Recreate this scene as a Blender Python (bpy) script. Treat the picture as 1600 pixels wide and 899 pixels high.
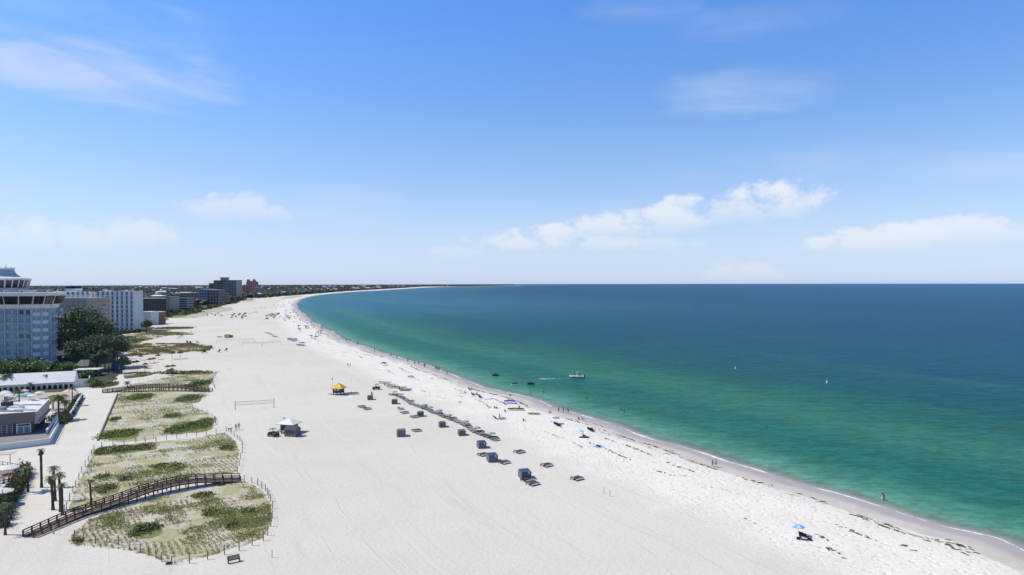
import bpy, bmesh, math, random
import numpy as np
from mathutils import Vector, Matrix
R_ = math.radians
for o in list(bpy.data.objects): bpy.data.objects.remove(o)
scene = bpy.context.scene
COL = scene.collection
random.seed(7); RNG = np.random.default_rng(11)

# ------------------------------------------------------------------ camera
H = 40.0; F = 1066.7; PITCH = 8.8/F; ROLL = 0.0023
CAM = Vector((0, 0, H))
Rv = Vector((math.cos(ROLL), 0, -math.sin(ROLL)))
Fv = Vector((0, math.cos(PITCH), -math.sin(PITCH))); Fv = (Fv - Rv*Fv.dot(Rv)).normalized()
Uv = Rv.cross(Fv).normalized()
cd = bpy.data.cameras.new('camera'); cam = bpy.data.objects.new('camera', cd); COL.objects.link(cam)
m = Matrix.Identity(4)
for i in range(3):
    m[i][0] = Rv[i]; m[i][1] = Uv[i]; m[i][2] = -Fv[i]; m[i][3] = CAM[i]
cam.matrix_world = m
cd.sensor_width = 36; cd.lens = 24.0; cd.clip_start = 1; cd.clip_end = 120000
scene.camera = cam
scene.render.resolution_x = 1024; scene.render.resolution_y = 575

# ------------------------------------------------------------------ light
SUN_EL = 52.0; SUN_AZ = -90.0          # azimuth from +Y towards +X (sun stands to the left, square to the view)
sd_ = Vector((math.sin(R_(SUN_AZ))*math.cos(R_(SUN_EL)), math.cos(R_(SUN_AZ))*math.cos(R_(SUN_EL)), math.sin(R_(SUN_EL))))
sl_ = bpy.data.lights.new('sun', 'SUN'); sl_.energy = 3.9; sl_.angle = R_(0.5); sl_.color = (1.0, 0.925, 0.81)
so = bpy.data.objects.new('sun', sl_); COL.objects.link(so); so.location = (0, 0, 200)
so.rotation_euler = sd_.to_track_quat('Z', 'Y').to_euler()
scene.view_settings.view_transform = 'Standard'; scene.view_settings.look = 'None'
scene.view_settings.exposure = 0.0; scene.view_settings.gamma = 1.0

world = bpy.data.worlds.new('World'); scene.world = world; world.use_nodes = True
wn = world.node_tree.nodes; wl = world.node_tree.links
def sock(nt, s, v):
    if isinstance(v, (int, float)): s.default_value = v
    elif isinstance(v, (tuple, list)): s.default_value = v
    else: nt.links.new(v, s)
def M_(nt, op, a, b=None, c=None, clamp=False):
    n = nt.nodes.new('ShaderNodeMath'); n.operation = op; n.use_clamp = clamp
    sock(nt, n.inputs[0], a)
    if b is not None: sock(nt, n.inputs[1], b)
    if c is not None: sock(nt, n.inputs[2], c)
    return n.outputs[0]
def SM(nt, v, lo, hi, a=0.0, b=1.0):
    n = nt.nodes.new('ShaderNodeMapRange'); n.interpolation_type = 'SMOOTHSTEP'
    sock(nt, n.inputs['Value'], v); n.inputs['From Min'].default_value = lo; n.inputs['From Max'].default_value = hi
    n.inputs['To Min'].default_value = a; n.inputs['To Max'].default_value = b
    return n.outputs['Result']
def MIX(nt, f, a, b):
    n = nt.nodes.new('ShaderNodeMix'); n.data_type = 'RGBA'
    sock(nt, n.inputs[0], f)
    for i, v in ((6, a), (7, b)):
        if isinstance(v, (tuple, list)): n.inputs[i].default_value = (*v[:3], 1)
        else: nt.links.new(v, n.inputs[i])
    return n.outputs[2]
def NOISE(nt, vec, scale, detail=3, rough=0.5, dist=0.0):
    n = nt.nodes.new('ShaderNodeTexNoise'); n.inputs['Scale'].default_value = scale
    n.inputs['Detail'].default_value = detail; n.inputs['Roughness'].default_value = rough
    n.inputs['Distortion'].default_value = dist
    if vec is not None: nt.links.new(vec, n.inputs['Vector'])
    return n.outputs['Fac']
def COMB(nt, x, y, z=0.0):
    n = nt.nodes.new('ShaderNodeCombineXYZ')
    sock(nt, n.inputs[0], x); sock(nt, n.inputs[1], y); sock(nt, n.inputs[2], z); return n.outputs[0]

def build_world():
    nt = world.node_tree; bg = wn['Background']
    sky = wn.new('ShaderNodeTexSky'); sky.sky_type = 'NISHITA'; sky.sun_disc = False
    sky.sun_elevation = R_(SUN_EL); sky.sun_rotation = R_(SUN_AZ)
    sky.altitude = 0; sky.air_density = 1.0; sky.dust_density = 0.35; sky.ozone_density = 2.2
    tc = wn.new('ShaderNodeTexCoord'); sp = wn.new('ShaderNodeSeparateXYZ'); wl.new(tc.outputs['Generated'], sp.inputs[0])
    X, Y, Z = sp.outputs
    u = M_(nt, 'MULTIPLY', M_(nt, 'ARCTAN2', X, Y), 1000.0)
    v = M_(nt, 'MULTIPLY', M_(nt, 'ARCSINE', Z), 1000.0)
    # a clean deep-blue gradient: violet-ish pale haze towards the horizon
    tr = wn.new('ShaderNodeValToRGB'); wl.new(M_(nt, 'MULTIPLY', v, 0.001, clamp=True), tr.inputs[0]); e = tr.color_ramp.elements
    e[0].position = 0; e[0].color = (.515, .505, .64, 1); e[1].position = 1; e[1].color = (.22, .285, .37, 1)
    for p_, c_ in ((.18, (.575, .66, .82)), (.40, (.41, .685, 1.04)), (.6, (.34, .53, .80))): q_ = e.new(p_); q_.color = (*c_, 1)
    col = sky.outputs[0]
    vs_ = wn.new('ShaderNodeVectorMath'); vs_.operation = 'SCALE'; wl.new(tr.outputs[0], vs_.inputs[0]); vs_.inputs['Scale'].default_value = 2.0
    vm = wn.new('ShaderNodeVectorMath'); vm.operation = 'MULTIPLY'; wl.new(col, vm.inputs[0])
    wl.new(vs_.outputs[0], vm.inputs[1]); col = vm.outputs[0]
    hz = SM(nt, v, -20.0, 190.0, 0.62, 0.0)
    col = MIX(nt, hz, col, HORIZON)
    # soft cirrus
    nc = NOISE(nt, COMB(nt, M_(nt, 'MULTIPLY', u, 0.0022), M_(nt, 'MULTIPLY', v, 0.009), 3.0), 1.3, 5, 0.55, 0.7)
    nc2 = NOISE(nt, COMB(nt, M_(nt, 'MULTIPLY', u, 0.006), M_(nt, 'MULTIPLY', M_(nt, 'ADD', v, M_(nt, 'MULTIPLY', u, .12)), 0.022), 8.0), 1.0, 4, 0.5, 0.8)
    nb = NOISE(nt, COMB(nt, M_(nt, 'MULTIPLY', u, 0.030), M_(nt, 'MULTIPLY', v, 0.042), 1.7), 1.0, 7, 0.6, 0.15)
    nbs = NOISE(nt, COMB(nt, M_(nt, 'MULTIPLY', u, 0.0065), M_(nt, 'MULTIPLY', v, 0.011), 5.1), 1.0, 3, 0.5, 0.2)
    def puff(px, py, rx, ry):
        u0 = math.atan((px-800)/F)*1000; v0 = (441-py)/F*1000*math.cos(math.atan((px-800)/F)); 
        k = math.cos(math.atan((px-800)/F))
        rx = 1.22*rx/F*1000*k*k; ry = 1.25*ry/F*1000*k
        dx = M_(nt, 'MULTIPLY', M_(nt, 'SUBTRACT', u, u0), 1/rx)
        dy = M_(nt, 'MULTIPLY', M_(nt, 'SUBTRACT', v, v0), 1/ry)
        # fuller above the centre, fading below
        d2 = M_(nt, 'ADD', M_(nt, 'MULTIPLY', dx, dx), M_(nt, 'MULTIPLY', dy, dy))
        return M_(nt, 'SUBTRACT', 1.0, d2), SM(nt, dy, -1.0, 0.35)
    cir = None
    for (px, py, rx, ry, s) in [(170, 118, 190, 42, .8), (60, 112, 170, 34, .6), (60, 40, 260, 60, .35), (210, 135, 90, 26, .6), (1150, 155, 130, 32, .55),
                                (1000, 36, 80, 18, .3), (1560, 258, 260, 26, .5), (1180, 52, 120, 22, .22), (540, 326, 90, 34, .3), (1330, 260, 260, 30, .25),
                                (350, 345, 130, 50, .35), (700, 395, 200, 26, .3), (1240, 390, 200, 26, .2), (10, 300, 60, 14, .25)]:
        g, _ = puff(px, py, rx, ry)
        g = M_(nt, 'MULTIPLY', M_(nt, 'MULTIPLY', SM(nt, M_(nt, 'ADD', g, M_(nt, 'MULTIPLY', M_(nt, 'SUBTRACT', nc2, 0.5), 3.2)), -0.3, 1.5), s*.98), SM(nt, nc, 0.3, 0.68, 0.1, 1.2))
        cir = g if cir is None else M_(nt, 'MAXIMUM', cir, g)
    cum = None
    for (px, py, rx, ry, s) in [(45, 370, 62, 26, .55), (130, 374, 60, 22, .5), (195, 368, 66, 25, .6), (360, 326, 62, 22, .55), (312, 324, 40, 14, .35), (420, 334, 34, 14, .4),
                                (800, 381, 74, 20, .75), (868, 368, 48, 17, .85), (960, 356, 66, 20, .85), (1030, 344, 62, 28, .85), (1066, 318, 34, 18, .95), (1190, 322, 92, 34, .9),
                                (1205, 306, 56, 22, .95), (1255, 324, 34, 18, .7), (952, 384, 46, 13, .55), (1365, 380, 90, 20, .8), (1425, 372, 50, 20, .85), (1490, 370, 56, 22, .7),
                                (1525, 358, 56, 20, .85), (1590, 366, 60, 18, .7), (1150, 428, 60, 14, .35), (720, 395, 50, 12, .3), (1035, 384, 50, 12, .3),
                                (-150, 360, 90, 30, .6), (1760, 350, 100, 26, .7), (-420, 340, 90, 30, .6), (2050, 330, 120, 40, .7)]:
        g, fade = puff(px, py, rx, ry)
        gg = M_(nt, 'ADD', g, M_(nt, 'ADD', M_(nt, 'MULTIPLY', M_(nt, 'SUBTRACT', nb, 0.5), 3.8), M_(nt, 'MULTIPLY', M_(nt, 'SUBTRACT', nbs, 0.5), 3.0)))
        a = M_(nt, 'MULTIPLY', M_(nt, 'MULTIPLY', M_(nt, 'MULTIPLY', SM(nt, gg, -0.1, 0.95), SM(nt, g, -0.75, 0.0)), fade), min(1, s*1.1))
        cum = a if cum is None else M_(nt, 'MAXIMUM', cum, a)
    col = MIX(nt, M_(nt, 'MULTIPLY', cir, 0.85, clamp=True), col, CLOUD_C)
    col = MIX(nt, M_(nt, 'MULTIPLY', cum, 0.92, clamp=True), col, CLOUD_W)
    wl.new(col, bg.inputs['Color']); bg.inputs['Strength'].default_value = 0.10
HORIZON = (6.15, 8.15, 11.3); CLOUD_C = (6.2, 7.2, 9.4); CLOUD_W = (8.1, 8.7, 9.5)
build_world()

# ------------------------------------------------------------------ projection helpers (camera fixed above; used only to read ground positions)
RE = 7.3e6
def curv(x, y): return -(x*x+y*y)/(2*RE)
def ray(px, py): return (Fv + Rv*((px-800)/F) + Uv*((449.5-py)/F))
def G(px, py, z=0.0):
    d = ray(px, py); c = 0.0
    for _ in range(12):
        t = (z + c - H)/d.z if d.z < -1e-6 else 30000
        t = min(max(t, 1), 40000); c = curv(d.x*t, d.y*t)
    return Vector((d.x*t, d.y*t, z + c))
def P(px, py, dist): return CAM + ray(px, py)*dist
def zat(px, py, x, y):
    # height of the point above (x,y) that shows at row py
    d = (Vector((x, y, H)) - CAM).dot(Fv); return P(px, py, d).z
def proj(x, y, z):
    dx, dy, dz = x, y, z-H
    w = dx*Fv.x+dy*Fv.y+dz*Fv.z; w = np.where(np.abs(w) < 1e-3, 1e-3, w)
    return 800+F*(dx*Rv.x+dy*Rv.y+dz*Rv.z)/w, 449.5-F*(dx*Uv.x+dy*Uv.y+dz*Uv.z)/w, w

SHZ = -0.8
shore_px = [(1600, 871), (1546, 845), (1472, 827), (1386, 799), (1350, 788), (1305, 774), (1233, 754), (1181, 738.5), (1134, 722), (1105, 709), (1062, 695), (1031, 687),
            (1000, 677.6), (972, 668), (947, 659), (919, 651), (889, 643), (862, 635), (846, 629), (822, 621), (797, 615), (768, 607.5), (740, 599), (721, 592), (700, 583.5),
            (687, 580), (650, 568), (600, 552.5), (587, 547.5), (553, 537), (528, 525), (504, 512.5), (490, 504), (480, 496), (470, 488), (465, 483), (463, 478), (464, 473.5),
            (467, 470), (473, 467), (485, 463.7), (500, 461), (520, 459), (540, 457.2), (560, 455.8), (580, 454.7), (600, 453.6), (630, 451.8), (660, 449.8), (690, 448.6),
            (720, 448), (750, 447.5), (780, 447.1), (816, 446.4)]
shore = [G(a, b, SHZ) for a, b in shore_px]
shore = [(p.x, p.y) for p in shore]
d0 = np.array(shore[0])-np.array(shore[3]); d0 = d0/np.linalg.norm(d0)
shore = [tuple(np.array(shore[0])+d0*3000), tuple(np.array(shore[0])+d0*300)] + shore
lx, ly = shore[-1]
shore += [(lx-600, ly+700), (-1500, 11500), (-3500, 16000), (-7000, 60000)]
SH = np.array(shore)
WATERPOLY = np.vstack([SH, [(90000, 60000), (90000, SH[0][1]-100)]])
SEG = np.concatenate([[0], np.cumsum(np.linalg.norm(np.diff(SH, axis=0), axis=1))]) - 3000.0
def inpoly(x, y, poly):
    x = np.asarray(x, float); y = np.asarray(y, float); c = np.zeros(x.shape, bool)
    n = len(poly)
    for i in range(n):
        x0, y0 = poly[i]; x1, y1 = poly[(i+1) % n]
        if y0 == y1: continue
        cond = ((y0 > y) != (y1 > y)) & (x < (x1-x0)*(y-y0)/(y1-y0)+x0)
        c ^= cond
    return c
def shore_field(x, y):
    x = np.asarray(x, float); y = np.asarray(y, float)
    best = np.full(x.shape, 1e12); sl = np.zeros(x.shape)
    for i in range(len(SH)-1):
        a = SH[i]; b = SH[i+1]; d = b-a; L = np.hypot(*d)
        t = np.clip(((x-a[0])*d[0]+(y-a[1])*d[1])/(L*L), 0, 1)
        dd = (x-a[0]-t*d[0])**2+(y-a[1]-t*d[1])**2
        m_ = dd < best; best = np.where(m_, dd, best); sl = np.where(m_, SEG[i]+t*L, sl)
    s = np.sqrt(best); s = np.where(inpoly(x, y, WATERPOLY), -s, s)
    fade = np.exp(-np.abs(s)/60)
    s = s + fade*(0.9*np.sin(sl/19.0)+0.55*np.sin(sl/8.3+1.3)+0.3*np.sin(sl/3.9+0.4)+0.9*np.sin(sl/47+2))
    return s, sl
def height(x, y, sd):
    land = np.interp(sd, [-200, -30, 0, 5, 9, 12, 30], [-6, -2.0, SHZ, -0.42, -0.2, 0.0, 0.0])
    return land + curv(x, y)
def gz(x, y):
    s, _ = shore_field(np.array([x]), np.array([y])); return float(height(x, y, s[0]))
def GG(px, py):
    # ground point including the slope of the beach face
    p = G(px, py)
    for _ in range(3):
        z = gz(p.x, p.y) - curv(p.x, p.y); p = G(px, py, z)
    return p
def seaG(px, py): return G(px, py, SHZ)

# ------------------------------------------------------------------ materials
def newmat(name):
    m_ = bpy.data.materials.new(name); m_.use_nodes = True
    return m_, m_.node_tree, m_.node_tree.nodes['Principled BSDF']
MATS = {}
def mat(name, col, rough=0.7, var=0.12, scale=1.5, spec=0.3, metal=0.0, bump=0.0, stretch=None, attr=None):
    if name in MATS: return MATS[name]
    m_, nt, b = newmat(name)
    tc = nt.nodes.new('ShaderNodeTexCoord'); vec = tc.outputs['Object']
    if stretch:
        mp = nt.nodes.new('ShaderNodeMapping'); mp.inputs['Scale'].default_value = stretch; nt.links.new(vec, mp.inputs[0]); vec = mp.outputs[0]
    n1 = NOISE(nt, vec, scale, 5, 0.6)
    n2 = NOISE(nt, vec, scale*0.17, 2, 0.5)
    f = M_(nt, 'ADD', M_(nt, 'MULTIPLY', n1, 0.6), M_(nt, 'MULTIPLY', n2, 0.4))
    a = tuple(max(0, c*(1-var*1.6)) for c in col); c2 = tuple(min(1, c*(1+var*1.4)) for c in col)
    out = MIX(nt, SM(nt, f, 0.3, 0.7), a, c2)
    if attr:
        at = nt.nodes.new('ShaderNodeAttribute'); at.attribute_name = attr
        vm = nt.nodes.new('ShaderNodeVectorMath'); vm.operation = 'MULTIPLY'
        nt.links.new(out, vm.inputs[0]); nt.links.new(at.outputs['Color'], vm.inputs[1]); out = vm.outputs[0]
    nt.links.new(out, b.inputs['Base Color'])
    b.inputs['Roughness'].default_value = rough; b.inputs['Specular IOR Level'].default_value = spec; b.inputs['Metallic'].default_value = metal
    if bump:
        bn = nt.nodes.new('ShaderNodeBump'); bn.inputs['Strength'].default_value = 0.6; bn.inputs['Distance'].default_value = bump
        nt.links.new(n1, bn.inputs['Height']); nt.links.new(bn.outputs[0], b.inputs['Normal'])
    MATS[name] = m_; return m_

def attr_node(nt, name):
    a = nt.nodes.new('ShaderNodeAttribute'); a.attribute_name = name; return a.outputs['Fac']
def make_ground_mat():
    m_, nt, b = newmat('sand_ground')
    geo = nt.nodes.new('ShaderNodeNewGeometry'); pos = geo.outputs['Position']
    sd = attr_node(nt, 'sd'); sl = attr_node(nt, 'sl'); veg = attr_node(nt, 'veg'); shr = attr_node(nt, 'shrub'); town = attr_node(nt, 'town')
    pave = attr_node(nt, 'pave')
    big = NOISE(nt, pos, 0.012, 4, 0.55); mid = NOISE(nt, pos, 0.11, 4, 0.6); fine = NOISE(nt, pos, 1.1, 3, 0.6); grain = NOISE(nt, pos, 4.0, 2, 0.6)
    base = MIX(nt, SM(nt, big, 0.35, 0.65), (0.655, 0.635, 0.60), (0.715, 0.70, 0.675))
    base = MIX(nt, SM(nt, mid, 0.35, 0.7, 0, 0.35), base, (0.75, 0.74, 0.72))
    # raked / driven streaks running with the beach
    sv = COMB(nt, M_(nt, 'MULTIPLY', sl, 0.010), M_(nt, 'MULTIPLY', sd, 0.34), 0)
    streak = NOISE(nt, sv, 1.0, 4, 0.6, 0.35)
    base = MIX(nt, SM(nt, streak, 0.56, 0.72, 0, 0.30), base, (0.55, 0.53, 0.50))
    base = MIX(nt, SM(nt, streak, 0.42, 0.30, 0, 0.30), base, (0.80, 0.79, 0.78))
    # wheel ruts: thin lines
    sv2 = COMB(nt, M_(nt, 'MULTIPLY', sl, 0.0045), M_(nt, 'MULTIPLY', sd, 0.06), 7.0)
    rut = NOISE(nt, sv2, 1.0, 2, 0.4, 0.3)
    rr = M_(nt, 'ABSOLUTE', M_(nt, 'SUBTRACT', M_(nt, 'FRACT', M_(nt, 'MULTIPLY', rut, 9.0)), 0.5))
    rutm = M_(nt, 'MULTIPLY', SM(nt, rr, 0.05, 0.0, 0, 0.34), SM(nt, mid, 0.4, 0.62))
    base = MIX(nt, rutm, base, (0.52, 0.50, 0.47))
    sv3 = NOISE(nt, pos, 0.02, 2, 0.5, 0.6)
    rr3 = M_(nt, 'ABSOLUTE', M_(nt, 'SUBTRACT', M_(nt, 'FRACT', M_(nt, 'MULTIPLY', sv3, 14.0)), 0.5))
    rut3 = M_(nt, 'MULTIPLY', SM(nt, rr3, 0.035, 0.0, 0, 0.14), SM(nt, big, 0.45, 0.6))
    base = MIX(nt, rut3, base, (0.54, 0.52, 0.49))
    # paired wheel tracks crossing the beach, pale pressed sand with darker rims
    for (ang, off, wv_, k_) in ((0.42, 3.0, 26.0, .5), (-0.28, 21.0, 47.0, .42), (1.15, 9.0, 61.0, .38), (0.95, 40.0, 83.0, .4)):
        mpn = nt.nodes.new('ShaderNodeMapping'); nt.links.new(pos, mpn.inputs[0]); mpn.inputs['Rotation'].default_value = (0, 0, ang); sp_ = nt.nodes.new('ShaderNodeSeparateXYZ'); nt.links.new(mpn.outputs[0], sp_.inputs[0])
        cv = M_(nt, 'ADD', M_(nt, 'ADD', sp_.outputs[1], off), M_(nt, 'MULTIPLY', M_(nt, 'SINE', M_(nt, 'MULTIPLY', sp_.outputs[0], 1/37.0)), 5.5))
        q_ = M_(nt, 'ABSOLUTE', M_(nt, 'SUBTRACT', M_(nt, 'MULTIPLY', M_(nt, 'FRACT', M_(nt, 'DIVIDE', cv, wv_)), wv_), wv_/2))
        tw = M_(nt, 'ABSOLUTE', M_(nt, 'SUBTRACT', q_, 0.9))
        gate = SM(nt, NOISE(nt, COMB(nt, M_(nt, 'MULTIPLY', sp_.outputs[0], .02), off, 0), 1.0, 2, .5), .42, .56)
        base = MIX(nt, M_(nt, 'MULTIPLY', M_(nt, 'MULTIPLY', SM(nt, tw, 0.55, 0.3), gate), k_*.55), base, (0.54, 0.52, 0.50))
        base = MIX(nt, M_(nt, 'MULTIPLY', M_(nt, 'MULTIPLY', SM(nt, tw, 0.26, 0.1), gate), k_), base, (0.80, 0.79, 0.77))
    dirt = NOISE(nt, pos, 0.035, 5, 0.7, 0.5)
    base = MIX(nt, SM(nt, dirt, 0.56, 0.70, 0, 0.35), base, (0.58, 0.56, 0.53))
    # trampled pock marks
    vor = nt.nodes.new('ShaderNodeTexVoronoi'); vor.inputs['Scale'].default_value = 0.75; nt.links.new(pos, vor.inputs['Vector'])
    pock = SM(nt, vor.outputs['Distance'], 0.10, 0.42)
    zone = M_(nt, 'MULTIPLY', SM(nt, sd, 6.0, 9.5), SM(nt, M_(nt, 'ADD', sd, M_(nt, 'MULTIPLY', mid, 14.0)), 48.0, 32.0))
    base = MIX(nt, zone, base, MIX(nt, SM(nt, mid, 0.3, 0.7), (0.85, 0.84, 0.83), (0.79, 0.775, 0.765)))
    base = MIX(nt, M_(nt, 'MULTIPLY', zone, M_(nt, 'MULTIPLY', SM(nt, fine, 0.56, 0.68), 0.55)), base, (0.50, 0.475, 0.46))
    base = MIX(nt, M_(nt, 'MULTIPLY', SM(nt, grain, 0.42, 0.70), 0.30), base, (0.50, 0.48, 0.45))
    base = MIX(nt, SM(nt, fine, 0.60, 0.74, 0, 0.22), base, (0.50, 0.48, 0.45))
    # old high-water lines of weed
    def line(center, width, thr, colr, k, zz):
        w = NOISE(nt, COMB(nt, M_(nt, 'MULTIPLY', sl, 0.05), 0.0, zz), 1.0, 3, 0.5)
        d = M_(nt, 'ABSOLUTE', M_(nt, 'SUBTRACT', M_(nt, 'ADD', sd, M_(nt, 'MULTIPLY', w, 10.0)), center+5.0))
        br = NOISE(nt, COMB(nt, M_(nt, 'MULTIPLY', sl, 0.35), M_(nt, 'MULTIPLY', sd, 0.9), zz), 1.0, 4, 0.7)
        return M_(nt, 'MULTIPLY', M_(nt, 'MULTIPLY', SM(nt, d, width, 0.0), SM(nt, br, thr, thr+0.08)), k)
    base = MIX(nt, line(18.0, 1.2, 0.56, None, 0.75, 2.0), base, (0.22, 0.19, 0.15))
    base = MIX(nt, line(27.0, 1.6, 0.58, None, 0.6, 9.0), base, (0.30, 0.27, 0.22))
    base = MIX(nt, line(8.4, 0.9, 0.48, None, 0.85, 4.0), base, (0.12, 0.10, 0.075))
    # damp and wet sand
    e1 = M_(nt, 'ADD', sd, M_(nt, 'MULTIPLY', M_(nt, 'SUBTRACT', NOISE(nt, COMB(nt, M_(nt, 'MULTIPLY', sl, 0.045), 0.0, 1.0), 1.0, 5, 0.7), 0.5), 8.5))
    dampc = MIX(nt, SM(nt, mid, 0.3, 0.7), (0.56, 0.525, 0.50), (0.64, 0.605, 0.58))
    dampc = MIX(nt, SM(nt, fine, 0.6, 0.72, 0, 0.35), dampc, (0.30, 0.26, 0.22))
    base = MIX(nt, SM(nt, e1, 8.2, 7.5), base, dampc)
    e2 = M_(nt, 'ADD', sd, M_(nt, 'MULTIPLY', M_(nt, 'SUBTRACT', NOISE(nt, COMB(nt, M_(nt, 'MULTIPLY', sl, 0.08), 0.0, 5.0), 1.0, 3, 0.6), 0.5), 4.0))
    wet = SM(nt, e2, 5.2, 2.0)
    base = MIX(nt, wet, base, (0.44, 0.415, 0.43))
    # paved promenade, pale concrete
    slabs = nt.nodes.new('ShaderNodeTexBrick'); slabs.inputs['Scale'].default_value = 1.0
    slabs.inputs['Color1'].default_value = (0.68, 0.665, 0.645, 1); slabs.inputs['Color2'].default_value = (0.71, 0.695, 0.675, 1); slabs.inputs['Mortar'].default_value = (0.60, 0.585, 0.565, 1)
    slabs.inputs['Mortar Size'].default_value = 0.03; slabs.inputs['Brick Width'].default_value = 3.0; slabs.inputs['Row Height'].default_value = 3.0; slabs.offset = 0
    nt.links.new(pos, slabs.inputs['Vector'])
    pv = MIX(nt, SM(nt, mid, 0.4, 0.7, 0.0, 0.5), slabs.outputs['Color'], (0.75, 0.735, 0.71))
    base = MIX(nt, pave, base, pv)
    vmc = nt.nodes.new('ShaderNodeVectorMath'); vmc.operation = 'MULTIPLY'; nt.links.new(base, vmc.inputs[0]); vmc.inputs[1].default_value = (1.02, 0.985, 0.885); base = vmc.outputs[0]
    # dune ground
    pn = NOISE(nt, pos, 0.16, 4, 0.65); edge = M_(nt, 'ADD', veg, M_(nt, 'MULTIPLY', M_(nt, 'SUBTRACT', pn, 0.5), 0.5))
    vc = MIX(nt, SM(nt, pn, 0.40, 0.60), (0.60, 0.56, 0.47), (0.44, 0.41, 0.23))
    vc = MIX(nt, SM(nt, fine, 0.48, 0.66, 0, 0.5), vc, (0.27, 0.26, 0.13))
    base = MIX(nt, SM(nt, edge, 0.46, 0.6), base, vc)
    sg = MIX(nt, SM(nt, fine, 0.4, 0.6), (0.16, 0.20, 0.06), (0.26, 0.27, 0.11))
    base = MIX(nt, SM(nt, M_(nt, 'ADD', shr, M_(nt, 'MULTIPLY', M_(nt, 'SUBTRACT', pn, 0.5), 0.8)), 0.42, 0.6), base, sg)
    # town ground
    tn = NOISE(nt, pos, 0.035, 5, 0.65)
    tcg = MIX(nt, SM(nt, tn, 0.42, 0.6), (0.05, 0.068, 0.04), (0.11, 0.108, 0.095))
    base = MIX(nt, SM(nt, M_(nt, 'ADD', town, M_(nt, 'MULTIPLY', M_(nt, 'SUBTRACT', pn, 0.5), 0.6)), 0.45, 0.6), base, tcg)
    nt.links.new(base, b.inputs['Base Color'])
    nt.links.new(M_(nt, 'SUBTRACT', 0.9, M_(nt, 'MULTIPLY', wet, 0.45)), b.inputs['Roughness'])
    b.inputs['Specular IOR Level'].default_value = 0.15
    hb = M_(nt, 'ADD', M_(nt, 'MULTIPLY', fine, 0.8), M_(nt, 'MULTIPLY', pock, M_(nt, 'MULTIPLY', zone, 0.8)))
    hb = M_(nt, 'ADD', hb, M_(nt, 'MULTIPLY', grain, 0.25))
    hb = M_(nt, 'SUBTRACT', hb, M_(nt, 'MULTIPLY', M_(nt, 'ADD', rutm, rut3), 0.6))
    hb = M_(nt, 'MULTIPLY', hb, M_(nt, 'SUBTRACT', 1.0, wet))
    bn = nt.nodes.new('ShaderNodeBump'); bn.inputs['Strength'].default_value = 0.7; bn.inputs['Distance'].default_value = 0.18
    nt.links.new(hb, bn.inputs['Height']); nt.links.new(bn.outputs[0], b.inputs['Normal'])
    return m_
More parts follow.
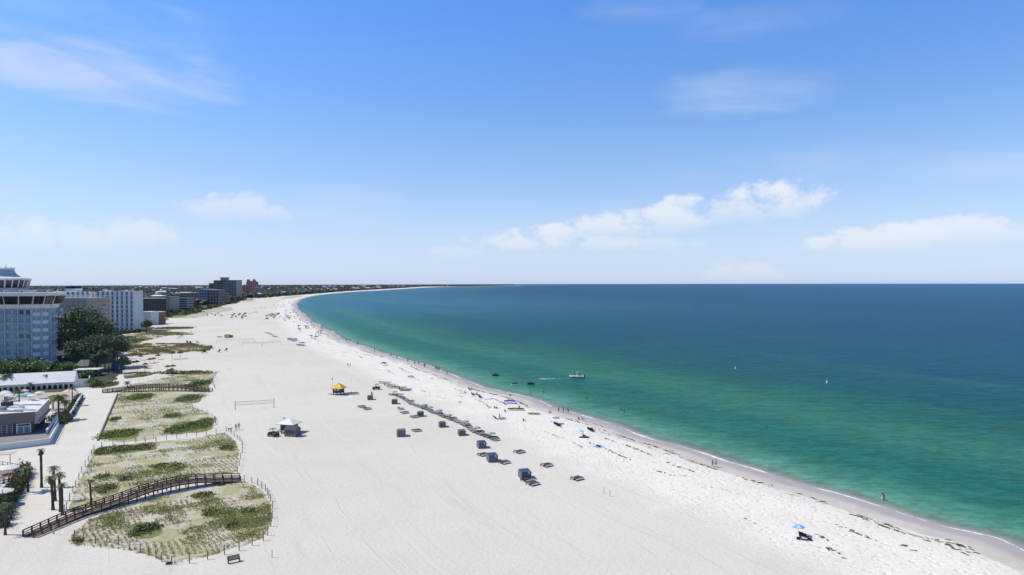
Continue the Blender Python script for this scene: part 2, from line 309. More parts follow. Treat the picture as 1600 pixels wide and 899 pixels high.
def make_water_mat():
    m_, nt, b = newmat('sea_water')
    geo = nt.nodes.new('ShaderNodeNewGeometry'); pos = geo.outputs['Position']
    sd = attr_node(nt, 'sd'); sl = attr_node(nt, 'sl')
    dep = M_(nt, 'MULTIPLY', sd, -1.0)
    wb = NOISE(nt, COMB(nt, M_(nt, 'MULTIPLY', sl, 0.006), M_(nt, 'MULTIPLY', sd, 0.022), 0.0), 1.0, 4, 0.55, 0.6)
    wb2 = NOISE(nt, COMB(nt, M_(nt, 'MULTIPLY', sl, 0.03), M_(nt, 'MULTIPLY', sd, 0.10), 4.0), 1.0, 4, 0.6, 0.4)
    dn = M_(nt, 'MULTIPLY', dep, M_(nt, 'ADD', 0.45, M_(nt, 'ADD', M_(nt, 'MULTIPLY', wb, 0.75), M_(nt, 'MULTIPLY', wb2, 0.35))))
    lg = M_(nt, 'DIVIDE', M_(nt, 'LOGARITHM', M_(nt, 'ADD', M_(nt, 'MAXIMUM', dn, 0.0), 2.0), 10.0), 3.6)
    cr = nt.nodes.new('ShaderNodeValToRGB'); nt.links.new(lg, cr.inputs[0])
    def ps(mm): return math.log10(mm+2)/3.6
    stops = [(0, (.36, .40, .36)), (3, (.17, .32, .25)), (9, (.08, .26, .19)), (22, (.024, .155, .11)), (40, (.014, .135, .11)), (58, (.034, .17, .115)), (85, (.012, .122, .095)),
             (120, (.004, .090, .098)), (190, (.001, .075, .115)), (400, (.0, .067, .125)), (1000, (.0, .067, .142)), (3000, (.0, .085, .18)), (12000, (.0, .105, .235))]
    e = cr.color_ramp.elements
    e[0].position = ps(0); e[0].color = (*stops[0][1], 1); e[1].position = 1.0; e[1].color = (.0, .105, .245, 1)
    for d, c in stops[1:]:
        x = e.new(min(ps(d), .999)); x.color = (*c, 1)
    col = cr.outputs[0]
    # large patches of sand bottom / deeper weed
    pt = NOISE(nt, COMB(nt, M_(nt, 'MULTIPLY', sl, 0.0022), M_(nt, 'MULTIPLY', sd, 0.0075), 2.0), 1.0, 4, 0.55, 0.8)
    col = MIX(nt, M_(nt, 'MULTIPLY', SM(nt, pt, 0.5, 0.75), SM(nt, dep, 420.0, 60.0, 0, 0.5)), col, (.04, .17, .13))
    col = MIX(nt, M_(nt, 'MULTIPLY', SM(nt, pt, 0.46, 0.3), SM(nt, dep, 12.0, 60.0, 0, 0.6)), col, (.003, .078, .108))
    col = MIX(nt, M_(nt, 'MULTIPLY', SM(nt, sl, 450.0, 1200.0), SM(nt, dep, 900.0, 60.0, 0, .8)), col, MIX(nt, SM(nt, pt, .4, .6), (.03, .145, .225), (.04, .18, .215)))  # far bay made bluer: sky reflection mixed into the water colour
    # wave scale mottling
    sp = nt.nodes.new('ShaderNodeMapping'); nt.links.new(pos, sp.inputs[0]); sp.inputs['Rotation'].default_value = (0, 0, R_(-8)); sp.inputs['Scale'].default_value = (0.5, 1.0, 1)
    w1 = NOISE(nt, sp.outputs[0], 0.2, 5, 0.65, 0.2); w2 = NOISE(nt, sp.outputs[0], 0.75, 4, 0.7); w3 = NOISE(nt, sp.outputs[0], 0.03, 4, 0.6)
    mot = M_(nt, 'ADD', M_(nt, 'MULTIPLY', w1, 0.34), M_(nt, 'ADD', M_(nt, 'MULTIPLY', w3, 0.16), M_(nt, 'MULTIPLY', w2, 0.5)))
    vm = nt.nodes.new('ShaderNodeVectorMath'); vm.operation = 'SCALE'; nt.links.new(col, vm.inputs[0]); nt.links.new(SM(nt, mot, 0.36, 0.66, 0.72, 1.36), vm.inputs['Scale']); col = vm.outputs[0]
    # foam
    fb = NOISE(nt, COMB(nt, M_(nt, 'MULTIPLY', sl, 0.04), 0.0, 3.0), 1.0, 3, 0.6); ff = NOISE(nt, COMB(nt, M_(nt, 'MULTIPLY', sl, 0.5), M_(nt, 'MULTIPLY', sd, 1.6), 0.0), 1.0, 4, 0.7)
    wid = SM(nt, fb, 0.44, 0.68, 0.03, 1.15)
    d1 = M_(nt, 'ABSOLUTE', M_(nt, 'SUBTRACT', M_(nt, 'ADD', dep, M_(nt, 'MULTIPLY', M_(nt, 'SUBTRACT', ff, 0.5), 0.9)), 0.55))
    fo = M_(nt, 'MULTIPLY', SM(nt, M_(nt, 'DIVIDE', d1, wid), 1.0, 0.5), SM(nt, ff, 0.30, 0.5, .35, 1.0))
    fb2 = NOISE(nt, COMB(nt, M_(nt, 'MULTIPLY', sl, 0.055), 0.0, 11.0), 1.0, 3, 0.6)
    d2 = M_(nt, 'ABSOLUTE', M_(nt, 'SUBTRACT', M_(nt, 'ADD', dep, M_(nt, 'MULTIPLY', fb, 4.0)), 5.0))
    fo2 = M_(nt, 'MULTIPLY', SM(nt, d2, 0.5, 0.1), M_(nt, 'MULTIPLY', SM(nt, fb2, 0.6, 0.7), SM(nt, ff, 0.42, 0.55)))
    foam = M_(nt, 'MAXIMUM', M_(nt, 'MULTIPLY', fo, 0.95), M_(nt, 'MULTIPLY', fo2, 0.7))
    col = MIX(nt, foam, col, (0.86, 0.88, 0.88))
    nt.links.new(col, b.inputs['Base Color'])
    nt.links.new(M_(nt, 'ADD', 0.33, M_(nt, 'MULTIPLY', foam, 0.5)), b.inputs['Roughness'])
    b.inputs['IOR'].default_value = 1.33; b.inputs['Specular IOR Level'].default_value = 0.015
    # thin film of water over the sand at the very edge
    tr = nt.nodes.new('ShaderNodeBsdfTransparent'); ms = nt.nodes.new('ShaderNodeMixShader'); out = nt.nodes['Material Output']
    al = M_(nt, 'MAXIMUM', SM(nt, dep, -0.3, 6.0, 0.12, 1.0), foam)
    nt.links.new(al, ms.inputs[0]); nt.links.new(tr.outputs[0], ms.inputs[1]); nt.links.new(b.outputs[0], ms.inputs[2]); nt.links.new(ms.outputs[0], out.inputs['Surface'])
    bn = nt.nodes.new('ShaderNodeBump'); bn.inputs['Strength'].default_value = 0.9; bn.inputs['Distance'].default_value = 0.55
    nt.links.new(M_(nt, 'ADD', M_(nt, 'MULTIPLY', w1, 1.6), M_(nt, 'MULTIPLY', w2, 0.35)), bn.inputs['Height']); nt.links.new(bn.outputs[0], b.inputs['Normal'])
    return m_

# ------------------------------------------------------------------ ground and sea sheets
def ell(px, py, cx, cy, rx, ry): return np.clip(1.5-((px-cx)/rx)**2-((py-cy)/ry)**2, 0, 1)
DUNES = {
 'D1': [(112, 852), (150, 855), (195, 860), (225, 866), (255, 877), (272, 881), (310, 873), (350, 862), (392, 849), (412, 840), (424, 815), (423, 790), (412, 768), (395, 758), (376, 751), (300, 766), (200, 790), (140, 812), (112, 836)],
 'D2': [(150, 702), (200, 695), (260, 689), (310, 683), (352, 677), (368, 690), (374, 705), (370, 740), (300, 746), (230, 768), (160, 790), (106, 802), (118, 762), (135, 730)],
 'D3': [(155, 689), (165, 660), (186, 616), (205, 600), (250, 592), (290, 584), (337, 582), (328, 598), (325, 612), (299, 631), (303, 637), (326, 646), (333, 658), (328, 666), (300, 673), (264, 680), (225, 689), (190, 691)],
 'V4': [(196, 541), (230, 537), (300, 537), (332, 541), (328, 548), (300, 551), (250, 554), (205, 556), (196, 550)],
 'V5': [(188, 525), (235, 518), (268, 519), (262, 525), (225, 533), (200, 540), (170, 541), (170, 528)],
 'V6': [(232, 513.5), (260, 511.5), (307, 512.5), (300, 514.5), (262, 514.5), (236, 516)],
 'V6b': [(215, 522), (240, 517.8), (290, 520), (303, 523), (260, 525)],
 'V7': [(192, 585), (215, 581), (248, 583), (225, 589), (195, 592)],
 'V7b': [(140, 596), (186, 597), (184, 602), (160, 607), (141, 606)],
 'V8': [(248, 488), (280, 486), (318, 485), (332, 489), (322, 494), (300, 498), (268, 497), (250, 500)],
 'V9': [(318, 487), (335, 480), (362, 480), (366, 485), (340, 489)],
 'V10': [(438, 466.3), (450, 463.6), (472, 462.3), (474, 464), (455, 466.8)],
 'V11': [(375, 470.6), (392, 467), (400, 470), (384, 472.5)],
}
SHRUBS = [(182, 680, 28, 9), (200, 678, 18, 8), (300, 667, 33, 10), (275, 673, 18, 7), (320, 660, 14, 8), (218, 621, 20, 7), (296, 623, 20, 8), (312, 600, 18, 7), (185, 703, 36, 7), (225, 700, 22, 6), (160, 708, 16, 5),
          (226, 829, 28, 14), (316, 775, 20, 6), (361, 822, 10, 6), (165, 765, 22, 9), (195, 749, 12, 5), (330, 802, 16, 8), (160, 745, 12, 5), (290, 583, 44, 3), (196, 534, 26, 6), (122, 846, 10, 6), (178, 656, 9, 4), (270, 650, 14, 4),
          (270, 513, 34, 1.8), (250, 729, 20, 4), (278, 730, 14, 5), (270, 492, 24, 5), (355, 700, 14, 5), (390, 800, 18, 6), (345, 756, 9, 4), (160, 601, 16, 4)]
TOWN = [(-3000, 640), (-40, 612), (-5, 610), (112, 604), (118, 590), (138, 606), (170, 604), (188, 596), (190, 592), (186, 575), (180, 562), (188, 548), (190, 536), (172, 526), (225, 519.5), (240, 509), (259, 499), (250, 497), (300, 484), (325, 480), (353, 474), (380, 470.5), (387, 466.8), (415, 465.5),
        (440, 463), (470, 461), (500, 458.6), (540, 455.2), (600, 451.8), (660, 448.2), (720, 446.9), (800, 445.6), (830, 440), (-3000, 440)]
PAVE = [(-400, 900), (-200, 720), (-60, 712), (0, 708), (82, 697), (120, 668), (112, 645), (130, 618), (140, 607), (186, 612), (184, 617), (152, 690), (140, 706), (105, 790), (100, 806), (42, 835), (25, 825), (45, 770), (60, 745), (40, 735), (0, 728), (-400, 760)]
PAVE2 = [(-300, 706), (0, 706), (82, 696), (112, 645), (130, 618), (118, 606), (-300, 628)]

def polar_sheet(name, material, kind, zfun, keep=None, rmin=45.0, rmax=31000.0):
    rr = [rmin]
    while rr[-1] < rmax:
        rr.append(rr[-1]*1.017 if rr[-1] < 12000 else rr[-1]*1.04)
    rr = np.array(rr)
    az = np.concatenate([np.arange(-180, -54, 4.0), np.arange(-54, 54, 0.15), np.arange(54, 180.1, 4.0)])
    A, Rr = np.meshgrid(np.radians(az), rr)
    X = (np.sin(A)*Rr).ravel(); Y = (np.cos(A)*Rr).ravel()
    sd, sl = shore_field(X, Y); Z = zfun(X, Y, sd)
    na = len(az); nr = len(rr)
    i, j = np.meshgrid(np.arange(nr-1), np.arange(na-1), indexing='ij')
    q = np.stack([i*na+j, i*na+j+1, (i+1)*na+j+1, (i+1)*na+j], -1).reshape(-1, 4)[:, ::-1]
    if keep is not None:
        k = keep(sd); q = q[k[q].any(axis=1)]
        used = np.unique(q); mp = np.full(len(X), -1); mp[used] = np.arange(len(used)); q = mp[q]
        X, Y, Z, sd, sl = X[used], Y[used], Z[used], sd[used], sl[used]
    me = bpy.data.meshes.new(name); nv = len(X)
    me.vertices.add(nv); me.vertices.foreach_set('co', np.stack([X, Y, Z], -1).ravel())
    me.loops.add(len(q)*4); me.loops.foreach_set('vertex_index', q.ravel().astype(np.int32))
    me.polygons.add(len(q)); me.polygons.foreach_set('loop_start', (np.arange(len(q))*4).astype(np.int32))
    me.polygons.foreach_set('use_smooth', np.ones(len(q), bool))
    me.update(calc_edges=True)
    def at(n, v):
        a = me.attributes.new(n, 'FLOAT', 'POINT'); a.data.foreach_set('value', np.asarray(v, np.float32))
    at('sd', sd); at('sl', sl)
    o = bpy.data.objects.new(name, me); COL.objects.link(o); me.materials.append(material); o['kind'] = kind
    return o, X, Y, Z, sd, at
def soft_in(px, py, poly, j=2.2):
    n = 0
    for k in range(5):
        a = k*1.2566; n = n + inpoly(px+math.cos(a)*j*1.6, py+math.sin(a)*j*0.7, poly)
    return n/5.0
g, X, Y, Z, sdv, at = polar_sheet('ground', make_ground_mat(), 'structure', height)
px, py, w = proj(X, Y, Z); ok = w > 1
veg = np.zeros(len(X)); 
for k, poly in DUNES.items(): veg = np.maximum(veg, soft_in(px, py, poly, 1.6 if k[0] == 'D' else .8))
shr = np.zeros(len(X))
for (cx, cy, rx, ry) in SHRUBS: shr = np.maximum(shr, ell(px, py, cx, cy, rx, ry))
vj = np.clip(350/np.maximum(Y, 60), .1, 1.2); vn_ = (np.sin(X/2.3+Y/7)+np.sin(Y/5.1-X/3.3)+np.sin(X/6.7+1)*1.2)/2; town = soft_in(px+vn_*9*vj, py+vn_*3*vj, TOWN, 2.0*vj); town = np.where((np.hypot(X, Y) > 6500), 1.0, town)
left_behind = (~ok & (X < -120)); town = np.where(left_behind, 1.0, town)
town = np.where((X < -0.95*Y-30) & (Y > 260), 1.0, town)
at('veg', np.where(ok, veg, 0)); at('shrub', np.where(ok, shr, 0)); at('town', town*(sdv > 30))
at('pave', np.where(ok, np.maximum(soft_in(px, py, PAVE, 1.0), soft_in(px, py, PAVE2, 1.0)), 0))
polar_sheet('sea', make_water_mat(), 'structure', lambda x, y, s: SHZ + curv(x, y) + 0*s, keep=lambda s: s < 4.0)
# near ground disc under the camera
me = bpy.data.meshes.new('ground_near'); n = 48
me.from_pydata([(0, 0, -0.02)]+[(46*math.sin(i*2*math.pi/n), 46*math.cos(i*2*math.pi/n), -0.02) for i in range(n)], [], [(0, (i+1) % n+1, i+1) for i in range(n)])
o = bpy.data.objects.new('near_sand', me); COL.objects.link(o); o['kind'] = 'structure'; me.materials.append(mat('plain_sand', (.69, .67, .64), .9, .06, 2))

# ------------------------------------------------------------------ mesh builder
class MB:
    def __init__(s, sub=None): s.v = []; s.f = []; s.m = []; s.c = []; s.sub = Vector(sub) if sub is not None else None
    def add(s, vs, fs, mi=0, c=None):
        b = len(s.v); s.v += [tuple(p) for p in vs]; s.f += [tuple(b+i for i in q) for q in fs]; s.m += [mi]*len(fs)
        if c is not None: s.c += [c]*len(vs)
        return s
    def obox(s, o, u, n, u0, u1, n0, n1, z0, z1, mi=0, w=Vector((0, 0, 1))):
        o = Vector(o); pts = [o+u*a+n*b+w*c for c in (z0, z1) for b in (n0, n1) for a in (u0, u1)]
        return s.add(pts, [(0, 2, 3, 1), (4, 5, 7, 6), (0, 1, 5, 4), (2, 6, 7, 3), (0, 4, 6, 2), (1, 3, 7, 5)], mi)
    def box(s, x0, x1, y0, y1, z0, z1, mi=0): return s.obox((0, 0, 0), Vector((1, 0, 0)), Vector((0, 1, 0)), x0, x1, y0, y1, z0, z1, mi)
    def prism(s, pts, z0, z1, mi=0, top=None, mt=None):
        n = len(pts); tp = top or pts
        vs = [(p[0], p[1], z0) for p in pts]+[(p[0], p[1], z1) for p in tp]
        s.add(vs, [(i, (i+1) % n, n+(i+1) % n, n+i) for i in range(n)], mi)
        s.add(vs, [tuple(range(n, 2*n)), tuple(range(n-1, -1, -1))], mi if mt is None else mt); return s
    def tube(s, path, r, k=6, mi=0, cap=True):
        path = [Vector(p) for p in path]; rs = r if isinstance(r, (list, tuple)) else [r]*len(path); vs = []
        for i, p in enumerate(path):
            d = (path[min(i+1, len(path)-1)]-path[max(i-1, 0)]).normalized()
            a = d.cross(Vector((0, 0, 1)));
            if a.length < .01: a = Vector((1, 0, 0))
            a.normalize(); b = d.cross(a)
            vs += [p+(a*math.cos(t*2*math.pi/k)+b*math.sin(t*2*math.pi/k))*rs[i] for t in range(k)]
        fs = [(i*k+t, i*k+(t+1) % k, (i+1)*k+(t+1) % k, (i+1)*k+t) for i in range(len(path)-1) for t in range(k)]
        if cap: fs += [tuple(range(k-1, -1, -1)), tuple((len(path)-1)*k+t for t in range(k))]
        return s.add(vs, fs, mi)
    def lathe(s, prof, k=12, c=(0, 0), mi=0):
        vs = [(c[0]+r*math.cos(t*2*math.pi/k), c[1]+r*math.sin(t*2*math.pi/k), z) for r, z in prof for t in range(k)]
        fs = [(i*k+t, i*k+(t+1) % k, (i+1)*k+(t+1) % k, (i+1)*k+t) for i in range(len(prof)-1) for t in range(k)]
        fs += [tuple(range(k-1, -1, -1)), tuple((len(prof)-1)*k+t for t in range(k))]
        return s.add(vs, fs, mi)
    def build(s, name, mats, parent=None, smooth=False, kind=None):
        used = sorted({i for f in s.f for i in f})
        if len(used) != len(s.v):
            mp = {a: b for b, a in enumerate(used)}; s.v = [s.v[i] for i in used]; s.f = [tuple(mp[i] for i in f) for f in s.f]
            if s.c: s.c = [s.c[i] for i in used]
        me = bpy.data.meshes.new(name)
        vs = s.v if s.sub is None else [tuple(Vector(p)-s.sub) for p in s.v]
        me.from_pydata(vs, [], s.f)
        mats = mats if isinstance(mats, (list, tuple)) else [mats]
        for m_ in mats: me.materials.append(m_)
        me.polygons.foreach_set('material_index', s.m)
        if smooth: me.polygons.foreach_set('use_smooth', [True]*len(s.f))
        if s.c:
            ca = me.color_attributes.new('tone', 'FLOAT_COLOR', 'POINT'); ca.data.foreach_set('color', [x for c in s.c for x in (*c, 1)])
        me.update()
        o = bpy.data.objects.new(name, me); COL.objects.link(o)
        if parent is not None: o.parent = parent
        if kind: o['kind'] = kind
        return o
def tag(o, label, cat, group=None, kind=None):
    if label: o['label'] = label
    if cat: o['category'] = cat
    if group: o['group'] = group
    if kind: o['kind'] = kind
    return o
def thing(name, label, cat, loc=(0, 0, 0), rz=0, group=None):
    o = bpy.data.objects.new(name, None); COL.objects.link(o); o.location = loc; o.rotation_euler = (0, 0, rz); o.empty_display_size = .2
    return tag(o, label, cat, group)
CH = {}
def copy_tree(o, parent=None):
    c = o.copy(); COL.objects.link(c)
    if parent is not None: c.parent = parent
    for ch in [x for x in o.children]: copy_tree(ch, c)
    return c
class Kind:
    """first call places the template itself, later calls copy it"""
    def __init__(s, maker): s.maker = maker; s.t = None
    def put(s, loc, rz, label, group=None, scale=1.0):
        if s.t is None: s.t = s.maker(); o = s.t
        else: o = copy_tree(s.t)
        o.location = loc; o.rotation_euler = (0, 0, rz); o.scale = (scale,)*3 if isinstance(scale, (int, float)) else scale
        o['label'] = label
        if group: o['group'] = group
        elif 'group' in o: del o['group']
        return o
def quads_mesh(name, C, U, V, col, material, parent=None, kind=None, sub=None):
    """n leaf faces: centre C, half axes U,V (n,3), colour (n,3)"""
    n = len(C); vs = np.stack([C-U-V, C+U-V*.3, C+U*.4+V, C-U*.6+V*.7], 1).reshape(-1, 3)
    if sub is not None: vs = vs-np.array(sub)
    me = bpy.data.meshes.new(name); me.vertices.add(n*4); me.vertices.foreach_set('co', vs.ravel())
    me.loops.add(n*4); me.loops.foreach_set('vertex_index', np.arange(n*4, dtype=np.int32)); me.polygons.add(n)
    me.polygons.foreach_set('loop_start', np.arange(n, dtype=np.int32)*4); me.update(calc_edges=True)
    ca = me.color_attributes.new('tone', 'FLOAT_COLOR', 'POINT')
    cc = np.concatenate([np.repeat(col, 4, axis=0), np.ones((n*4, 1))], 1); ca.data.foreach_set('color', cc.ravel())
    me.materials.append(material); o = bpy.data.objects.new(name, me); COL.objects.link(o)
    if parent is not None: o.parent = parent
    if kind: o['kind'] = kind
    return o
def rnd_axes(n, size, flat=0.0):
    a = RNG.normal(size=(n, 3)); a[:, 2] *= (1-flat); a /= np.linalg.norm(a, axis=1)[:, None]
    b = RNG.normal(size=(n, 3)); b -= (b*a).sum(1)[:, None]*a; b /= np.linalg.norm(b, axis=1)[:, None]
    s = size*RNG.uniform(.6, 1.3, (n, 1)); return a*s, b*s*.75

LEAF = mat('leaf', (1, 1, 1), .6, .12, .8, .25, attr='tone')
WOOD = mat('weathered_wood', (.10, .065, .05), .85, .25, 6, .15)
RAILW = mat('rail_timber', (.105, .065, .052), .85, .25, 5, .15)
POSTW = mat('fence_post_wood', (.17, .135, .10), .85, .25, 5, .15)
BARK = mat('bark', (.115, .09, .07), .9, .3, 4, .1, bump=.03)
PALMT = mat('palm_trunk', (.085, .07, .055), .9, .3, 6, .1, bump=.03)
ROPE = mat('rope', (.30, .27, .22), .9, .1, 9, .1)
WHITE = mat('white_paint', (.78, .78, .77), .55, .05, .7, .4)
WHITER = mat('white_roof_membrane', (.80, .80, .79), .6, .04, .3, .3)
STUCCO = mat('pale_stucco', (.66, .66, .64), .8, .06, .5, .2)
GLASS = mat('dark_glass', (.03, .035, .045), .12, .3, .3, .6)
BGLASS = mat('blue_glass', (.18, .29, .36), .15, .3, .25, .6)
BLACK = mat('black_plastic', (.02, .02, .022), .5, .2, 4, .4)
GREY = mat('grey_metal', (.30, .31, .32), .5, .12, 2, .4)

def crown_pts(n, cx, cy, cz, rx, ry, rz, clumps=26, tight=.33):
    cl = RNG.normal(size=(clumps, 3)); cl /= np.linalg.norm(cl, axis=1)[:, None]; cl *= RNG.uniform(.35, 1.0, (clumps, 1))**.6
    idx = RNG.integers(0, clumps, n); p = cl[idx]+RNG.normal(size=(n, 3))*tight*RNG.uniform(.5, 1, (n, 1))
    p[:, 2] = np.maximum(p[:, 2], -.75)
    tone = RNG.uniform(.65, 1.35, clumps)[idx][:, None]
    return p*np.array([rx, ry, rz])+np.array([cx, cy, cz]), tone
def tree_obj(label, base, h, r, col=(.055, .085, .03), n=1500, leaf=None, group=None, name='broadleaf_tree', trunk_frac=.35, parent=None):
    t = thing(name, label, 'tree', base, 0, group)
    leaf = leaf or max(.22, r*.085)
    tb = MB(); th = h*trunk_frac+.3*h
    tb.tube([(0, 0, -.1), (r*.03, 0, th*.5), (0, r*.04, th)], [h*.035+.05, h*.026+.04, h*.012+.02], 7)
    for k in range(5):
        a = k*1.26+random.random(); tb.tube([(0, 0, th*(.45+.1*k/2)), (math.cos(a)*r*.35, math.sin(a)*r*.35, th*.85), (math.cos(a)*r*.6, math.sin(a)*r*.6, h*.72)], [h*.014+.02, h*.009+.02, .03], 5)
    tb.build('trunk', BARK, t, True)
    C, tone = crown_pts(n, 0, 0, h*(trunk_frac+1)/2, r, r, h*(1-trunk_frac)/2)
    U, V = rnd_axes(n, leaf); quads_mesh('crown', C, U, V, np.array(col)*2.8*(.6+.4*tone)*RNG.uniform(.75, 1.25, (n, 1)), LEAF, t)
    return t
def bush_obj(name, label, base, rx, ry, h, col, n=500, leaf=.25, group=None):
    C, tone = crown_pts(n, 0, 0, h*.35, rx, ry, h*.65, 18, .4); C[:, 2] = np.abs(C[:, 2])
    U, V = rnd_axes(n, leaf); o = quads_mesh(name, C, U, V, np.array(col)*1.7*(.5+.5*tone)*RNG.uniform(.75, 1.25, (n, 1)), LEAF)
    o.location = base; return tag(o, label, 'shrub', group)
def palm_obj(label, base, top, cr=1.5, skirt=False, nf=22, green=(.085, .11, .04), tr=.17, group=None, dense=1.0):
    base = Vector(base); top = Vector(top); t = thing('palm_tree', label, 'palm', base, 0, group); d = top-base
    mb = MB(); k = 8; pth = [Vector((0, 0, -.1))]+[Vector((d.x*(i/k)**1.4, d.y*(i/k)**1.4, d.z*i/k)) for i in range(1, k+1)]
    rs = [tr*1.45, tr*1.1]+[tr*(1+.08*(-1)**i) for i in range(2, k+1)]
    mb.tube(pth, rs, 8); mb.build('trunk', PALMT, t, True)
    if skirt:
        sk = MB(); L = d.length
        sk.lathe([(tr, d.z-.52*cr*2.2), (tr*2.3, d.z-.9*cr), (tr*1.7, d.z-.5*cr), (tr*.9, d.z-.15*cr)], 9, (d.x, d.y)); sk.build('dead_frond_skirt', mat('dead_fronds', (.10, .08, .055), .9, .35, 5, .1, bump=.05), t)
    fr = MB()
    for i in range(nf):
        a = i*2.4+random.uniform(-.2, .2); up = random.uniform(-.5, 1.15); L = cr*random.uniform(.8, 1.1)
        u = Vector((math.cos(a), math.sin(a), 0)); s = Vector((-u.y, u.x, 0)); pts = []
        for q in range(5):
            f_ = q/4; pts.append(Vector(d)+u*L*f_*math.cos(up*.55)+Vector((0, 0, L*(math.sin(up)*f_*.75-.62*f_*f_))))
        c = tuple(x*random.uniform(1.0, 1.8) for x in green)
        for q in range(4):
            for sg in (-1, 1):
                wd = L*.27*(1-.55*q/4); p0, p1 = pts[q], pts[q+1]; m0 = p0.lerp(p1, .55)
                fr.add([p0, m0, p0.lerp(p1, .8)+s*sg*wd-Vector((0, 0, wd*.45))+u*wd*.4], [(0, 1, 2)], 0, c)
                fr.add([m0, p1, p1+s*sg*wd*.8-Vector((0, 0, wd*.4))+u*wd*.4], [(0, 1, 2)], 0, c)
    fr.build('crown', LEAF, t)
    return t

# ------------------------------------------------------------------ buildings
ZU = Vector((0, 0, 1))
class Face:
    """a vertical facade from ground point A to B (A left, B right as seen); outward normal towards the viewer"""
    def __init__(s, A, B, sub):
        s.A = Vector((A[0], A[1], 0)); B = Vector((B[0], B[1], 0)); s.L = (B-s.A).length; s.u = (B-s.A)/s.L; s.n = Vector((s.u.y, -s.u.x, 0)); s.sub = sub
    def mb(s): return MB(s.sub)
    def box(s, mb, u0, u1, n0, n1, z0, z1, mi=0): return mb.obox(s.A, s.u, s.n, u0, u1, n0, n1, z0, z1, mi)
def windows(face, root, us, zs, w, h, glass, proud=.06, name='window', frame=None):
    proto = None
    for z in zs:
        for u in us:
            if proto is None:
                mb = MB(); mb.obox((0, 0, 0), face.u, face.n, -w/2, w/2, -.1, proud, 0, h)
                if frame:
                    for e in (-w/2-.06, -.03, w/2-.02): mb.obox((0, 0, 0), face.u, face.n, e, e+.08, -.1, proud+.06, -.04, h+.04, 1)
                    mb.obox((0, 0, 0), face.u, face.n, -w/2, w/2, -.1, proud+.055, -.08, 0, 1)
                    mb.obox((0, 0, 0), face.u, face.n, -w/2, w/2, -.1, proud+.055, h, h+.06, 1)
                o = mb.build(name, [glass, frame] if frame else glass, root); proto = o
            else:
                o = proto.copy(); COL.objects.link(o); o.parent = root
            o.location = face.A+face.u*u+Vector((0, 0, z))-face.sub
def slab_building(name, label, px0, px1, ybase, ytop, depth, floors, cols, wallm, glass, skew=0.0, pier=.25, band=.3, z0=0, single=False, cat='building', slabm=None, roofm=None, win=(.62, .6), sidewin=True, parts=True, rows_skip=0):
    A = G(px0, ybase, z0); sc = A.y
    B = ray(px1, ybase); t = (sc+skew)/B.y; B = CAM+B*t; B.z = A.z
    h = zat(px0, ytop, A.x, A.y)-A.z
    root = thing(name, label, cat, A); fc = Face(A, B, A); gz0 = A.z
    bk = Vector((-fc.n.x, -fc.n.y, 0))*depth; a, b = Vector(A), fc.A+fc.u*fc.L
    fp = [(a.x, a.y), (b.x, b.y), (b.x+bk.x, b.y+bk.y), (a.x+bk.x, a.y+bk.y)]
    mb = MB(A); mb.prism(fp, gz0-.5, gz0+h); mb.build('wall', wallm, root)
    rf = MB(A); rf.prism([(p[0], p[1]) for p in fp], gz0+h+.005, gz0+h+.35)
    rf.build('roof', roofm or wallm, root)
    side = Face((b.x, b.y), (b.x+bk.x, b.y+bk.y), A)
    fh = h/floors
    for (fc_, n_) in ((fc, cols), (side, max(1, int(cols*depth/fc.L))) if sidewin else (fc, 0)):
        if n_ == 0: continue
        cw = fc_.L/n_
        us = [(i+.5)*cw for i in range(n_)]; zs = [gz0+fh*(k+.22) for k in range(rows_skip, floors)]
        if parts and n_*floors <= 300:
            windows(fc_, root, us, zs, cw*win[0], fh*win[1], glass)
        else:
            mb = MB(A)
            for z in zs:
                for u in us: fc_.box(mb, u-cw*win[0]/2, u+cw*win[0]/2, 0, .06, z, z+fh*win[1])
            mb.build('windows', glass, root, kind='stuff')
        if pier:
            for i in range(n_+1):
                mb = MB(A); fc_.box(mb, max(0, i*cw-pier/2), min(fc_.L, i*cw+pier/2), -.1, .55, gz0, gz0+h+.25); mb.build('pier', slabm or wallm, root)
        if band:
            for k in range(1, floors+1):
                mb = MB(A); fc_.box(mb, 0, fc_.L, -.1, .42, gz0+k*fh-band/2, gz0+k*fh+band/2-(.05 if k == floors else 0)); mb.build('floor_band', slabm or wallm, root)
    return root, fc, h, A

BROWNW = mat('brown_render', (.21, .17, .15), .8, .12, .4, .2)
TANW = mat('tan_render', (.40, .35, .30), .8, .06, .4, .2)
CREAM = mat('cream_render', (.55, .53, .48), .8, .06, .4, .2)
PINKW = mat('pink_render', (.56, .25, .23), .8, .1, .3, .2)
REDR = mat('red_tile_roof', (.33, .13, .09), .8, .15, .8, .2)
BLUEG = mat('blue_grey_render', (.30, .35, .42), .7, .08, .4, .3)
GREYW = mat('grey_render', (.30, .29, .28), .8, .1, .4, .2)
DKGREY = mat('dark_grey_render', (.18, .175, .175), .8, .1, .4, .2)

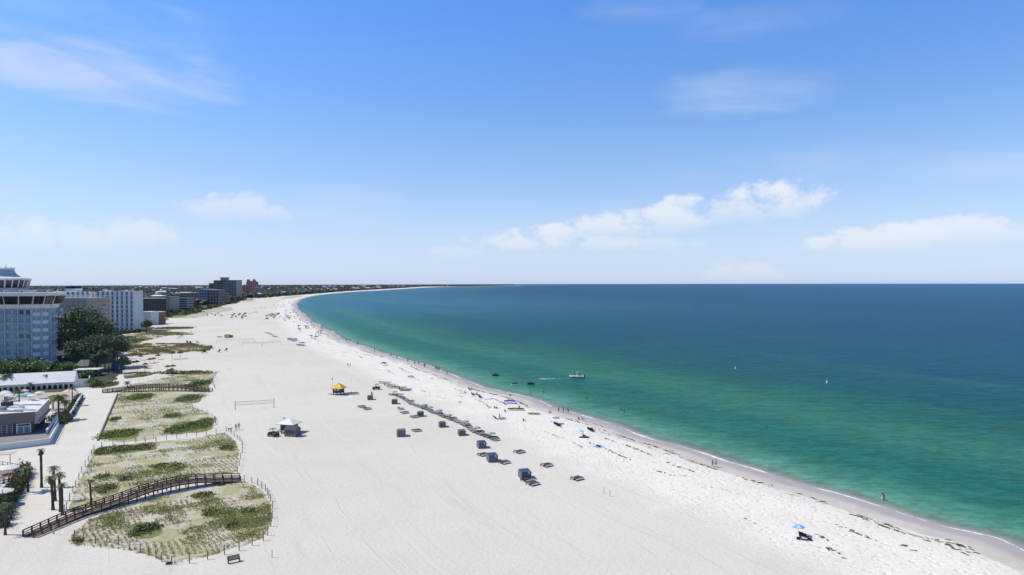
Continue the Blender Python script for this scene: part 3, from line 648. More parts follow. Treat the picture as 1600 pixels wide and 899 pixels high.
# --- blue hotel with overhanging top floor and revolving rotunda
def hotel():
    D = 335.0
    def W(px, d): r = ray(px, 500); q = CAM+r*(d/r.y); return Vector((q.x, q.y, 0))
    pts = [W(-95, D+10), W(-38, D+2), W(-12, D), W(9, D), W(29, D), W(49, D+1), W(65, D+3), W(76.5, D+7), W(87.5, D+15)]
    base = Vector(pts[4]); base.z = 0
    root = thing('hotel_tower', 'blue glass hotel tower with overhanging white top floor and round rooftop restaurant', 'hotel', base)
    zt = zat(40, 482, pts[4].x, pts[4].y)
    back = [W(88, D+38), W(-95, D+40)]
    fp = [(p.x, p.y) for p in pts]+[(p.x, p.y) for p in back]
    cx = sum(p[0] for p in fp)/len(fp); cy = sum(p[1] for p in fp)/len(fp)
    mb = MB(base); mb.prism(fp, -.5, zt); mb.build('wall', mat('blue_panel', (.34, .47, .52), .45, .10, .25, .4), root)
    nfl = 7; fh = zt/nfl
    lightp = mat('pale_blue_panel', (.66, .72, .78), .5, .06, .3, .4)
    for s in range(len(pts)-1):
        fc = Face(pts[s], pts[s+1], base)
        panel = s in (5, 6)
        mb = MB(base); fc.box(mb, -.26, .26, -.1, .75 if not panel else .3, -.2, zt-.02); mb.build('pier', mat('pier_blue', (.46, .55, .60), .6, .06, .3, .3) if s < 6 else mat('blue_panel', (0, 0, 0)), root)
        for k in range(nfl):
            z = k*fh
            if panel:
                mb = MB(base); fc.box(mb, .5, fc.L-.5, 0, .18, z+.05, z+fh*.42); mb.build('spandrel', lightp, root)
                ws = [fc.L*.3, fc.L*.68]
                windows(fc, root, ws, [z+fh*.45], fc.L*.27, fh*.5, BGLASS, .12, frame=WHITE)
            else:
                mb = MB(base); fc.box(mb, .35, fc.L-.35, -.05, 1.0, z+fh-.32, z+fh-.1); mb.build('balcony_slab', mat('slab_pale', (.52, .57, .62), .6, .05, .4, .3), root)
                mb = MB(base); fc.box(mb, .4, fc.L-.4, .86, .92, z+.0, z+1.05); mb.build('balcony_rail', mat('balcony_glass', (.26, .37, .48), .2, .15, .3, .5), root)
                nw = max(1, round(fc.L/3.2)); windows(fc, root, [(i+.5)*fc.L/nw for i in range(nw)], [z+.35], fc.L/nw*.66, fh*.68, GLASS if (k*3+s) % 9 == 4 else BGLASS, .05, frame=WHITE)
    # overhanging top storey, walls leaning outwards
    z1 = zat(40, 482, pts[4].x, pts[4].y); z2 = zat(40, 458.5, pts[4].x, pts[4].y)
    def off(p, k): v = Vector((p[0]-cx, (p[1]-cy)*1.6, 0)).normalized(); return (p[0]+v.x*k, p[1]+v.y*k)
    prof = [(z1-.4, .0), (z1, 1.0), (z1+1.6, 1.3), (z2-1.2, 3.5), (z2, 3.8), (z2+.3, 3.8)]
    fpp = [off(p, 0) for p in fp]
    # round the right-hand end a little further out
    def ring(k): return [off(p, k*(1.0 if i < 6 else 1.0+.1*(i-5)) if i < 9 else k) for i, p in enumerate(fp)]
    mb = MB(base)
    for (za, ka), (zb, kb) in zip(prof[:-1], prof[1:]): mb.prism(ring(ka), za, zb, 0, ring(kb))
    mb.build('top_storey', mat('warm_white', (.82, .80, .77), .7, .05, .4, .3), root)
    for s in range(len(pts)-1):
        ra, rb = ring(1.72), ring(3.7)
        a0, a1, b0, b1 = Vector((*ra[s], z1+2.1)), Vector((*ra[s+1], z1+2.1)), Vector((*rb[s], z2-1.5)), Vector((*rb[s+1], z2-1.5))
        nseg = 3 if s < 5 else 2
        n = (a1-a0).cross(b0-a0).normalized(); n = n if n.y < 0 else -n
        for q in range(nseg):
            f0 = .07+q*.86/nseg+.012; f1 = .07+(q+1)*.86/nseg-.012
            if s < 5: f0 = .05+q*.9/nseg+.01; f1 = .05+(q+1)*.9/nseg-.01
            c = [a0.lerp(a1, f0), a0.lerp(a1, f1), b0.lerp(b1, f1), b0.lerp(b1, f0)]
            mb = MB(base); mb.add([p-n*.3 for p in c]+[p+n*.28 for p in c], [(0, 1, 2, 3), (7, 6, 5, 4), (0, 4, 5, 1), (1, 5, 6, 2), (2, 6, 7, 3), (3, 7, 4, 0)]); mb.build('window', GLASS, root)
        mb = MB(base); ra, rb = ring(1.1), ring(3.95); p0, p1 = Vector((*ra[s], z1+.2)), Vector((*rb[s], z2+.35)); u = (Vector(pts[s+1])-Vector(pts[s])).normalized()
        mb.add([p0-u*.3, p0+u*.3, p1+u*.3, p1-u*.3]+[q+Vector((0, .8, 0)) for q in (p0-u*.3, p0+u*.3, p1+u*.3, p1-u*.3)], [(0, 1, 2, 3), (7, 6, 5, 4), (0, 4, 5, 1), (1, 5, 6, 2), (2, 6, 7, 3), (3, 7, 4, 0)]); mb.build('rib', WHITE, root)
        tp = Vector((*rb[s], z2+.4)); mb = MB(base); mb.tube([tp, tp+Vector((.2, 1.2, 1.1)), tp+Vector((.4, 2.4, 1.25))], .2, 5); mb.build('roof_arm', WHITE, root)
    mb = MB(base); rr_ = ring(2.4); mb.prism(rr_, z2-.4, z2+.35); mb.build('roof', mat('roof_gravel', (.60, .59, .56), .9, .15, 1, .1), root)
    # roof clutter
    for (a, b, d, w, hh, m_) in [(24, 452, 9, 6, 1.8, GREY), (47, 455, 10, 5, 1.2, CREAM), (62, 455, 14, 6, 1.4, GREYW), (74, 453, 20, 5, 1.6, GREY), (34, 449, 18, 12, .5, BLACK)]:
        p = W(a, D+d); mb = MB(base); mb.box(p.x-w/2, p.x+w/2, p.y-1.5, p.y+1.5, z2+.3, z2+.35+hh); mb.build('plant_unit', m_, root)
    # rotunda
    c = W(-6, D+24); s_ = (D+24)/F; rx = 44*s_
    def zz(py): return zat(0, py, c.x, c.y)
    mb = MB(base); mb.lathe([(rx*.93, zz(459)), (rx*.93, zz(449.5))], 40, (c.x, c.y)); mb.build('drum', mat('rotunda_drum', (.52, .55, .60), .6, .05, .3, .3), root, True)
    mb = MB(base); mb.lathe([(rx*.94, zz(449.5)), (rx*.955, zz(447.5)), (rx*.955, zz(447.4)), (rx*1.02, zz(438.2))], 40, (c.x, c.y)); mb.build('window_band', GLASS, root)
    for i in range(28):
        a = i*2*math.pi/28; u = Vector((math.cos(a), math.sin(a), 0)); v = Vector((-u.y, u.x, 0)); cc = Vector((c.x, c.y, 0))
        mb = MB(base); p0 = cc+u*(rx*.96)+Vector((0, 0, zz(449))); p1 = cc+u*(rx*1.03)+Vector((0, 0, zz(437.6)))
        q = [p0-v*.3, p0+v*.3, p1+v*.3, p1-v*.3]; mb.add(q+[x-u*.4 for x in q], [(0, 1, 2, 3), (7, 6, 5, 4), (0, 4, 5, 1), (1, 5, 6, 2), (2, 6, 7, 3), (3, 7, 4, 0)]); mb.build('mullion', WHITE, root)
    mb = MB(base); mb.lathe([(rx*1.02, zz(438.2)), (rx*1.05, zz(437.4)), (rx*1.04, zz(436)), (rx*.98, zz(434.8)), (rx*.72, zz(432.4))], 40, (c.x, c.y)); mb.build('eave', WHITE, root, True)
    mb = MB(base); mb.lathe([(rx*.72, zz(432.4)), (rx*.64, zz(430)), (rx*.57, zz(426)), (rx*.53, zz(421))], 40, (c.x, c.y)); mb.build('roof_cone', mat('rotunda_roof', (.48, .52, .56), .5, .08, .5, .4), root, True)
    mb = MB(base); mb.lathe([(rx*.55, zz(421.4)), (rx*.55, zz(419.4))], 24, (c.x, c.y))
    for i in range(16):
        a = i*math.pi/8; mb.obox((c.x, c.y, 0), Vector((math.cos(a), math.sin(a), 0)), Vector((-math.sin(a), math.cos(a), 0)), rx*.5, rx*.56, -.8, .8, zz(419.4), zz(418.2))
    mb.build('parapet', WHITE, root)
    mb = MB(base); p = Vector((c.x+rx*.46, c.y-2, 0)); mb.tube([p+ZU*zz(420), p+ZU*zz(413.5)], .1, 5); mb.tube([(c.x+rx*1.0, c.y-6, zz(437)), (c.x+rx*1.2, c.y-6, zz(437))], .35, 6); mb.build('antenna', GREY, root)
hotel()

# --- buildings behind
def tan_building():
    root, fc, h, A = slab_building('apartment_block', 'plain tan block with tiny square windows between the blue hotel and the white tower', 60, 136, 531, 467, 28, 9, 9, TANW, GLASS, pier=0, band=0, win=(.13, .22), rows_skip=2)
    mb = MB(A); fc.box(mb, 0, fc.L, -.4, .25, A.z+h-.2, A.z+h+.6); mb.build('parapet', CREAM, root)
tan_building()
root, fc, h, A = slab_building('low_apartments', 'brown low block with cream floor edges beside the blue hotel under the big tree', 80, 121, 548, 497, 18, 5, 4, BROWNW, GLASS, pier=.5, band=.5, slabm=CREAM, roofm=CREAM, win=(.8, .55))
mb = MB(A); fc.box(mb, 4.6, 5.9, -2, -1, A.z+h, A.z+h+5.6); mb.build('chimney', WHITE, root)
def white_tower():
    wm = mat('tower_white', (.76, .76, .75), .7, .05, .2, .3)
    root, fc, h, A = slab_building('white_tower', 'tall white tower with strong vertical piers and nine storeys of windows', 150, 209.5, 519, 456.3, 22, 9, 8, wm, mat('tower_window', (.13, .15, .20), .3, .25, .4, .5), skew=6, pier=1.5, band=.0, slabm=WHITE, win=(.34, .7))
    fh = h/9
    for k in range(9):
        mb = MB(A); fc.box(mb, 0, fc.L, 0, .3, A.z+k*fh+fh*.86, A.z+k*fh+fh*1.1); mb.build('spandrel', mat('spandrel_grey', (.46, .48, .53), .6, .08, .4, .3), root)
    # left wing with grid of square windows
    r2 = MB(A)
    a = ray(103, 519); a = CAM+a*((A.y+5)/a.y); b = ray(141, 519); b = CAM+b*((A.y+2)/b.y)
    f2 = Face(a, b, A); mb = MB(A); f2.box(mb, 0, f2.L, -20, 0, A.z-.5, A.z+h-.3); mb.build('wing_wall', wm, root)
    windows(f2, root, [f2.L*(i+.5)/5 for i in range(5)], [A.z+fh*(k+.3) for k in range(9)], 2.0, 2.4, mat('tower_window', (0, 0, 0)), .06, frame=WHITE)
    f3 = Face(b, (A.x, A.y), A); mb = MB(A); f3.box(mb, .1, f3.L-.1, -18, -1.5, A.z-.5, A.z+h-.6); mb.build('recess_wall', mat('recess_grey', (.30, .32, .34), .6, .15, .3, .3), root)
    for u_ in (0.2, .8): mb = MB(A); f3.box(mb, f3.L*u_-.4, f3.L*u_+.4, -1.5, .4, A.z, A.z+h); mb.build('pier', WHITE, root)
    # stair head with black cap, and little roof boxes
    mb = MB(A); p = ray(116, 519); p = CAM+p*((A.y+10)/p.y); zc = zat(116, 448.5, p.x, p.y); zl = zat(116, 451, p.x, p.y)
    mb.box(p.x-5, p.x+4.5, p.y-4, p.y+4, A.z+h-1, zl); mb.build('stair_head', WHITE, root)
    mb = MB(A); mb.prism([(p.x-4.3, p.y-4.3), (p.x+4, p.y-4.3), (p.x+4, p.y+4.3), (p.x-4.3, p.y+4.3)], zl, zc+.6, 0, [(p.x-3.6, p.y-4.3), (p.x+3.4, p.y-4.3), (p.x+3.4, p.y+4.3), (p.x-3.6, p.y+4.3)]); mb.build('stair_cap', BLACK, root)
    for i in range(14):
        mb = MB(A); u_ = fc.L*(random.random()); fc.box(mb, u_, u_+random.uniform(1, 3), -6-random.random()*9, -5, A.z+h+.3, A.z+h+random.uniform(.8, 1.9)); mb.build('roof_unit', random.choice([GREY, DKGREY, WHITE]), root)
    mb = MB(A); q = fc.A+fc.u*(fc.L*.9)-fc.n*8; mb.prism([(q.x-3, q.y-3), (q.x+3, q.y-3), (q.x+3, q.y+3), (q.x-3, q.y+3)], A.z+h, A.z+h+2.6, 0, [(q.x-.3, q.y-.3), (q.x+.3, q.y-.3), (q.x+.3, q.y+.3), (q.x-.3, q.y+.3)]); mb.build('lift_cap', DKGREY, root)
white_tower()
slab_building('beach_house', 'small building with white end wall and blue glazed front right of the white tower', 210, 221, 508, 488.5, 14, 3, 2, mat('glaze', (.16, .22, .26), .3, .1, .5, .5), GLASS, pier=.3, band=.5, slabm=WHITE, roofm=WHITE, sidewin=False)
slab_building('beach_block', 'plain white windowless block with a white flat roof by the dune', 221, 236, 508.5, 488, 14, 1, 1, mat('block_white', (.58, .58, .55), .8, .05, .3, .2), GLASS, pier=0, band=0, roofm=WHITE, sidewin=False, win=(.01, .01))
slab_building('brick_block', 'red brown brick block attached right of the plain white block', 236, 247.5, 507, 488.3, 14, 3, 2, mat('red_brick', (.23, .13, .105), .85, .2, .5, .15), GLASS, pier=0, band=.3, roofm=WHITE, sidewin=False, slabm=BROWNW)
slab_building('condo_block', 'long dark brown six storey condo with white columns behind the beach houses', 209, 260, 486.5, 466.8, 22, 6, 13, BROWNW, GLASS, pier=.4, band=.35, slabm=mat('brown_trim', (.22, .19, .17), .8, .1, .5, .2), roofm=mat('roof_pale', (.5, .49, .47), .8, .1, .2, .2), win=(.75, .6), parts=False)
root, fc, h, A = slab_building('condo_column_block', 'narrow grey windowless tower joined to the banded balcony condo', 260, 267, 487, 464, 24, 6, 1, GREYW, GLASS, pier=.0, band=0, sidewin=False, win=(.3, .3))
slab_building('balcony_condo', 'grey condo with pale horizontal balcony bands behind green shrubs', 267, 292, 484, 466, 20, 5, 5, DKGREY, GLASS, pier=0, band=1.1, slabm=mat('band_grey', (.42, .42, .42), .7, .08, .4, .2), parts=False, win=(.8, .5))
slab_building('pink_condo', 'pink condo block with a white flat roof beyond the balcony condo', 282, 302, 473, 458, 30, 4, 5, mat('pink_pale', (.42, .27, .26), .8, .1, .3, .2), GLASS, pier=0, band=.4, roofm=WHITE, parts=False)
slab_building('pink_low_block', 'low red roofed pink block left of the pink condo', 274, 283, 470, 460, 20, 3, 3, mat('pink_pale', (0, 0, 0)), GLASS, pier=0, band=0, roofm=REDR, parts=False)
slab_building('grey_blue_block', 'blue grey block with pale roof left of the dark stepped hotel', 311, 326, 475, 452.5, 35, 5, 4, BLUEG, GLASS, pier=0, band=.5, parts=False, roofm=WHITE)
slab_building('slate_block', 'slate grey block with a side wing in front of the dark stepped hotel', 324, 342, 476, 453.5, 25, 5, 4, DKGREY, GLASS, pier=.6, band=.5, parts=False, slabm=GREYW, roofm=WHITE)
slab_building('mauve_block', 'dull mauve low block under the dark stepped hotel', 331, 352, 474, 459, 22, 4, 5, mat('mauve', (.28, .19, .19), .8, .1, .3, .2), GLASS, pier=0, band=.4, parts=False)
def dark_hotel():
    A = G(327, 468.5); root = thing('stepped_hotel', 'dark grey stepped hotel tower, the tallest building down the beach', 'hotel', A)
    def blk(x0, x1, yt, dd, dep, m_, nm='wall', cols=5, fl=11):
        a = ray(x0, 468); a = CAM+a*((A.y+dd)/a.y); b = ray(x1, 468); b = CAM+b*((A.y+dd)/b.y); z = zat(x0, yt, a.x, a.y)
        mb = MB(A); mb.box(a.x, b.x, a.y, a.y+dep, A.z-.5, z); mb.build(nm, m_, root)
        mb = MB(A); mb.box(a.x-.6, b.x+.6, a.y-.6, a.y+dep+.6, z+.01, z+1.2); mb.build('cornice', DKGREY, root)
        if cols:
            f_ = Face((a.x, a.y), (b.x, b.y), A); cw = f_.L/cols; fh = (z-A.z)/fl; mb = MB(A); m2 = MB(A)
            for k in range(fl):
                for i in range(cols): f_.box(mb, (i+.2)*cw, (i+.8)*cw, 0, .1, A.z+fh*(k+.2), A.z+fh*(k+.75))
                f_.box(m2, 0, f_.L, 0, .8, A.z+fh*(k+.9), A.z+fh*(k+1.05)-.05)
            mb.build('windows', GLASS, root, kind='stuff'); m2.build('floor_edges', GREYW, root, kind='stuff')
    blk(326.8, 334, 443.5, 6, 30, DKGREY, cols=4); blk(334, 349, 439, 3, 34, DKGREY, cols=8)
    blk(344.5, 353.5, 434.3, 14, 16, GREYW, 'lift_tower', cols=0); blk(349, 357, 441.5, -6, 20, GREYW, cols=3); blk(355, 369.3, 438.7, 0, 34, GREYW, cols=6)
dark_hotel()
def pink_palace():
    A = G(378, 460); root = thing('pink_palace_hotel', 'pink palace hotel with two belfry towers beyond the dark stepped hotel', 'hotel', A)
    def blk(x0, x1, y0, y1, dd, dep, m_, nm): 
        a = ray(x0, 460); a = CAM+a*((A.y+dd)/a.y); b = ray(x1, 460); b = CAM+b*((A.y+dd)/b.y); z0 = zat(x0, y0, a.x, a.y); z1 = zat(x0, y1, a.x, a.y)
        mb = MB(A); mb.box(a.x, b.x, a.y, a.y+dep, z0, z1); mb.build(nm, m_, root)
        f_ = Face((a.x, a.y), (b.x, b.y), A); n_ = max(1, int(f_.L/7)); fl = max(1, int((z1-z0)/5)); mb = MB(A)
        for k in range(fl):
            for i in range(n_): f_.box(mb, f_.L*(i+.3)/n_, f_.L*(i+.7)/n_, 0, .2, z0+(z1-z0)*(k+.25)/fl, z0+(z1-z0)*(k+.75)/fl)
        mb.build('windows', GLASS, root, kind='stuff')
    blk(378, 384, 461, 447, 4, 40, PINKW, 'left_wing'); blk(381, 401, 461, 445, 8, 40, PINKW, 'wall'); blk(384.8, 398, 445, 440.5, 12, 34, PINKW, 'upper_floors')
    for x in (385.8, 394.8): blk(x, x+3.2, 441, 437.8, 10, 10, PINKW, 'belfry'); blk(x+.3, x+2.9, 437.8, 436.6, 11, 8, REDR, 'belfry_roof')
    blk(387.5, 396, 440.5, 439.4, 14, 30, REDR, 'roof'); blk(398, 404, 461, 450, 4, 30, mat('pink_pale', (0, 0, 0)), 'right_wing'); blk(398, 405, 450, 449.2, 3, 32, WHITE, 'wing_roof'); blk(383, 394, 461, 458, -20, 10, WHITE, 'terrace')
pink_palace()
# pale condos far down the coast
for i, (x0, x1, yb, yt, m_) in enumerate([(502.8, 504, 450, 445, WHITE), (520, 521.8, 451, 444.6, WHITE), (523, 524, 451, 445, WHITE), (535, 536.2, 450.5, 445.2, WHITE), (565, 570, 450, 447.6, CREAM), (509, 513, 452, 448.8, CREAM),
                                        (611, 616, 449.6, 447.2, WHITE), (622, 632, 449.4, 447.4, WHITE), (547, 553, 451, 448.6, CREAM), (464, 469, 456, 451.6, CREAM), (474, 480, 455, 452, WHITE), (443, 450, 457, 452.4, BLUEG), (415, 421, 459, 454, PINKW), (405, 412, 460, 455, CREAM)]):
    slab_building('distant_condo', 'pale condo block far down the coast among the distant trees', x0, x1, yb, yt, 25, 5, 4, m_, GLASS, pier=0, band=0, parts=False, sidewin=False)['group' if 0 else 0] if 0 else None
    r_, _, _, _ = slab_building('distant_condo', 'pale condo block far down the coast among the distant trees', x0, x1, yb, yt, 25, 5, 4, m_, GLASS, pier=0, band=0, parts=False, sidewin=False)
    r_['group'] = 'pale condos far down the coast'
# houses of the far town
def far_house(i):
    def mk():
        t = thing('distant_house', 'small house among the far trees', 'house'); w, d, h = [(14, 10, 6), (22, 11, 5), (10, 9, 8), (34, 14, 9)][i]
        MB().box(-w/2, w/2, -d/2, d/2, -.3, h).build('wall', [CREAM, WHITE, mat('pink_pale', (0, 0, 0)), BLUEG][i], t)
        mb = MB(); e = .8; mb.prism([(-w/2-e, -d/2-e), (w/2+e, -d/2-e), (w/2+e, d/2+e), (-w/2-e, d/2+e)], h+.01, h+2.6, 0, [(-w/2+d/2, -.2), (w/2-d/2, -.2), (w/2-d/2, .2), (-w/2+d/2, .2)]); mb.build('roof', [WHITE, mat('grey_roof', (.36, .35, .34), .8, .1, .3, .2), REDR, WHITE][i], t)
        f = Face((-w/2, -d/2), (w/2, -d/2), Vector((0, 0, 0))); mb = MB()
        for k in range(4): f.box(mb, w*(k+.3)/4, w*(k+.7)/4, 0, .1, 1.2, h-1.5)
        mb.build('windows', GLASS, t, kind='stuff'); return t
    return Kind(mk)
HK = [far_house(i) for i in range(4)]
rs = random.Random(5)
def in_town(px, py): return bool(inpoly(np.array([px]), np.array([py]), TOWN)[0])
cnt = 0
while cnt < 190:
    x = rs.uniform(195, 720); yb = np.interp(x, [200, 260, 325, 387, 470, 540, 600, 660, 720], [500, 478, 476, 464, 459, 454.5, 451.5, 448.8, 447.6])
    y = 446.6+(yb-446.6)*rs.random()**1.5
    if x > 660 and rs.random() < .6: continue
    if not in_town(x, y): continue
    p = G(x, y)
    k = rs.choices([0, 1, 2, 3], [4, 4, 1, 1.2])[0]
    HK[k].put(p, rs.uniform(-.5, .5), ['cream walled house with white hipped roof among the distant trees', 'long white walled house with grey hipped roof among the distant trees', 'pale pink house with red hipped roof among the distant trees', 'long blue grey building with white hipped roof among the distant trees'][k],
              ['distant cream houses', 'distant long white houses', 'distant pink houses', 'distant blue grey buildings'][k]); cnt += 1

# far-off wood: thousands of clumps over the town
def far_wood(name, n, sampler, hmin, hmax, nmz):
    ico = bmesh.new(); bmesh.ops.create_icosphere(ico, subdivisions=1, radius=1.0)
    bv = np.array([v.co[:] for v in ico.verts]); bf = np.array([[v.index for v in f.verts] for f in ico.faces]); ico.free()
    Pp = sampler(n); n = len(Pp); nv = len(bv)
    r = RNG.uniform(hmin, hmax, n); sc = np.stack([r*RNG.uniform(.8, 1.5, n), r*RNG.uniform(.8, 1.5, n), r*RNG.uniform(.75, 1.1, n)], -1)
    jit = RNG.uniform(.6, 1.4, (n, nv, 1))
    V = bv[None]*jit*sc[:, None]+Pp[:, None]+np.array([0, 0, 1])*(r*.55)[:, None, None]
    Fc = (bf[None]+(np.arange(n)*nv)[:, None, None]).reshape(-1, 3)
    me = bpy.data.meshes.new(name); me.vertices.add(n*nv); me.vertices.foreach_set('co', V.ravel()); me.loops.add(Fc.size); me.loops.foreach_set('vertex_index', Fc.ravel().astype(np.int32))
    me.polygons.add(len(Fc)); me.polygons.foreach_set('loop_start', np.arange(len(Fc), dtype=np.int32)*3); me.update(calc_edges=True)
    base = np.array([.038, .056, .046])*RNG.uniform(.55, 1.6, (n, 1))*np.stack([RNG.uniform(.8, 1.5, n), np.ones(n), RNG.uniform(.7, 1.3, n)], -1)
    ca = me.color_attributes.new('tone', 'FLOAT_COLOR', 'POINT'); cc = np.concatenate([np.repeat(base, nv, 0), np.ones((n*nv, 1))], 1); ca.data.foreach_set('color', cc.ravel())
    me.materials.append(LEAF); o = bpy.data.objects.new(name, me); COL.objects.link(o); return o
def samp_far(n):
    out = []
    xs = RNG.uniform(-250, 825, n*4); u = RNG.uniform(0, 1, n*4)
    yb = np.interp(xs, [-250, 205, 260, 325, 353, 387, 470, 540, 600, 660, 720, 820], [490, 486, 484, 476, 473, 465.5, 460.5, 455, 451.8, 448.5, 447.3, 446.2])
    yt = np.interp(xs, [-250, 300, 820], [446.6, 446.0, 445.0]); ys = yt+(yb-yt)*u**1.25
    okm = inpoly(xs, ys, TOWN)
    for x, y in zip(xs[okm][:n], ys[okm][:n]): out.append(G(x, y)[:])
    return np.array(out)
o = far_wood('distant_wood', 14000, samp_far, 3.0, 7.0, 0); tag(o, 'distant mass of dark green trees filling the far coast up to the horizon', 'wood', None, 'stuff')

# ------------------------------------------------------------------ middle-distance trees
GRN = (.05, .075, .03); GRN2 = (.075, .10, .035); OLV = (.095, .10, .045)
def G_tree(px, py, ptop, rpx, label, col=GRN, n=1500, group=None, **k):
    b = GG(px, py); h = zat(px, ptop, b.x, b.y)-b.z; r = rpx*b.y/F
    return tree_obj(label, b, h, r, col, n, group=group, **k)
G_tree(131, 548, 487, 30, 'largest dark round-crowned tree in front of the tan block', (.046, .064, .036), 13000, trunk_frac=.2, leaf=.5)
G_tree(152, 556, 503, 24, 'dark spreading tree just right of the largest round-crowned tree', (.042, .060, .034), 9000, trunk_frac=.25, leaf=.48)
G_tree(176, 574, 528, 22, 'dark tree leaning over the small blue hut', (.042, .058, .032), 4500, trunk_frac=.45, leaf=.4)
G_tree(152, 578, 527, 20, 'dark tree with bare trunks behind the grey thatched hut', (.042, .058, .032), 4500, trunk_frac=.45, leaf=.4)
G_tree(108, 560, 520, 18, 'olive tree at the right corner of the blue hotel', (.06, .075, .035), 2400, leaf=.6)
G_tree(120, 572, 536, 14, 'smaller dark tree between the hotel corner and the thatched hut', (.045, .06, .03), 1600, leaf=.5)
lbl = ['green tree at the blue hotel foot', 'olive tree at the blue hotel foot']
for i, (x, yb, yt, r, c) in enumerate([(4, 592, 566, 11, OLV), (20, 590, 568, 14, GRN2), (38, 590, 572, 12, GRN), (57, 588, 566, 13, GRN2), (72, 588, 568, 12, OLV), (88, 587, 567, 13, GRN), (104, 586, 568, 12, GRN2), (-15, 592, 565, 15, GRN), (30, 584, 561, 16, GRN), (-40, 590, 565, 18, GRN2), (52, 580, 562, 12, GRN), (112, 582, 572, 8, GRN2)]):
    wh = ['partly cut by the left picture edge', 'second from the left edge', 'left of the small lawn palm', 'behind the first arcade palm', 'between the two arcade palms', 'behind the second arcade palm', 'at the right end of the arcade roof', 'just outside the left edge', 'higher up against the hotel wall', 'outside the left edge', 'against the pale hotel panels', 'at the right foot of the hotel'][i]
    G_tree(x, yb, yt, r, (lbl[0] if c != OLV else lbl[1])+', '+wh, c, 1600, group='green trees at the foot of the blue hotel' if c != OLV else 'olive trees at the foot of the blue hotel', leaf=.42, trunk_frac=.15)
G_tree(148, 604, 592, 9, 'low green tree right of the white wall at the end of the arcade', GRN2, 1200, leaf=.3, trunk_frac=.1)
G_tree(135, 590, 581, 10, 'dark low tree behind the white wall', GRN, 900, leaf=.35, trunk_frac=.1)
G_tree(195, 577, 560, 8, 'dark tree on the right of the small blue hut', GRN, 1300, leaf=.3, trunk_frac=.35)
G_tree(229, 521.5, 502, 7, 'umbrella-shaped dark tree standing alone on the sand before the brick block', (.035, .045, .022), 700, leaf=.6, trunk_frac=.5)
for (x, y, yt, r) in [(236, 505, 500, 6), (246, 503, 498, 7), (254, 501, 497, 6), (205, 520, 515, 8), (190, 522, 517, 9), (176, 524, 517, 9), (216, 519, 515, 6)]:
    p = GG(x, y); s = p.y/F; bush_obj('shrub', 'dark shrub clump at the foot of the white tower and brick block', p, r*s, r*s*.8, (y-yt)*s, GRN, 300, .6, 'dark shrubs at the foot of the towers')
# green belt of shrubs along the back of the beach
for i in range(60):
    x = rs.uniform(246, 372); y = np.interp(x, [246, 300, 330, 372], [494, 488, 480, 472])-rs.uniform(-3, 4)*np.interp(x, [246, 372], [1.6, .5]); p = GG(x, y); s = p.y/F; r = rs.uniform(3, 6)*s
    bush_obj('shrub', 'green shrub in the belt between the condos and the sand', p, r, r, rs.uniform(2, 4.5)*s*np.interp(x, [246, 372], [1, .7]), rs.choice([GRN, (.06, .07, .03), GRN2]), 160, .9, 'shrub belt behind the far beach')
for i in range(46):
    x = rs.uniform(372, 640); y = np.interp(x, [372, 387, 440, 470, 540, 600, 660], [470.5, 466.2, 463.5, 460.6, 455.4, 452, 449])-.4; p = GG(x, y); s = p.y/F
    bush_obj('shrub', 'dark shrub at the edge of the far white strand', p, rs.uniform(5, 9)*s, 3*s, rs.uniform(1.6, 3.2)*s, GRN, 110, 2.4, 'shrubs along the far strand')

# ------------------------------------------------------------------ hotel grounds
def arcade():
    A = G(-60, 616); B = G(115.5, 606); root = thing('arcade', 'long low white arcade with round arches and a bright white roof', 'building', A)
    f = Face(A, B, A); e = zat(115, 596.5, B.x, B.y); nb = 20; bw = f.L/nb
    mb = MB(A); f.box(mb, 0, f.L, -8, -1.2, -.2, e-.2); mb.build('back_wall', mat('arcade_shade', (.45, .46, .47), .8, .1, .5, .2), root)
    mb = MB(A)
    # arch fascia: strips round each arch
    for i in range(nb):
        u0 = i*bw; u1 = u0+bw; ar = bw*.34; cz = e-1.35; c = (u0+u1)/2
        f.box(mb, u0, c-ar, -.3, 0, 0, cz); f.box(mb, c+ar, u1, -.3, 0, 0, cz)
        K = 8
        for k in range(K):
            a0 = math.pi*k/K; a1 = math.pi*(k+1)/K; xa = c-math.cos(a0)*ar; xb = c-math.cos(a1)*ar; za = cz+math.sin(a0)*ar*.95; zb = cz+math.sin(a1)*ar*.95
            q = [f.A+f.u*xa+ZU*za, f.A+f.u*xb+ZU*zb, f.A+f.u*xb+ZU*e, f.A+f.u*xa+ZU*e]; mb.add(q+[p-f.n*.3 for p in q], [(0, 1, 2, 3), (7, 6, 5, 4), (0, 4, 5, 1)])
        f.box(mb, u0, c-ar, -.3, 0, cz, e); f.box(mb, c+ar, u1, -.3, 0, cz, e)
    mb.build('arch_wall', STUCCO, root)
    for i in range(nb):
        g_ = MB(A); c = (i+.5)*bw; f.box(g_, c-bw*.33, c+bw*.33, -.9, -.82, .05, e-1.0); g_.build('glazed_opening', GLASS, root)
    mb = MB(A); ridge = zat(60, 587.5, f.A.x+f.u.x*f.L*.66, f.A.y+4.4)
    q = [f.A-f.u*.3+f.n*.6+ZU*(e+.02), f.A+f.u*(f.L+.3)+f.n*.6+ZU*(e+.02), f.A+f.u*(f.L+.3)-f.n*4.5+ZU*ridge, f.A-f.u*.3-f.n*4.5+ZU*ridge, f.A+f.u*(f.L+.3)-f.n*9+ZU*(e+.02), f.A-f.u*.3-f.n*9+ZU*(e+.02)]
    mb.add(q, [(0, 1, 2, 3), (3, 2, 4, 5), (1, 4, 2), (0, 3, 5), (0, 5, 4, 1)]); mb.build('roof', WHITER, root)
arcade()
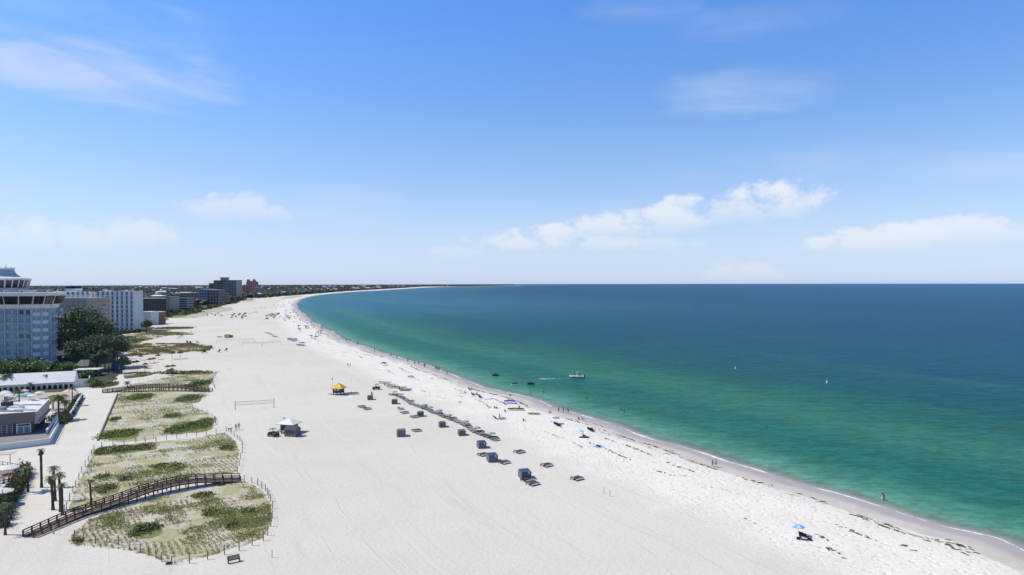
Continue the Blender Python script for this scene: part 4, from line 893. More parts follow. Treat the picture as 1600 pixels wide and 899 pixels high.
def wall_run(name, label, pts, h, th, m_, cap=None, cat='wall'):
    root = thing(name, label, cat, pts[0])
    for a, b in zip(pts[:-1], pts[1:]):
        f = Face(a, b, pts[0]); mb = MB(pts[0]); f.box(mb, 0, f.L, -th, 0, a.z-.3, a.z+h); mb.build('wall_panel', m_, root)
        if cap: mb = MB(pts[0]); f.box(mb, -.06, f.L+.06, -th-.06, .06, a.z+h+.002, a.z+h+.12); mb.build('coping', cap, root)
    return root
wall_run('garden_wall', 'short white wall at the right end of the arcade', [G(116, 606), G(139, 604.5)], 2.9, .3, STUCCO, WHITE)
wall_run('gate_wall', 'narrow white wall return beside the low green tree', [G(139, 604.5), G(141, 597)], 2.6, .3, WHITE)
def hut1():
    A = G(117, 589); root = thing('pool_bar', 'flat white roofed bar with dark open sides behind the short white wall', 'bar', A); f = Face(A, G(152, 588), A)
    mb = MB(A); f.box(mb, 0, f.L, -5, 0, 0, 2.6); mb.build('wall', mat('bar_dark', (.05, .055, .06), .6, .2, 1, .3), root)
    for i in range(6): mb = MB(A); f.box(mb, i*f.L/5-.1, i*f.L/5+.1, .01, .25, 0, 2.7); mb.build('post', DKGREY, root)
    mb = MB(A); f.box(mb, -.6, f.L+.6, -6, .8, 2.72, 2.95); mb.build('roof', mat('roof_pinkwhite', (.70, .66, .64), .7, .05, .6, .2), root)
hut1()
def hut2():
    A = G(134, 578); root = thing('thatched_hut', 'grey thatched hut with a hipped roof under the trees', 'hut', A); s = A.y/F
    MB().box(-8*s, 8*s, -2.5, 2.5, 0, 2.0).build('wall', mat('orange_wall', (.35, .18, .10), .8, .1, 1, .2), root)
    MB().prism([(-11*s, -3.4), (11*s, -3.4), (11*s, 3.4), (-11*s, 3.4)], 2.01, 4.6, 0, [(-7*s, -.3), (7*s, -.3), (7*s, .3), (-7*s, .3)]).build('roof', mat('thatch', (.20, .20, .19), .95, .25, 4, .1, bump=.06), root)
    for q in (-7, 7): MB().tube([(q*s, -3, 0), (q*s, -3, 2)], .1, 6).build('post', WOOD, root)
hut2()
def hut3():
    A = G(184, 577); root = thing('blue_hut', 'small blue panelled beach hut under the dark trees', 'hut', A); s = A.y/F
    bl = mat('hut_blue', (.10, .19, .33), .6, .12, 1.5, .3)
    MB().box(-7*s, 7*s, -1.5, 1.5, 0, 3.0).build('wall', bl, root)
    for i in range(7): MB().box(-7*s+i*2.3*s, -7*s+i*2.3*s+.12, -1.6, -1.503, 0, 3.0).build('batten', mat('hut_blue_dark', (.06, .10, .17), .6, .1, 1, .3), root)
    MB().prism([(-8*s, -2), (8*s, -2), (8*s, 2), (-8*s, 2)], 3.01, 3.7, 0, [(-7*s, -.5), (7*s, -.5), (7*s, .5), (-7*s, .5)]).build('roof', DKGREY, root)
    MB().box(4.5*s, 6.3*s, -1.62, -1.505, .1, 2.6).build('door', mat('hut_pale', (.30, .42, .60), .5, .1, 1, .3), root)
hut3()
def restaurant():
    Z = 1.1; c1 = G(57.5, 683, 0); ZT = 6.55
    fr = G(57.5, 643.5, ZT); br = G(77, 624, ZT); flp = G(-70, 652, ZT)
    base = Vector((fr.x, fr.y, 0)); root = thing('beach_restaurant', 'flat roofed grey restaurant with white roof membrane and gridded front windows', 'restaurant', base)
    u = (fr-flp); u.z = 0; L = u.length; u.normalize(); v = (br-fr); v.z = 0; dep = v.length; v.normalize()
    taupe = mat('taupe_fascia', (.20, .175, .16), .75, .07, .8, .25); lt = mat('greige_fascia', (.42, .38, .34), .75, .06, .8, .25)
    bl = [flp, fr, br, flp+v*dep]; P2 = [(p.x, p.y) for p in bl]
    ins = [((flp+v*1).x, (flp+v*1).y), ((fr-u*1+v*1).x, (fr-u*1+v*1).y), ((br-u*1-v*.4).x, (br-u*1-v*.4).y), ((flp+v*(dep-.4)).x, (flp+v*(dep-.4)).y)]
    mb = MB(base); mb.prism(ins, 0, 4.0); mb.build('wall', mat('dark_taupe', (.12, .105, .095), .8, .1, .8, .2), root)
    ff = Face(flp, fr, base); fs = Face(fr, br, base)
    mb = MB(base); ff.box(mb, 0, L, -.35, 0, 3.85, ZT); mb.build('front_fascia', taupe, root)
    mb = MB(base); fs.box(mb, .002, dep, -.35, .003, 3.85, ZT-.003); mb.build('side_fascia', lt, root)
    mb = MB(base); fs.box(mb, .3, dep, -.7, .5, 3.45, 3.84); mb.build('side_beam', lt, root)
    P3 = [tuple((Vector((p[0], p[1], 0))+(q-Vector((p[0], p[1], 0))).normalized()*.15)[:2]) for p in P2 for q in [Vector((sum(a[0] for a in P2)/4, sum(a[1] for a in P2)/4, 0))]]; mb = MB(base); mb.prism(P3, 4.02, 6.2); mb.build('roof', WHITER, root)
    mb = MB(base); ff.box(mb, 0, L, -.42, .05, ZT+.004, ZT+.09); fs.box(mb, .1, dep, -.42, .05, ZT+.006, ZT+.085); mb.build('coping', WHITE, root)
    # roof plant
    for (a, b, w, d, h, m_, nm) in [(11, 636, 2.2, 1.8, 1.5, BLACK, 'exhaust_fan'), (25, 637, 3, 1.5, .5, WHITE, 'skylight'), (34, 637.5, 1, 1, 1.1, WHITE, 'vent'), (2, 640, 2, 1.5, .8, BLUEG, 'air_unit'), (17, 643, 6, .6, .35, GREY, 'duct'), (40, 641, 6, .4, .25, GREY, 'duct'), (9, 630.5, .6, .6, 2.0, DKGREY, 'vent'), (45, 633, 9, .3, .3, GREY, 'duct')]:
        p = G(a, b, 6.3); mb = MB(base); mb.box(p.x-w/2, p.x+w/2, p.y-d/2, p.y+d/2, 6.2, 6.2+h); mb.build(nm, m_, root)
    # front windows: gridded roll-up doors
    WF = Face(flp+v*.98, fr+v*.98, base)
    nW = 10; bw = 4.3
    for i in range(nW):
        u1 = L-5.4-(i)*bw
        if u1 < 4: break
        u0 = u1-3.5; mb = MB(base); WF.box(mb, u0, u1, .02, .1, 1.15, 3.5); mb.build('window', GLASS, root)
        fm = mat('sash_cream', (.50, .48, .45), .6, .05, 1, .3)
        mb = MB(base)
        for q in range(4): WF.box(mb, u0-.08+q*3.5/3, u0+.08+q*3.5/3, .02, .18, 1.1, 3.55)
        for q in range(6): WF.box(mb, u0, u1, .02, .17, 1.1+q*.475, 1.2+q*.475)
        mb.build('window_frame', fm, root)
    mb = MB(base); WF.box(mb, L-4.6, L-1.4, .02, .12, 1.1, 3.6); mb.build('entrance_frame', WHITE, root)
    for q in (0, 1): mb = MB(base); WF.box(mb, L-4.3+q*1.45, L-3.1+q*1.45, .121, .16, 1.2, 2.75); mb.build('door', BGLASS, root)
    mb = MB(base); WF.box(mb, L-4.3, L-1.65, .121, .16, 2.95, 3.4); mb.build('transom', GLASS, root)
    # slatted side
    SF = Face(fr-u*.98+v*.9, br-u*.98, base)
    for i in range(26): mb = MB(base); SF.box(mb, .3+i*SF.L/27, .45+i*SF.L/27, .02, .25, 1.0, 3.45); mb.build('side_slat', mat('slat_grey', (.11, .105, .10), .7, .1, 2, .2), root)
    # raised terrace
    t0 = G(-60, 711.5); t1 = G(78, 694.5); t2 = G(92, 668); t3 = Vector((flp.x, flp.y+18, 0))
    tz = 1.1; tt = thing('raised_terrace', 'raised white walled terrace with glass railing in front of the grey restaurant', 'terrace', t1)
    mb = MB(t1); mb.prism([(t0.x, t0.y), (t1.x, t1.y), (t2.x, t2.y), (t3.x, t3.y)], -.2, tz-.1); mb.build('floor', mat('terrace_floor', (.30, .27, .26), .8, .1, 1, .2), tt)
    for a, b, nm in ((t0, t1, 'front_wall'), (t1, t2, 'side_wall')):
        f = Face(a, b, t1); mb = MB(t1); f.box(mb, 0, f.L, -.25, .02, -.2, tz+.35); mb.build(nm, STUCCO, tt)
        mb = MB(t1); f.box(mb, -.05, f.L+.05, -.3, .08, tz+.352, tz+.43); mb.build('coping', WHITE, tt)
        n_ = int(f.L/2)
        for i in range(n_+1): mb = MB(t1); f.box(mb, i*f.L/n_-.03, i*f.L/n_+.03, -1.6, -1.54, tz-.1, tz+1.05) if nm == 'front_wall' else f.box(mb, i*f.L/n_-.03, i*f.L/n_+.03, -.2, -.14, tz+.43, tz+1.3); mb.build('rail_post', WHITE, tt)
        mb = MB(t1); f.box(mb, 0, f.L, -1.6, -1.54, tz+1.05, tz+1.12) if nm == 'front_wall' else f.box(mb, 0, f.L, -.2, -.14, tz+1.3, tz+1.37); mb.build('handrail', WHITE, tt)
    # ramp wall to the right of the terrace
    wall_run('ramp_wall', 'sloping pale blue grey wall right of the restaurant terrace', [G(74, 686), G(91, 660)], 2.3, .3, mat('ramp_pale', (.42, .47, .54), .7, .05, .6, .3), WHITE)
    # row of white chairs against the terrace wall
    def chair():
        t = thing('white_chair', '', 'chair'); s = .5
        MB().box(-s/2, s/2, -s/2, s/2, .42, .47).build('seat', WHITE, t); MB().box(-s/2, s/2, s/2-.05, s/2, .472, .95).build('backrest', WHITE, t)
        for a in (-1, 1):
            for b in (-1, 1): MB().box(a*.23-.02, a*.23+.02, b*.23-.02, b*.23+.02, 0, .418).build('leg', WHITE, t)
            MB().box(a*.26-.02, a*.26+.02, -.22, .22, .62, .66).build('arm', WHITE, t)
        return t
    ck = Kind(chair)
    for i, x in enumerate((38, 41, 48.5, 51, 58.5, 61, 69, 72)):
        p = G(x, 698.6-(x-38)*.13); ck.put(p, 0.1, 'white chair standing on the sand against the restaurant terrace wall', 'white chairs along the terrace wall', 1.25)
restaurant()
wall_run('planter_wall', 'low white wall with coping running back beside the hedge', [G(111, 652), G(128.5, 622)], 1.3, .35, STUCCO, WHITE)
wall_run('kerb_wall', 'low dark timber edging between the paved walk and the northern dune', [G(153.5, 689), G(170, 650), G(184.5, 616)], .45, .3, mat('edging', (.30, .26, .22), .85, .2, 2, .1))
for i in range(14):
    f_ = i/13; a = G(106, 652); b = G(124, 622); p = a.lerp(b, f_); p.z = 0
    bush_obj('hedge_shrub', 'dark green hedge shrub along the low white planter wall', p, .9+rs.random()*.5, .9, 1.5, GRN, 260, .2, 'hedge along the planter wall')
for (x, y, r, h) in [(82, 658, 1.4, 1.6), (88, 657, 1.6, 1.8), (96, 655, 1.5, 1.5), (101, 650, 1.6, 1.6), (98, 662, 1.3, 1.2), (104, 660, 1.0, 1.0), (92, 652, 1.2, 1.6)]:
    bush_obj('garden_shrub', 'green garden shrub in the bed right of the restaurant', G(x, y), r, r, h, GRN2, 320, .2, 'shrubs in the restaurant bed')
# pool terrace between arcade and restaurant
def sheet(name, pts, z, m_):
    mb = MB(); ps = [G(a, b) for a, b in pts]; mb.add([(p.x, p.y, z) for p in ps], [tuple(range(len(ps)))[::-1]]); o = mb.build(name, m_); o['kind'] = 'structure'
    if o.data.polygons[0].normal.z < 0: o.data.flip_normals()
    return o
sheet('pool_terrace', [(-120, 632), (-120, 616), (60, 613), (124, 612), (116, 622), (106, 650), (82, 656), (78, 622), (0, 628)], .006, mat('pink_pavers', (.55, .46, .40), .85, .1, 1.2, .15))
sheet('pool_water', [(22, 622), (27, 617.5), (56, 617), (52, 622)], .014, mat('pool_blue', (.16, .42, .52), .08, .15, .8, .6))
sheet('courtyard_lawn', [(-120, 616), (-120, 611), (112, 606), (95, 613), (20, 616)], .010, mat('lawn', (.10, .12, .05), .9, .3, .7, .1))
UMK = {}
def umbrella_kind(key, col, r=1.0, h=2.1, col2=None, low=.32):
    def mk():
        t = thing('beach_umbrella', '', 'umbrella'); k = 8
        MB().tube([(0, 0, 0), (0, 0, h)], .025, 6).build('pole', WHITE, t)
        m1 = mat('canopy_'+key, col, .7, .06, 2, .2); m2 = mat('canopy2_'+key, col2 or col, .7, .06, 2, .2); mb = MB()
        for i in range(k):
            a, b = i*2*math.pi/k, (i+1)*2*math.pi/k; pa, pb = (math.cos(a)*r, math.sin(a)*r), (math.cos(b)*r, math.sin(b)*r)
            mb.add([(0, 0, h), (pa[0]*.55, pa[1]*.55, h-low*.4), (pb[0]*.55, pb[1]*.55, h-low*.4)], [(0, 1, 2)], i % 2)
            mb.add([(pa[0]*.55, pa[1]*.55, h-low*.4), (pb[0]*.55, pb[1]*.55, h-low*.4), (*pb, h-low), (*pa, h-low)], [(3, 2, 1, 0)], i % 2)
            mb.add([(*pa, h-low), (*pb, h-low), (*pb, h-low-.14), (*pa, h-low-.14)], [(3, 2, 1, 0)], i % 2)
        mb.build('canopy', [m1, m2], t)
        rb = MB()
        for i in range(k): a = i*2*math.pi/k; rb.tube([(0, 0, h-.06), (math.cos(a)*r, math.sin(a)*r, h-low-.03)], .012, 4)
        rb.build('ribs', GREY, t); MB().lathe([(.02, h), (.03, h+.08), (.0, h+.12)], 6).build('finial', WHITE, t)
        return t
    if key not in UMK: UMK[key] = Kind(mk)
    return UMK[key]
grpU = 'white umbrellas around the hotel pool'
for (x, y) in [(3, 622), (10, 620), (16, 623), (8, 618), (37, 616), (51, 624), (62, 619)]:
    umbrella_kind('white', (.75, .75, .74), 1.6, 2.6, low=.5).put(G(x, y+4), 0, 'white parasol beside the hotel pool behind the restaurant roof', grpU)
for (x, y) in [(42, 625), (48, 626)]:
    umbrella_kind('aqua', (.42, .58, .63), 1.2, 2.6, low=.5).put(G(x, y), 0, 'pale aqua parasol beside the hotel pool', 'aqua parasols by the hotel pool')
# ------------------------------------------------------------------ palms
def G_palm(label, bx, by, tx, ty, cr, **k):
    b = G(bx, by); d = b.y; t = CAM+ray(tx, ty)*((b-CAM).dot(Fv)); t.y = d+(.3*(tx-bx)/5)
    return palm_obj(label, b, (t.x, d, t.z), cr, **k)
G_palm('tallest palm with a shaggy bulge below a tiny crown, alone on the pale walk', 65, 762, 64, 703, 1.0, skirt=True, tr=.22, nf=16)
G_palm('palm with wide drooping crown beside the hedge and deck', 44, 769, 42, 732, 1.8, skirt=True, nf=30)
G_palm('rear palm of the cluster of four by the boardwalk, highest crown', 86.5, 783, 83.7, 730, 1.2, tr=.2)
G_palm('front left palm of the cluster of four with a shaggy bulge', 82.8, 797, 80, 744, 1.25, skirt=True, tr=.22)
G_palm('palm of the cluster of four with crown reaching furthest right and up', 94.5, 800, 92.5, 740, 1.2, tr=.2)
G_palm('short leaning palm at the near right of the cluster of four', 97.5, 805, 96.5, 756, 1.0, tr=.2)
G_palm('single slim palm standing behind the near boardwalk', 142.5, 790, 140.5, 750, 1.0, tr=.17)
G_palm('palm leaning at the left picture edge near the foot of the boardwalk', 8, 836, 11, 788, 1.6, skirt=False, nf=26, green=(.05, .065, .03))
G_palm('tall palm with drooping crown beside the restaurant corner', 91.5, 657, 91.5, 619, 3.0, nf=36, tr=.25, green=(.10, .14, .04))
G_palm('palm trunk by the hedge with a large bright green crown', 113, 634, 113, 607, 1.7, nf=26, green=(.08, .11, .03))
G_palm('palm standing in front of the arcade with large dark crown', 75, 606, 74, 586, 2.8, nf=34, green=(.045, .06, .025))
G_palm('palm before the right part of the white arcade roof', 94.5, 604, 94, 584, 2.6, nf=34, green=(.05, .07, .03))
G_palm('palm before the left part of the white arcade roof', 10.5, 610, 10, 586, 2.4, nf=30, green=(.05, .065, .03))
G_palm('small palm on the pool lawn between the arches', 47, 617, 47, 599, 1.6, nf=22, green=(.05, .07, .03))
G_palm('thin palm rising behind the restaurant roof', 30, 640, 30, 609, 1.6, nf=22, green=(.05, .07, .03))
G_palm('bright young palm right of the restaurant roof', 83, 640, 83, 620, 2.3, nf=34, green=(.12, .16, .04))
G_palm('low palm with dark fronds beside the bright young palm', 101, 642, 102, 627, 1.8, nf=26, green=(.04, .05, .025))
G_palm('small palm at the head of the dune between walk and far boardwalk', 199, 606, 198.5, 597, 1.6, nf=26, green=(.07, .09, .04))
for i, (bx, by, tx, ty, w_) in enumerate([(150, 581, 149, 556, 'leftmost'), (157, 583, 158, 549, 'second from left'), (164, 582, 163, 553, 'third from left'), (170, 584, 171, 546, 'fourth from left, tallest'), (177, 583, 178, 556, 'fifth from left'), (183, 583, 184, 550, 'second from right'), (190, 582, 192, 557, 'rightmost')]):
    G_palm('dark palm among the trees by the blue hut, %s of seven' % w_, bx, by, tx, ty, 2.3, nf=30, green=(.05, .062, .03), tr=.2)
# thatched sun shades on the sand near the dark trees
def shade():
    t = thing('thatch_shade', '', 'parasol'); MB().tube([(0, 0, 0), (0, 0, 2.4)], .07, 6).build('pole', WOOD, t)
    MB().lathe([(1.5, 1.9), (1.45, 2.0), (.7, 2.45), (.02, 2.8)], 10).build('canopy', mat('thatch_dark', (.10, .09, .075), .95, .3, 4, .1, bump=.05), t); return t
shk = Kind(shade)
for (x, y) in [(209, 573), (214, 572), (227, 576), (234, 568), (240, 567), (247, 562), (262, 580), (270, 579), (268, 585), (198, 567), (206, 561), (220, 563), (263, 587), (226, 582), (215, 583)]:
    shk.put(G(x, y), rs.random(), 'dark thatched sun shade on the sand between the blue hut and the back dune', 'thatched sun shades near the blue hut')
for (x, y) in [(269, 561.5), (281.5, 561)]:
    shk.put(G(x, y), rs.random(), 'one of two tall dark sun shades standing before the brown dune strip', 'two tall sun shades before the brown dune', (1.2, 1.2, 1.6))
# ------------------------------------------------------------------ boardwalks
def boardwalk(label, base_px, prof, width, post_every, name='boardwalk', step=.3):
    pts = [G(a, b) for a, b in base_px]; root = thing(name, label, 'boardwalk', pts[0])
    s = [0]
    for a, b in zip(pts[:-1], pts[1:]): s.append(s[-1]+(b-a).length)
    L = s[-1]
    def at_(d, side):
        d = min(max(d, 0), L); x = np.interp(d, s, [p.x for p in pts]); y = np.interp(d, s, [p.y for p in pts])
        x2 = np.interp(min(d+1.2, L), s, [p.x for p in pts]); y2 = np.interp(min(d+1.2, L), s, [p.y for p in pts]); x1 = np.interp(max(d-1.2, 0), s, [p.x for p in pts]); y1 = np.interp(max(d-1.2, 0), s, [p.y for p in pts])
        t = Vector((x2-x1, y2-y1, 0)).normalized(); nrm = Vector((-t.y, t.x, 0)); return Vector((x, y, 0))+nrm*width*side, t, nrm
    dz = lambda d: float(np.interp(d/L, [p[0] for p in prof], [p[1] for p in prof]))
    # deck planks, each its own board
    npl = int(L/step); npl = min(npl, 290); stp = L/npl; proto = None
    for i in range(npl):
        d = (i+.5)*stp; c, t, nr = at_(d, .5); slope = (dz(min(d+.3, L))-dz(max(d-.3, 0)))/.6
        if proto is None:
            o = MB().box(-stp*.47, stp*.47, -width/2-.1, width/2+.1, -.06, 0).build('plank', mat('deck_board', (.20, .165, .145), .85, .25, 3, .15), root); proto = o
        else: o = proto.copy(); COL.objects.link(o); o.parent = root
        o.location = c+ZU*(dz(d)+.06)-pts[0]; o.rotation_euler = (0, -math.atan(slope), math.atan2(t.y, t.x))
    np_ = int(L/post_every); 
    for side in (0, 1):
        for i in range(np_+1):
            d = L*i/np_; c, t, nr = at_(d, side); mb = MB(pts[0]); mb.obox(c, t, nr, -.09, .09, -.09, .09, -.15, dz(d)+1.02); mb.build('post', WOOD, root)
        for (zo, hh, nm) in ((1.02, .12, 'top_rail'), (.60, .13, 'mid_rail'), (.24, .12, 'low_rail'), (-.22, .26, 'stringer')):
            for i in range(np_):
                d0_, d1_ = L*i/np_, L*(i+1)/np_; a, t, nr = at_(d0_, side); b, _, _ = at_(d1_, side)
                u = (b+ZU*dz(d1_))-(a+ZU*dz(d0_)); ln = u.length; u.normalize()
                off_ = .075 if side == 0 else -.075; wv = .2 if nm == 'top_rail' else .06
                mb = MB(pts[0]); mb.obox(a+ZU*(dz(d0_)+zo)-nr*off_*(0 if nm == 'top_rail' else 1), u, nr, 0, ln, -wv/2, wv/2, 0, hh); mb.build(nm, RAILW, root)
    return root
boardwalk('near dark timber boardwalk arching over the grassy dunes from walk to beach', [(52, 840.6), (82, 828), (108.6, 816.6), (136, 806), (162, 799), (187, 791.7), (212, 784.6), (236, 777.6), (259, 772), (281, 767), (303, 763), (324, 760), (348, 756.5), (376, 753)],
          [(0, .0), (.12, .15), (.28, .35), (.42, .7), (.55, 1.15), (.7, 1.25), (.8, 1.1), (.9, .55), (1, .05)], 1.9, 1.55, step=.2)
boardwalk('far timber boardwalk arching over the northern dune', [(160, 614.6), (182, 613.2), (205, 613), (230, 612.2), (258, 611.8), (290, 612), (327, 613)],
          [(0, .05), (.12, .45), (.3, 1.2), (.45, 1.55), (.6, 1.6), (.72, 1.3), (.9, .4), (1, .05)], 2.0, 1.5, step=.25)
mb = MB(); p = G(84, 835.5); s0 = MB().box(-.12, .12, -.03, .03, 0, 1.5); o = s0.build('sign_post', mat('sign_pale', (.45, .40, .33), .7, .1, 3, .2)); o.location = p; tag(o, 'pale upright wooden marker post beside the foot of the near boardwalk', 'post')
# ------------------------------------------------------------------ rope fences
def fence(label, base_px, h=1.1, r=.05, every=None, rope=True):
    pts = [GG(a, b) for a, b in base_px]
    if every:
        q = [pts[0]]
        for a, b in zip(pts[:-1], pts[1:]):
            n = max(1, round((b-a).length/every)); q += [a.lerp(b, (i+1)/n) for i in range(n)]
        pts = q
    root = thing('rope_fence', label, 'fence', pts[0])
    tops = []
    for p in pts:
        hh = h*rs.uniform(.88, 1.1); t = p+Vector((rs.uniform(-.06, .06), rs.uniform(-.06, .06), hh)); mb = MB(pts[0]); mb.tube([p-ZU*.2, t], [r*1.1, r], 6); mb.build('post', POSTW, root); tops.append((p, t))
    if rope:
        for lv in (.9, .5):
            mb = MB(pts[0])
            for (a0, a1), (b0, b1) in zip(tops[:-1], tops[1:]):
                A_ = a0.lerp(a1, lv); B_ = b0.lerp(b1, lv); mid = (A_+B_)/2-ZU*.08; mb.tube([A_, mid, B_], .014, 3, cap=False)
            mb.build('rope', ROPE, root)
    return root
fence('rope and post fence curling round the nearest dune patch', [(381.5, 753), (393.7, 755), (402.5, 759), (408.7, 763.7), (414.7, 767.5), (418, 774), (420, 778.6), (422.4, 784), (425.8, 795), (425.3, 809.6), (423, 823), (418, 837), (411.4, 845), (394, 852.7), (373.7, 860.5), (350.5, 867), (324.4, 874.4),
      (296.3, 880.4), (268, 883), (253, 878), (243.8, 872.6), (232.5, 867.6), (218.8, 864), (202.7, 859), (185, 852), (167, 848), (149, 850), (130, 846), (115.7, 843)], 1.35, .07)
fence('rope and post fence round the middle dune patch', [(101, 800), (104, 796), (108.6, 783), (114, 770), (118, 762), (123, 750), (128, 740), (133, 730), (138, 721), (143, 712), (147, 705), (159, 699), (176.5, 697), (194, 696), (211, 692.6), (227, 692.6), (243.8, 690.8), (260, 688), (276, 685.5), (291.8, 682.8),
      (307.3, 682), (322.4, 680), (337.5, 677.4), (353.6, 674), (361, 679), (366, 682.8), (371, 686.5), (375, 690), (378, 695), (379, 700.6), (378.5, 708), (376, 718), (374, 728), (371, 740)], 1.4, .068)
fence('rope fence along the seaward edge of the northern dune', [(213, 690), (226, 688.5), (240, 686), (254, 683), (268, 681), (283, 678), (300, 675), (316, 671), (330, 668), (337, 662), (335, 656), (331, 651), (324, 646), (317, 643), (309, 641), (301, 638), (300, 633), (306, 629), (314, 624), (322, 618), (327, 615)], 1.1, .045)
fence('rope fence along the back edge of the northern dune', [(204, 597), (337, 583)], 1.2, .045, every=3.2)
fence('short rope fence where the northern dune meets the open sand', [(339, 584), (331, 596), (333, 602), (336, 608)], 1.2, .045, every=2.5)
for i, (x, y, l) in enumerate([(425, 871.5, 'lone thin post on the sand right of the bench'), (943.5, 772, 'left of two short stakes on open sand below the lone lounger'), (953, 776, 'right of two short stakes on open sand below the lone lounger')]):
    p = GG(x, y); o = MB().tube([(0, 0, -.2), (.02, 0, 1.2)], .045, 6).build('stake', POSTW); o.location = p; tag(o, l, 'post')
for i, (x, y) in enumerate([(944, 722), (948, 724), (951.5, 723), (953, 726), (964, 721), (974.5, 723)]):
    o = MB().tube([(0, 0, -.2), (.02, 0, 1.1)], .025, 5).build('nest_stake', mat('pale_stake', (.35, .27, .2), .8, .1, 3, .1)); o.location = GG(x, y); tag(o, 'thin pale stake of the roped nest marker near the light blue mat', 'post', 'thin stakes near the light blue mat')
for i, (x, y) in enumerate([(671, 620), (682.5, 620.5), (685.5, 620), (696, 623), (549, 616.5), (560.5, 620), (560, 598), (549, 598)]):
    l, g_ = ('thin grey stake on the sand right of the umbrella row start', 'stakes seaward of the umbrella row') if i < 4 else ('thin pale stake near the yellow roofed tower', 'stakes near the yellow tower')
    o = MB().tube([(0, 0, -.2), (.02, 0, 1.5)], .03, 5).build('stake', POSTW); o.location = GG(x, y); tag(o, l, 'post', g_)
# ------------------------------------------------------------------ dune planting
def sample_poly(poly, n):
    w = [G(a, b) for a, b in poly]; xs = [p.x for p in w]; ys = [p.y for p in w]
    X = RNG.uniform(min(xs), max(xs), n); Y = RNG.uniform(min(ys), max(ys), n)
    k = inpoly(X, Y, [(p.x, p.y) for p in w]); return X[k], Y[k]
def vnoise(x, y, s, seed=0):
    return (np.sin(x/s+seed)+np.sin(y/s*1.13+seed*2)+np.sin((x+y)/s*.71+seed*.7)+np.sin((x-y)/s*1.37+1+seed)+.7*np.sin(x/s*2.9+y/s*2.3+seed)+.7*np.sin(y/s*3.7-x/s*1.9+seed*3))/5
def tufts(X, Y, h, col, blades=5, w=.035, spread=.28):
    n = len(X); C = []; fidx = np.arange(n*blades*3).reshape(-1, 3)
    X = np.repeat(X, blades); Y = np.repeat(Y, blades); N = len(X); a = RNG.uniform(0, 6.28, N); hh = h*RNG.uniform(.6, 1.3, N); s = spread*RNG.uniform(.2, 1, N)
    bx = X+RNG.normal(0, .06, N); by = Y+RNG.normal(0, .06, N); ww = w*RNG.uniform(.7, 1.6, N)
    zc = curv(bx, by)
    v0 = np.stack([bx-np.sin(a)*ww, by+np.cos(a)*ww, zc], -1); v1 = np.stack([bx+np.sin(a)*ww, by-np.cos(a)*ww, zc], -1)
    v2 = np.stack([bx+np.cos(a)*s, by+np.sin(a)*s, zc+hh], -1)
    col = np.repeat(col, blades, 0)*RNG.uniform(.8, 1.2, (N, 1)); return np.stack([v0, v1, v2], 1), col
def tri_obj(name, tris, cols, label, cat):
    V = tris.reshape(-1, 3); n = len(tris); me = bpy.data.meshes.new(name); me.vertices.add(n*3); me.vertices.foreach_set('co', V.ravel()); me.loops.add(n*3); me.loops.foreach_set('vertex_index', np.arange(n*3, dtype=np.int32))
    me.polygons.add(n); me.polygons.foreach_set('loop_start', np.arange(n, dtype=np.int32)*3); me.update(calc_edges=True)
    ca = me.color_attributes.new('tone', 'FLOAT_COLOR', 'POINT'); ca.data.foreach_set('color', np.concatenate([np.repeat(cols, 3, 0), np.ones((n*3, 1))], 1).ravel())
    me.materials.append(LEAF); o = bpy.data.objects.new(name, me); COL.objects.link(o); return tag(o, label, cat, None, 'stuff')
STRAW = np.array([.56, .49, .31]); GRS = np.array([.38, .39, .13]); PALEG = np.array([.50, .47, .24])
for key, n, hh, lab in (('D1', 60000, .26, 'rows of pale sea oats and grass planted on the nearest dune'), ('D2', 60000, .26, 'pale dune grass covering the middle dune patch'), ('D3', 66000, .28, 'straw and green dune grass on the northern dune patch'),
                        ('V4', 26000, .6, 'brown olive grass of the far dune strip'), ('V5', 9000, .6, 'brown grass on the strip beside the dark trees'), ('V6b', 6000, .6, 'thin brown grass strip below the beach block'), ('V7', 4000, .4, 'small brown grass patch beside the dark trees'), ('V7b', 5000, .4, 'grass patch right of the white wall')):
    X, Y = sample_poly(DUNES[key], n); q = vnoise(X, Y, 4.5, len(key)+n % 7)+.45*vnoise(X, Y, 1.3, 2)
    rows = np.sin((X*.80+Y*.60)*2*math.pi/.8+2.2*np.sin(X/2.3+Y/4)+1.5*np.sin(Y/1.7)) > .1
    rz_ = vnoise(X, Y, 7.0, 5) > .05
    dens = np.clip(.04+.95*(q+.06), 0, .9)
    keep = (RNG.random(len(X)) < dens) | (rows & rz_ & (q < .15) & (RNG.random(len(X)) < .26)) | ((key[0] == 'V') & (q > 0)); X, Y, q = X[keep], Y[keep], q[keep]
    c = np.where((q > .22)[:, None], GRS, np.where((RNG.random(len(q)) < .5)[:, None], STRAW, PALEG))
    if key[0] == 'V': c = c*.6+np.array([.24, .18, .06])*.55
    tr_, cc = tufts(X, Y, hh, c, 4, .045 if key[0] == 'D' else .09); tri_obj('dune_grass', tr_, cc, lab, 'grass')
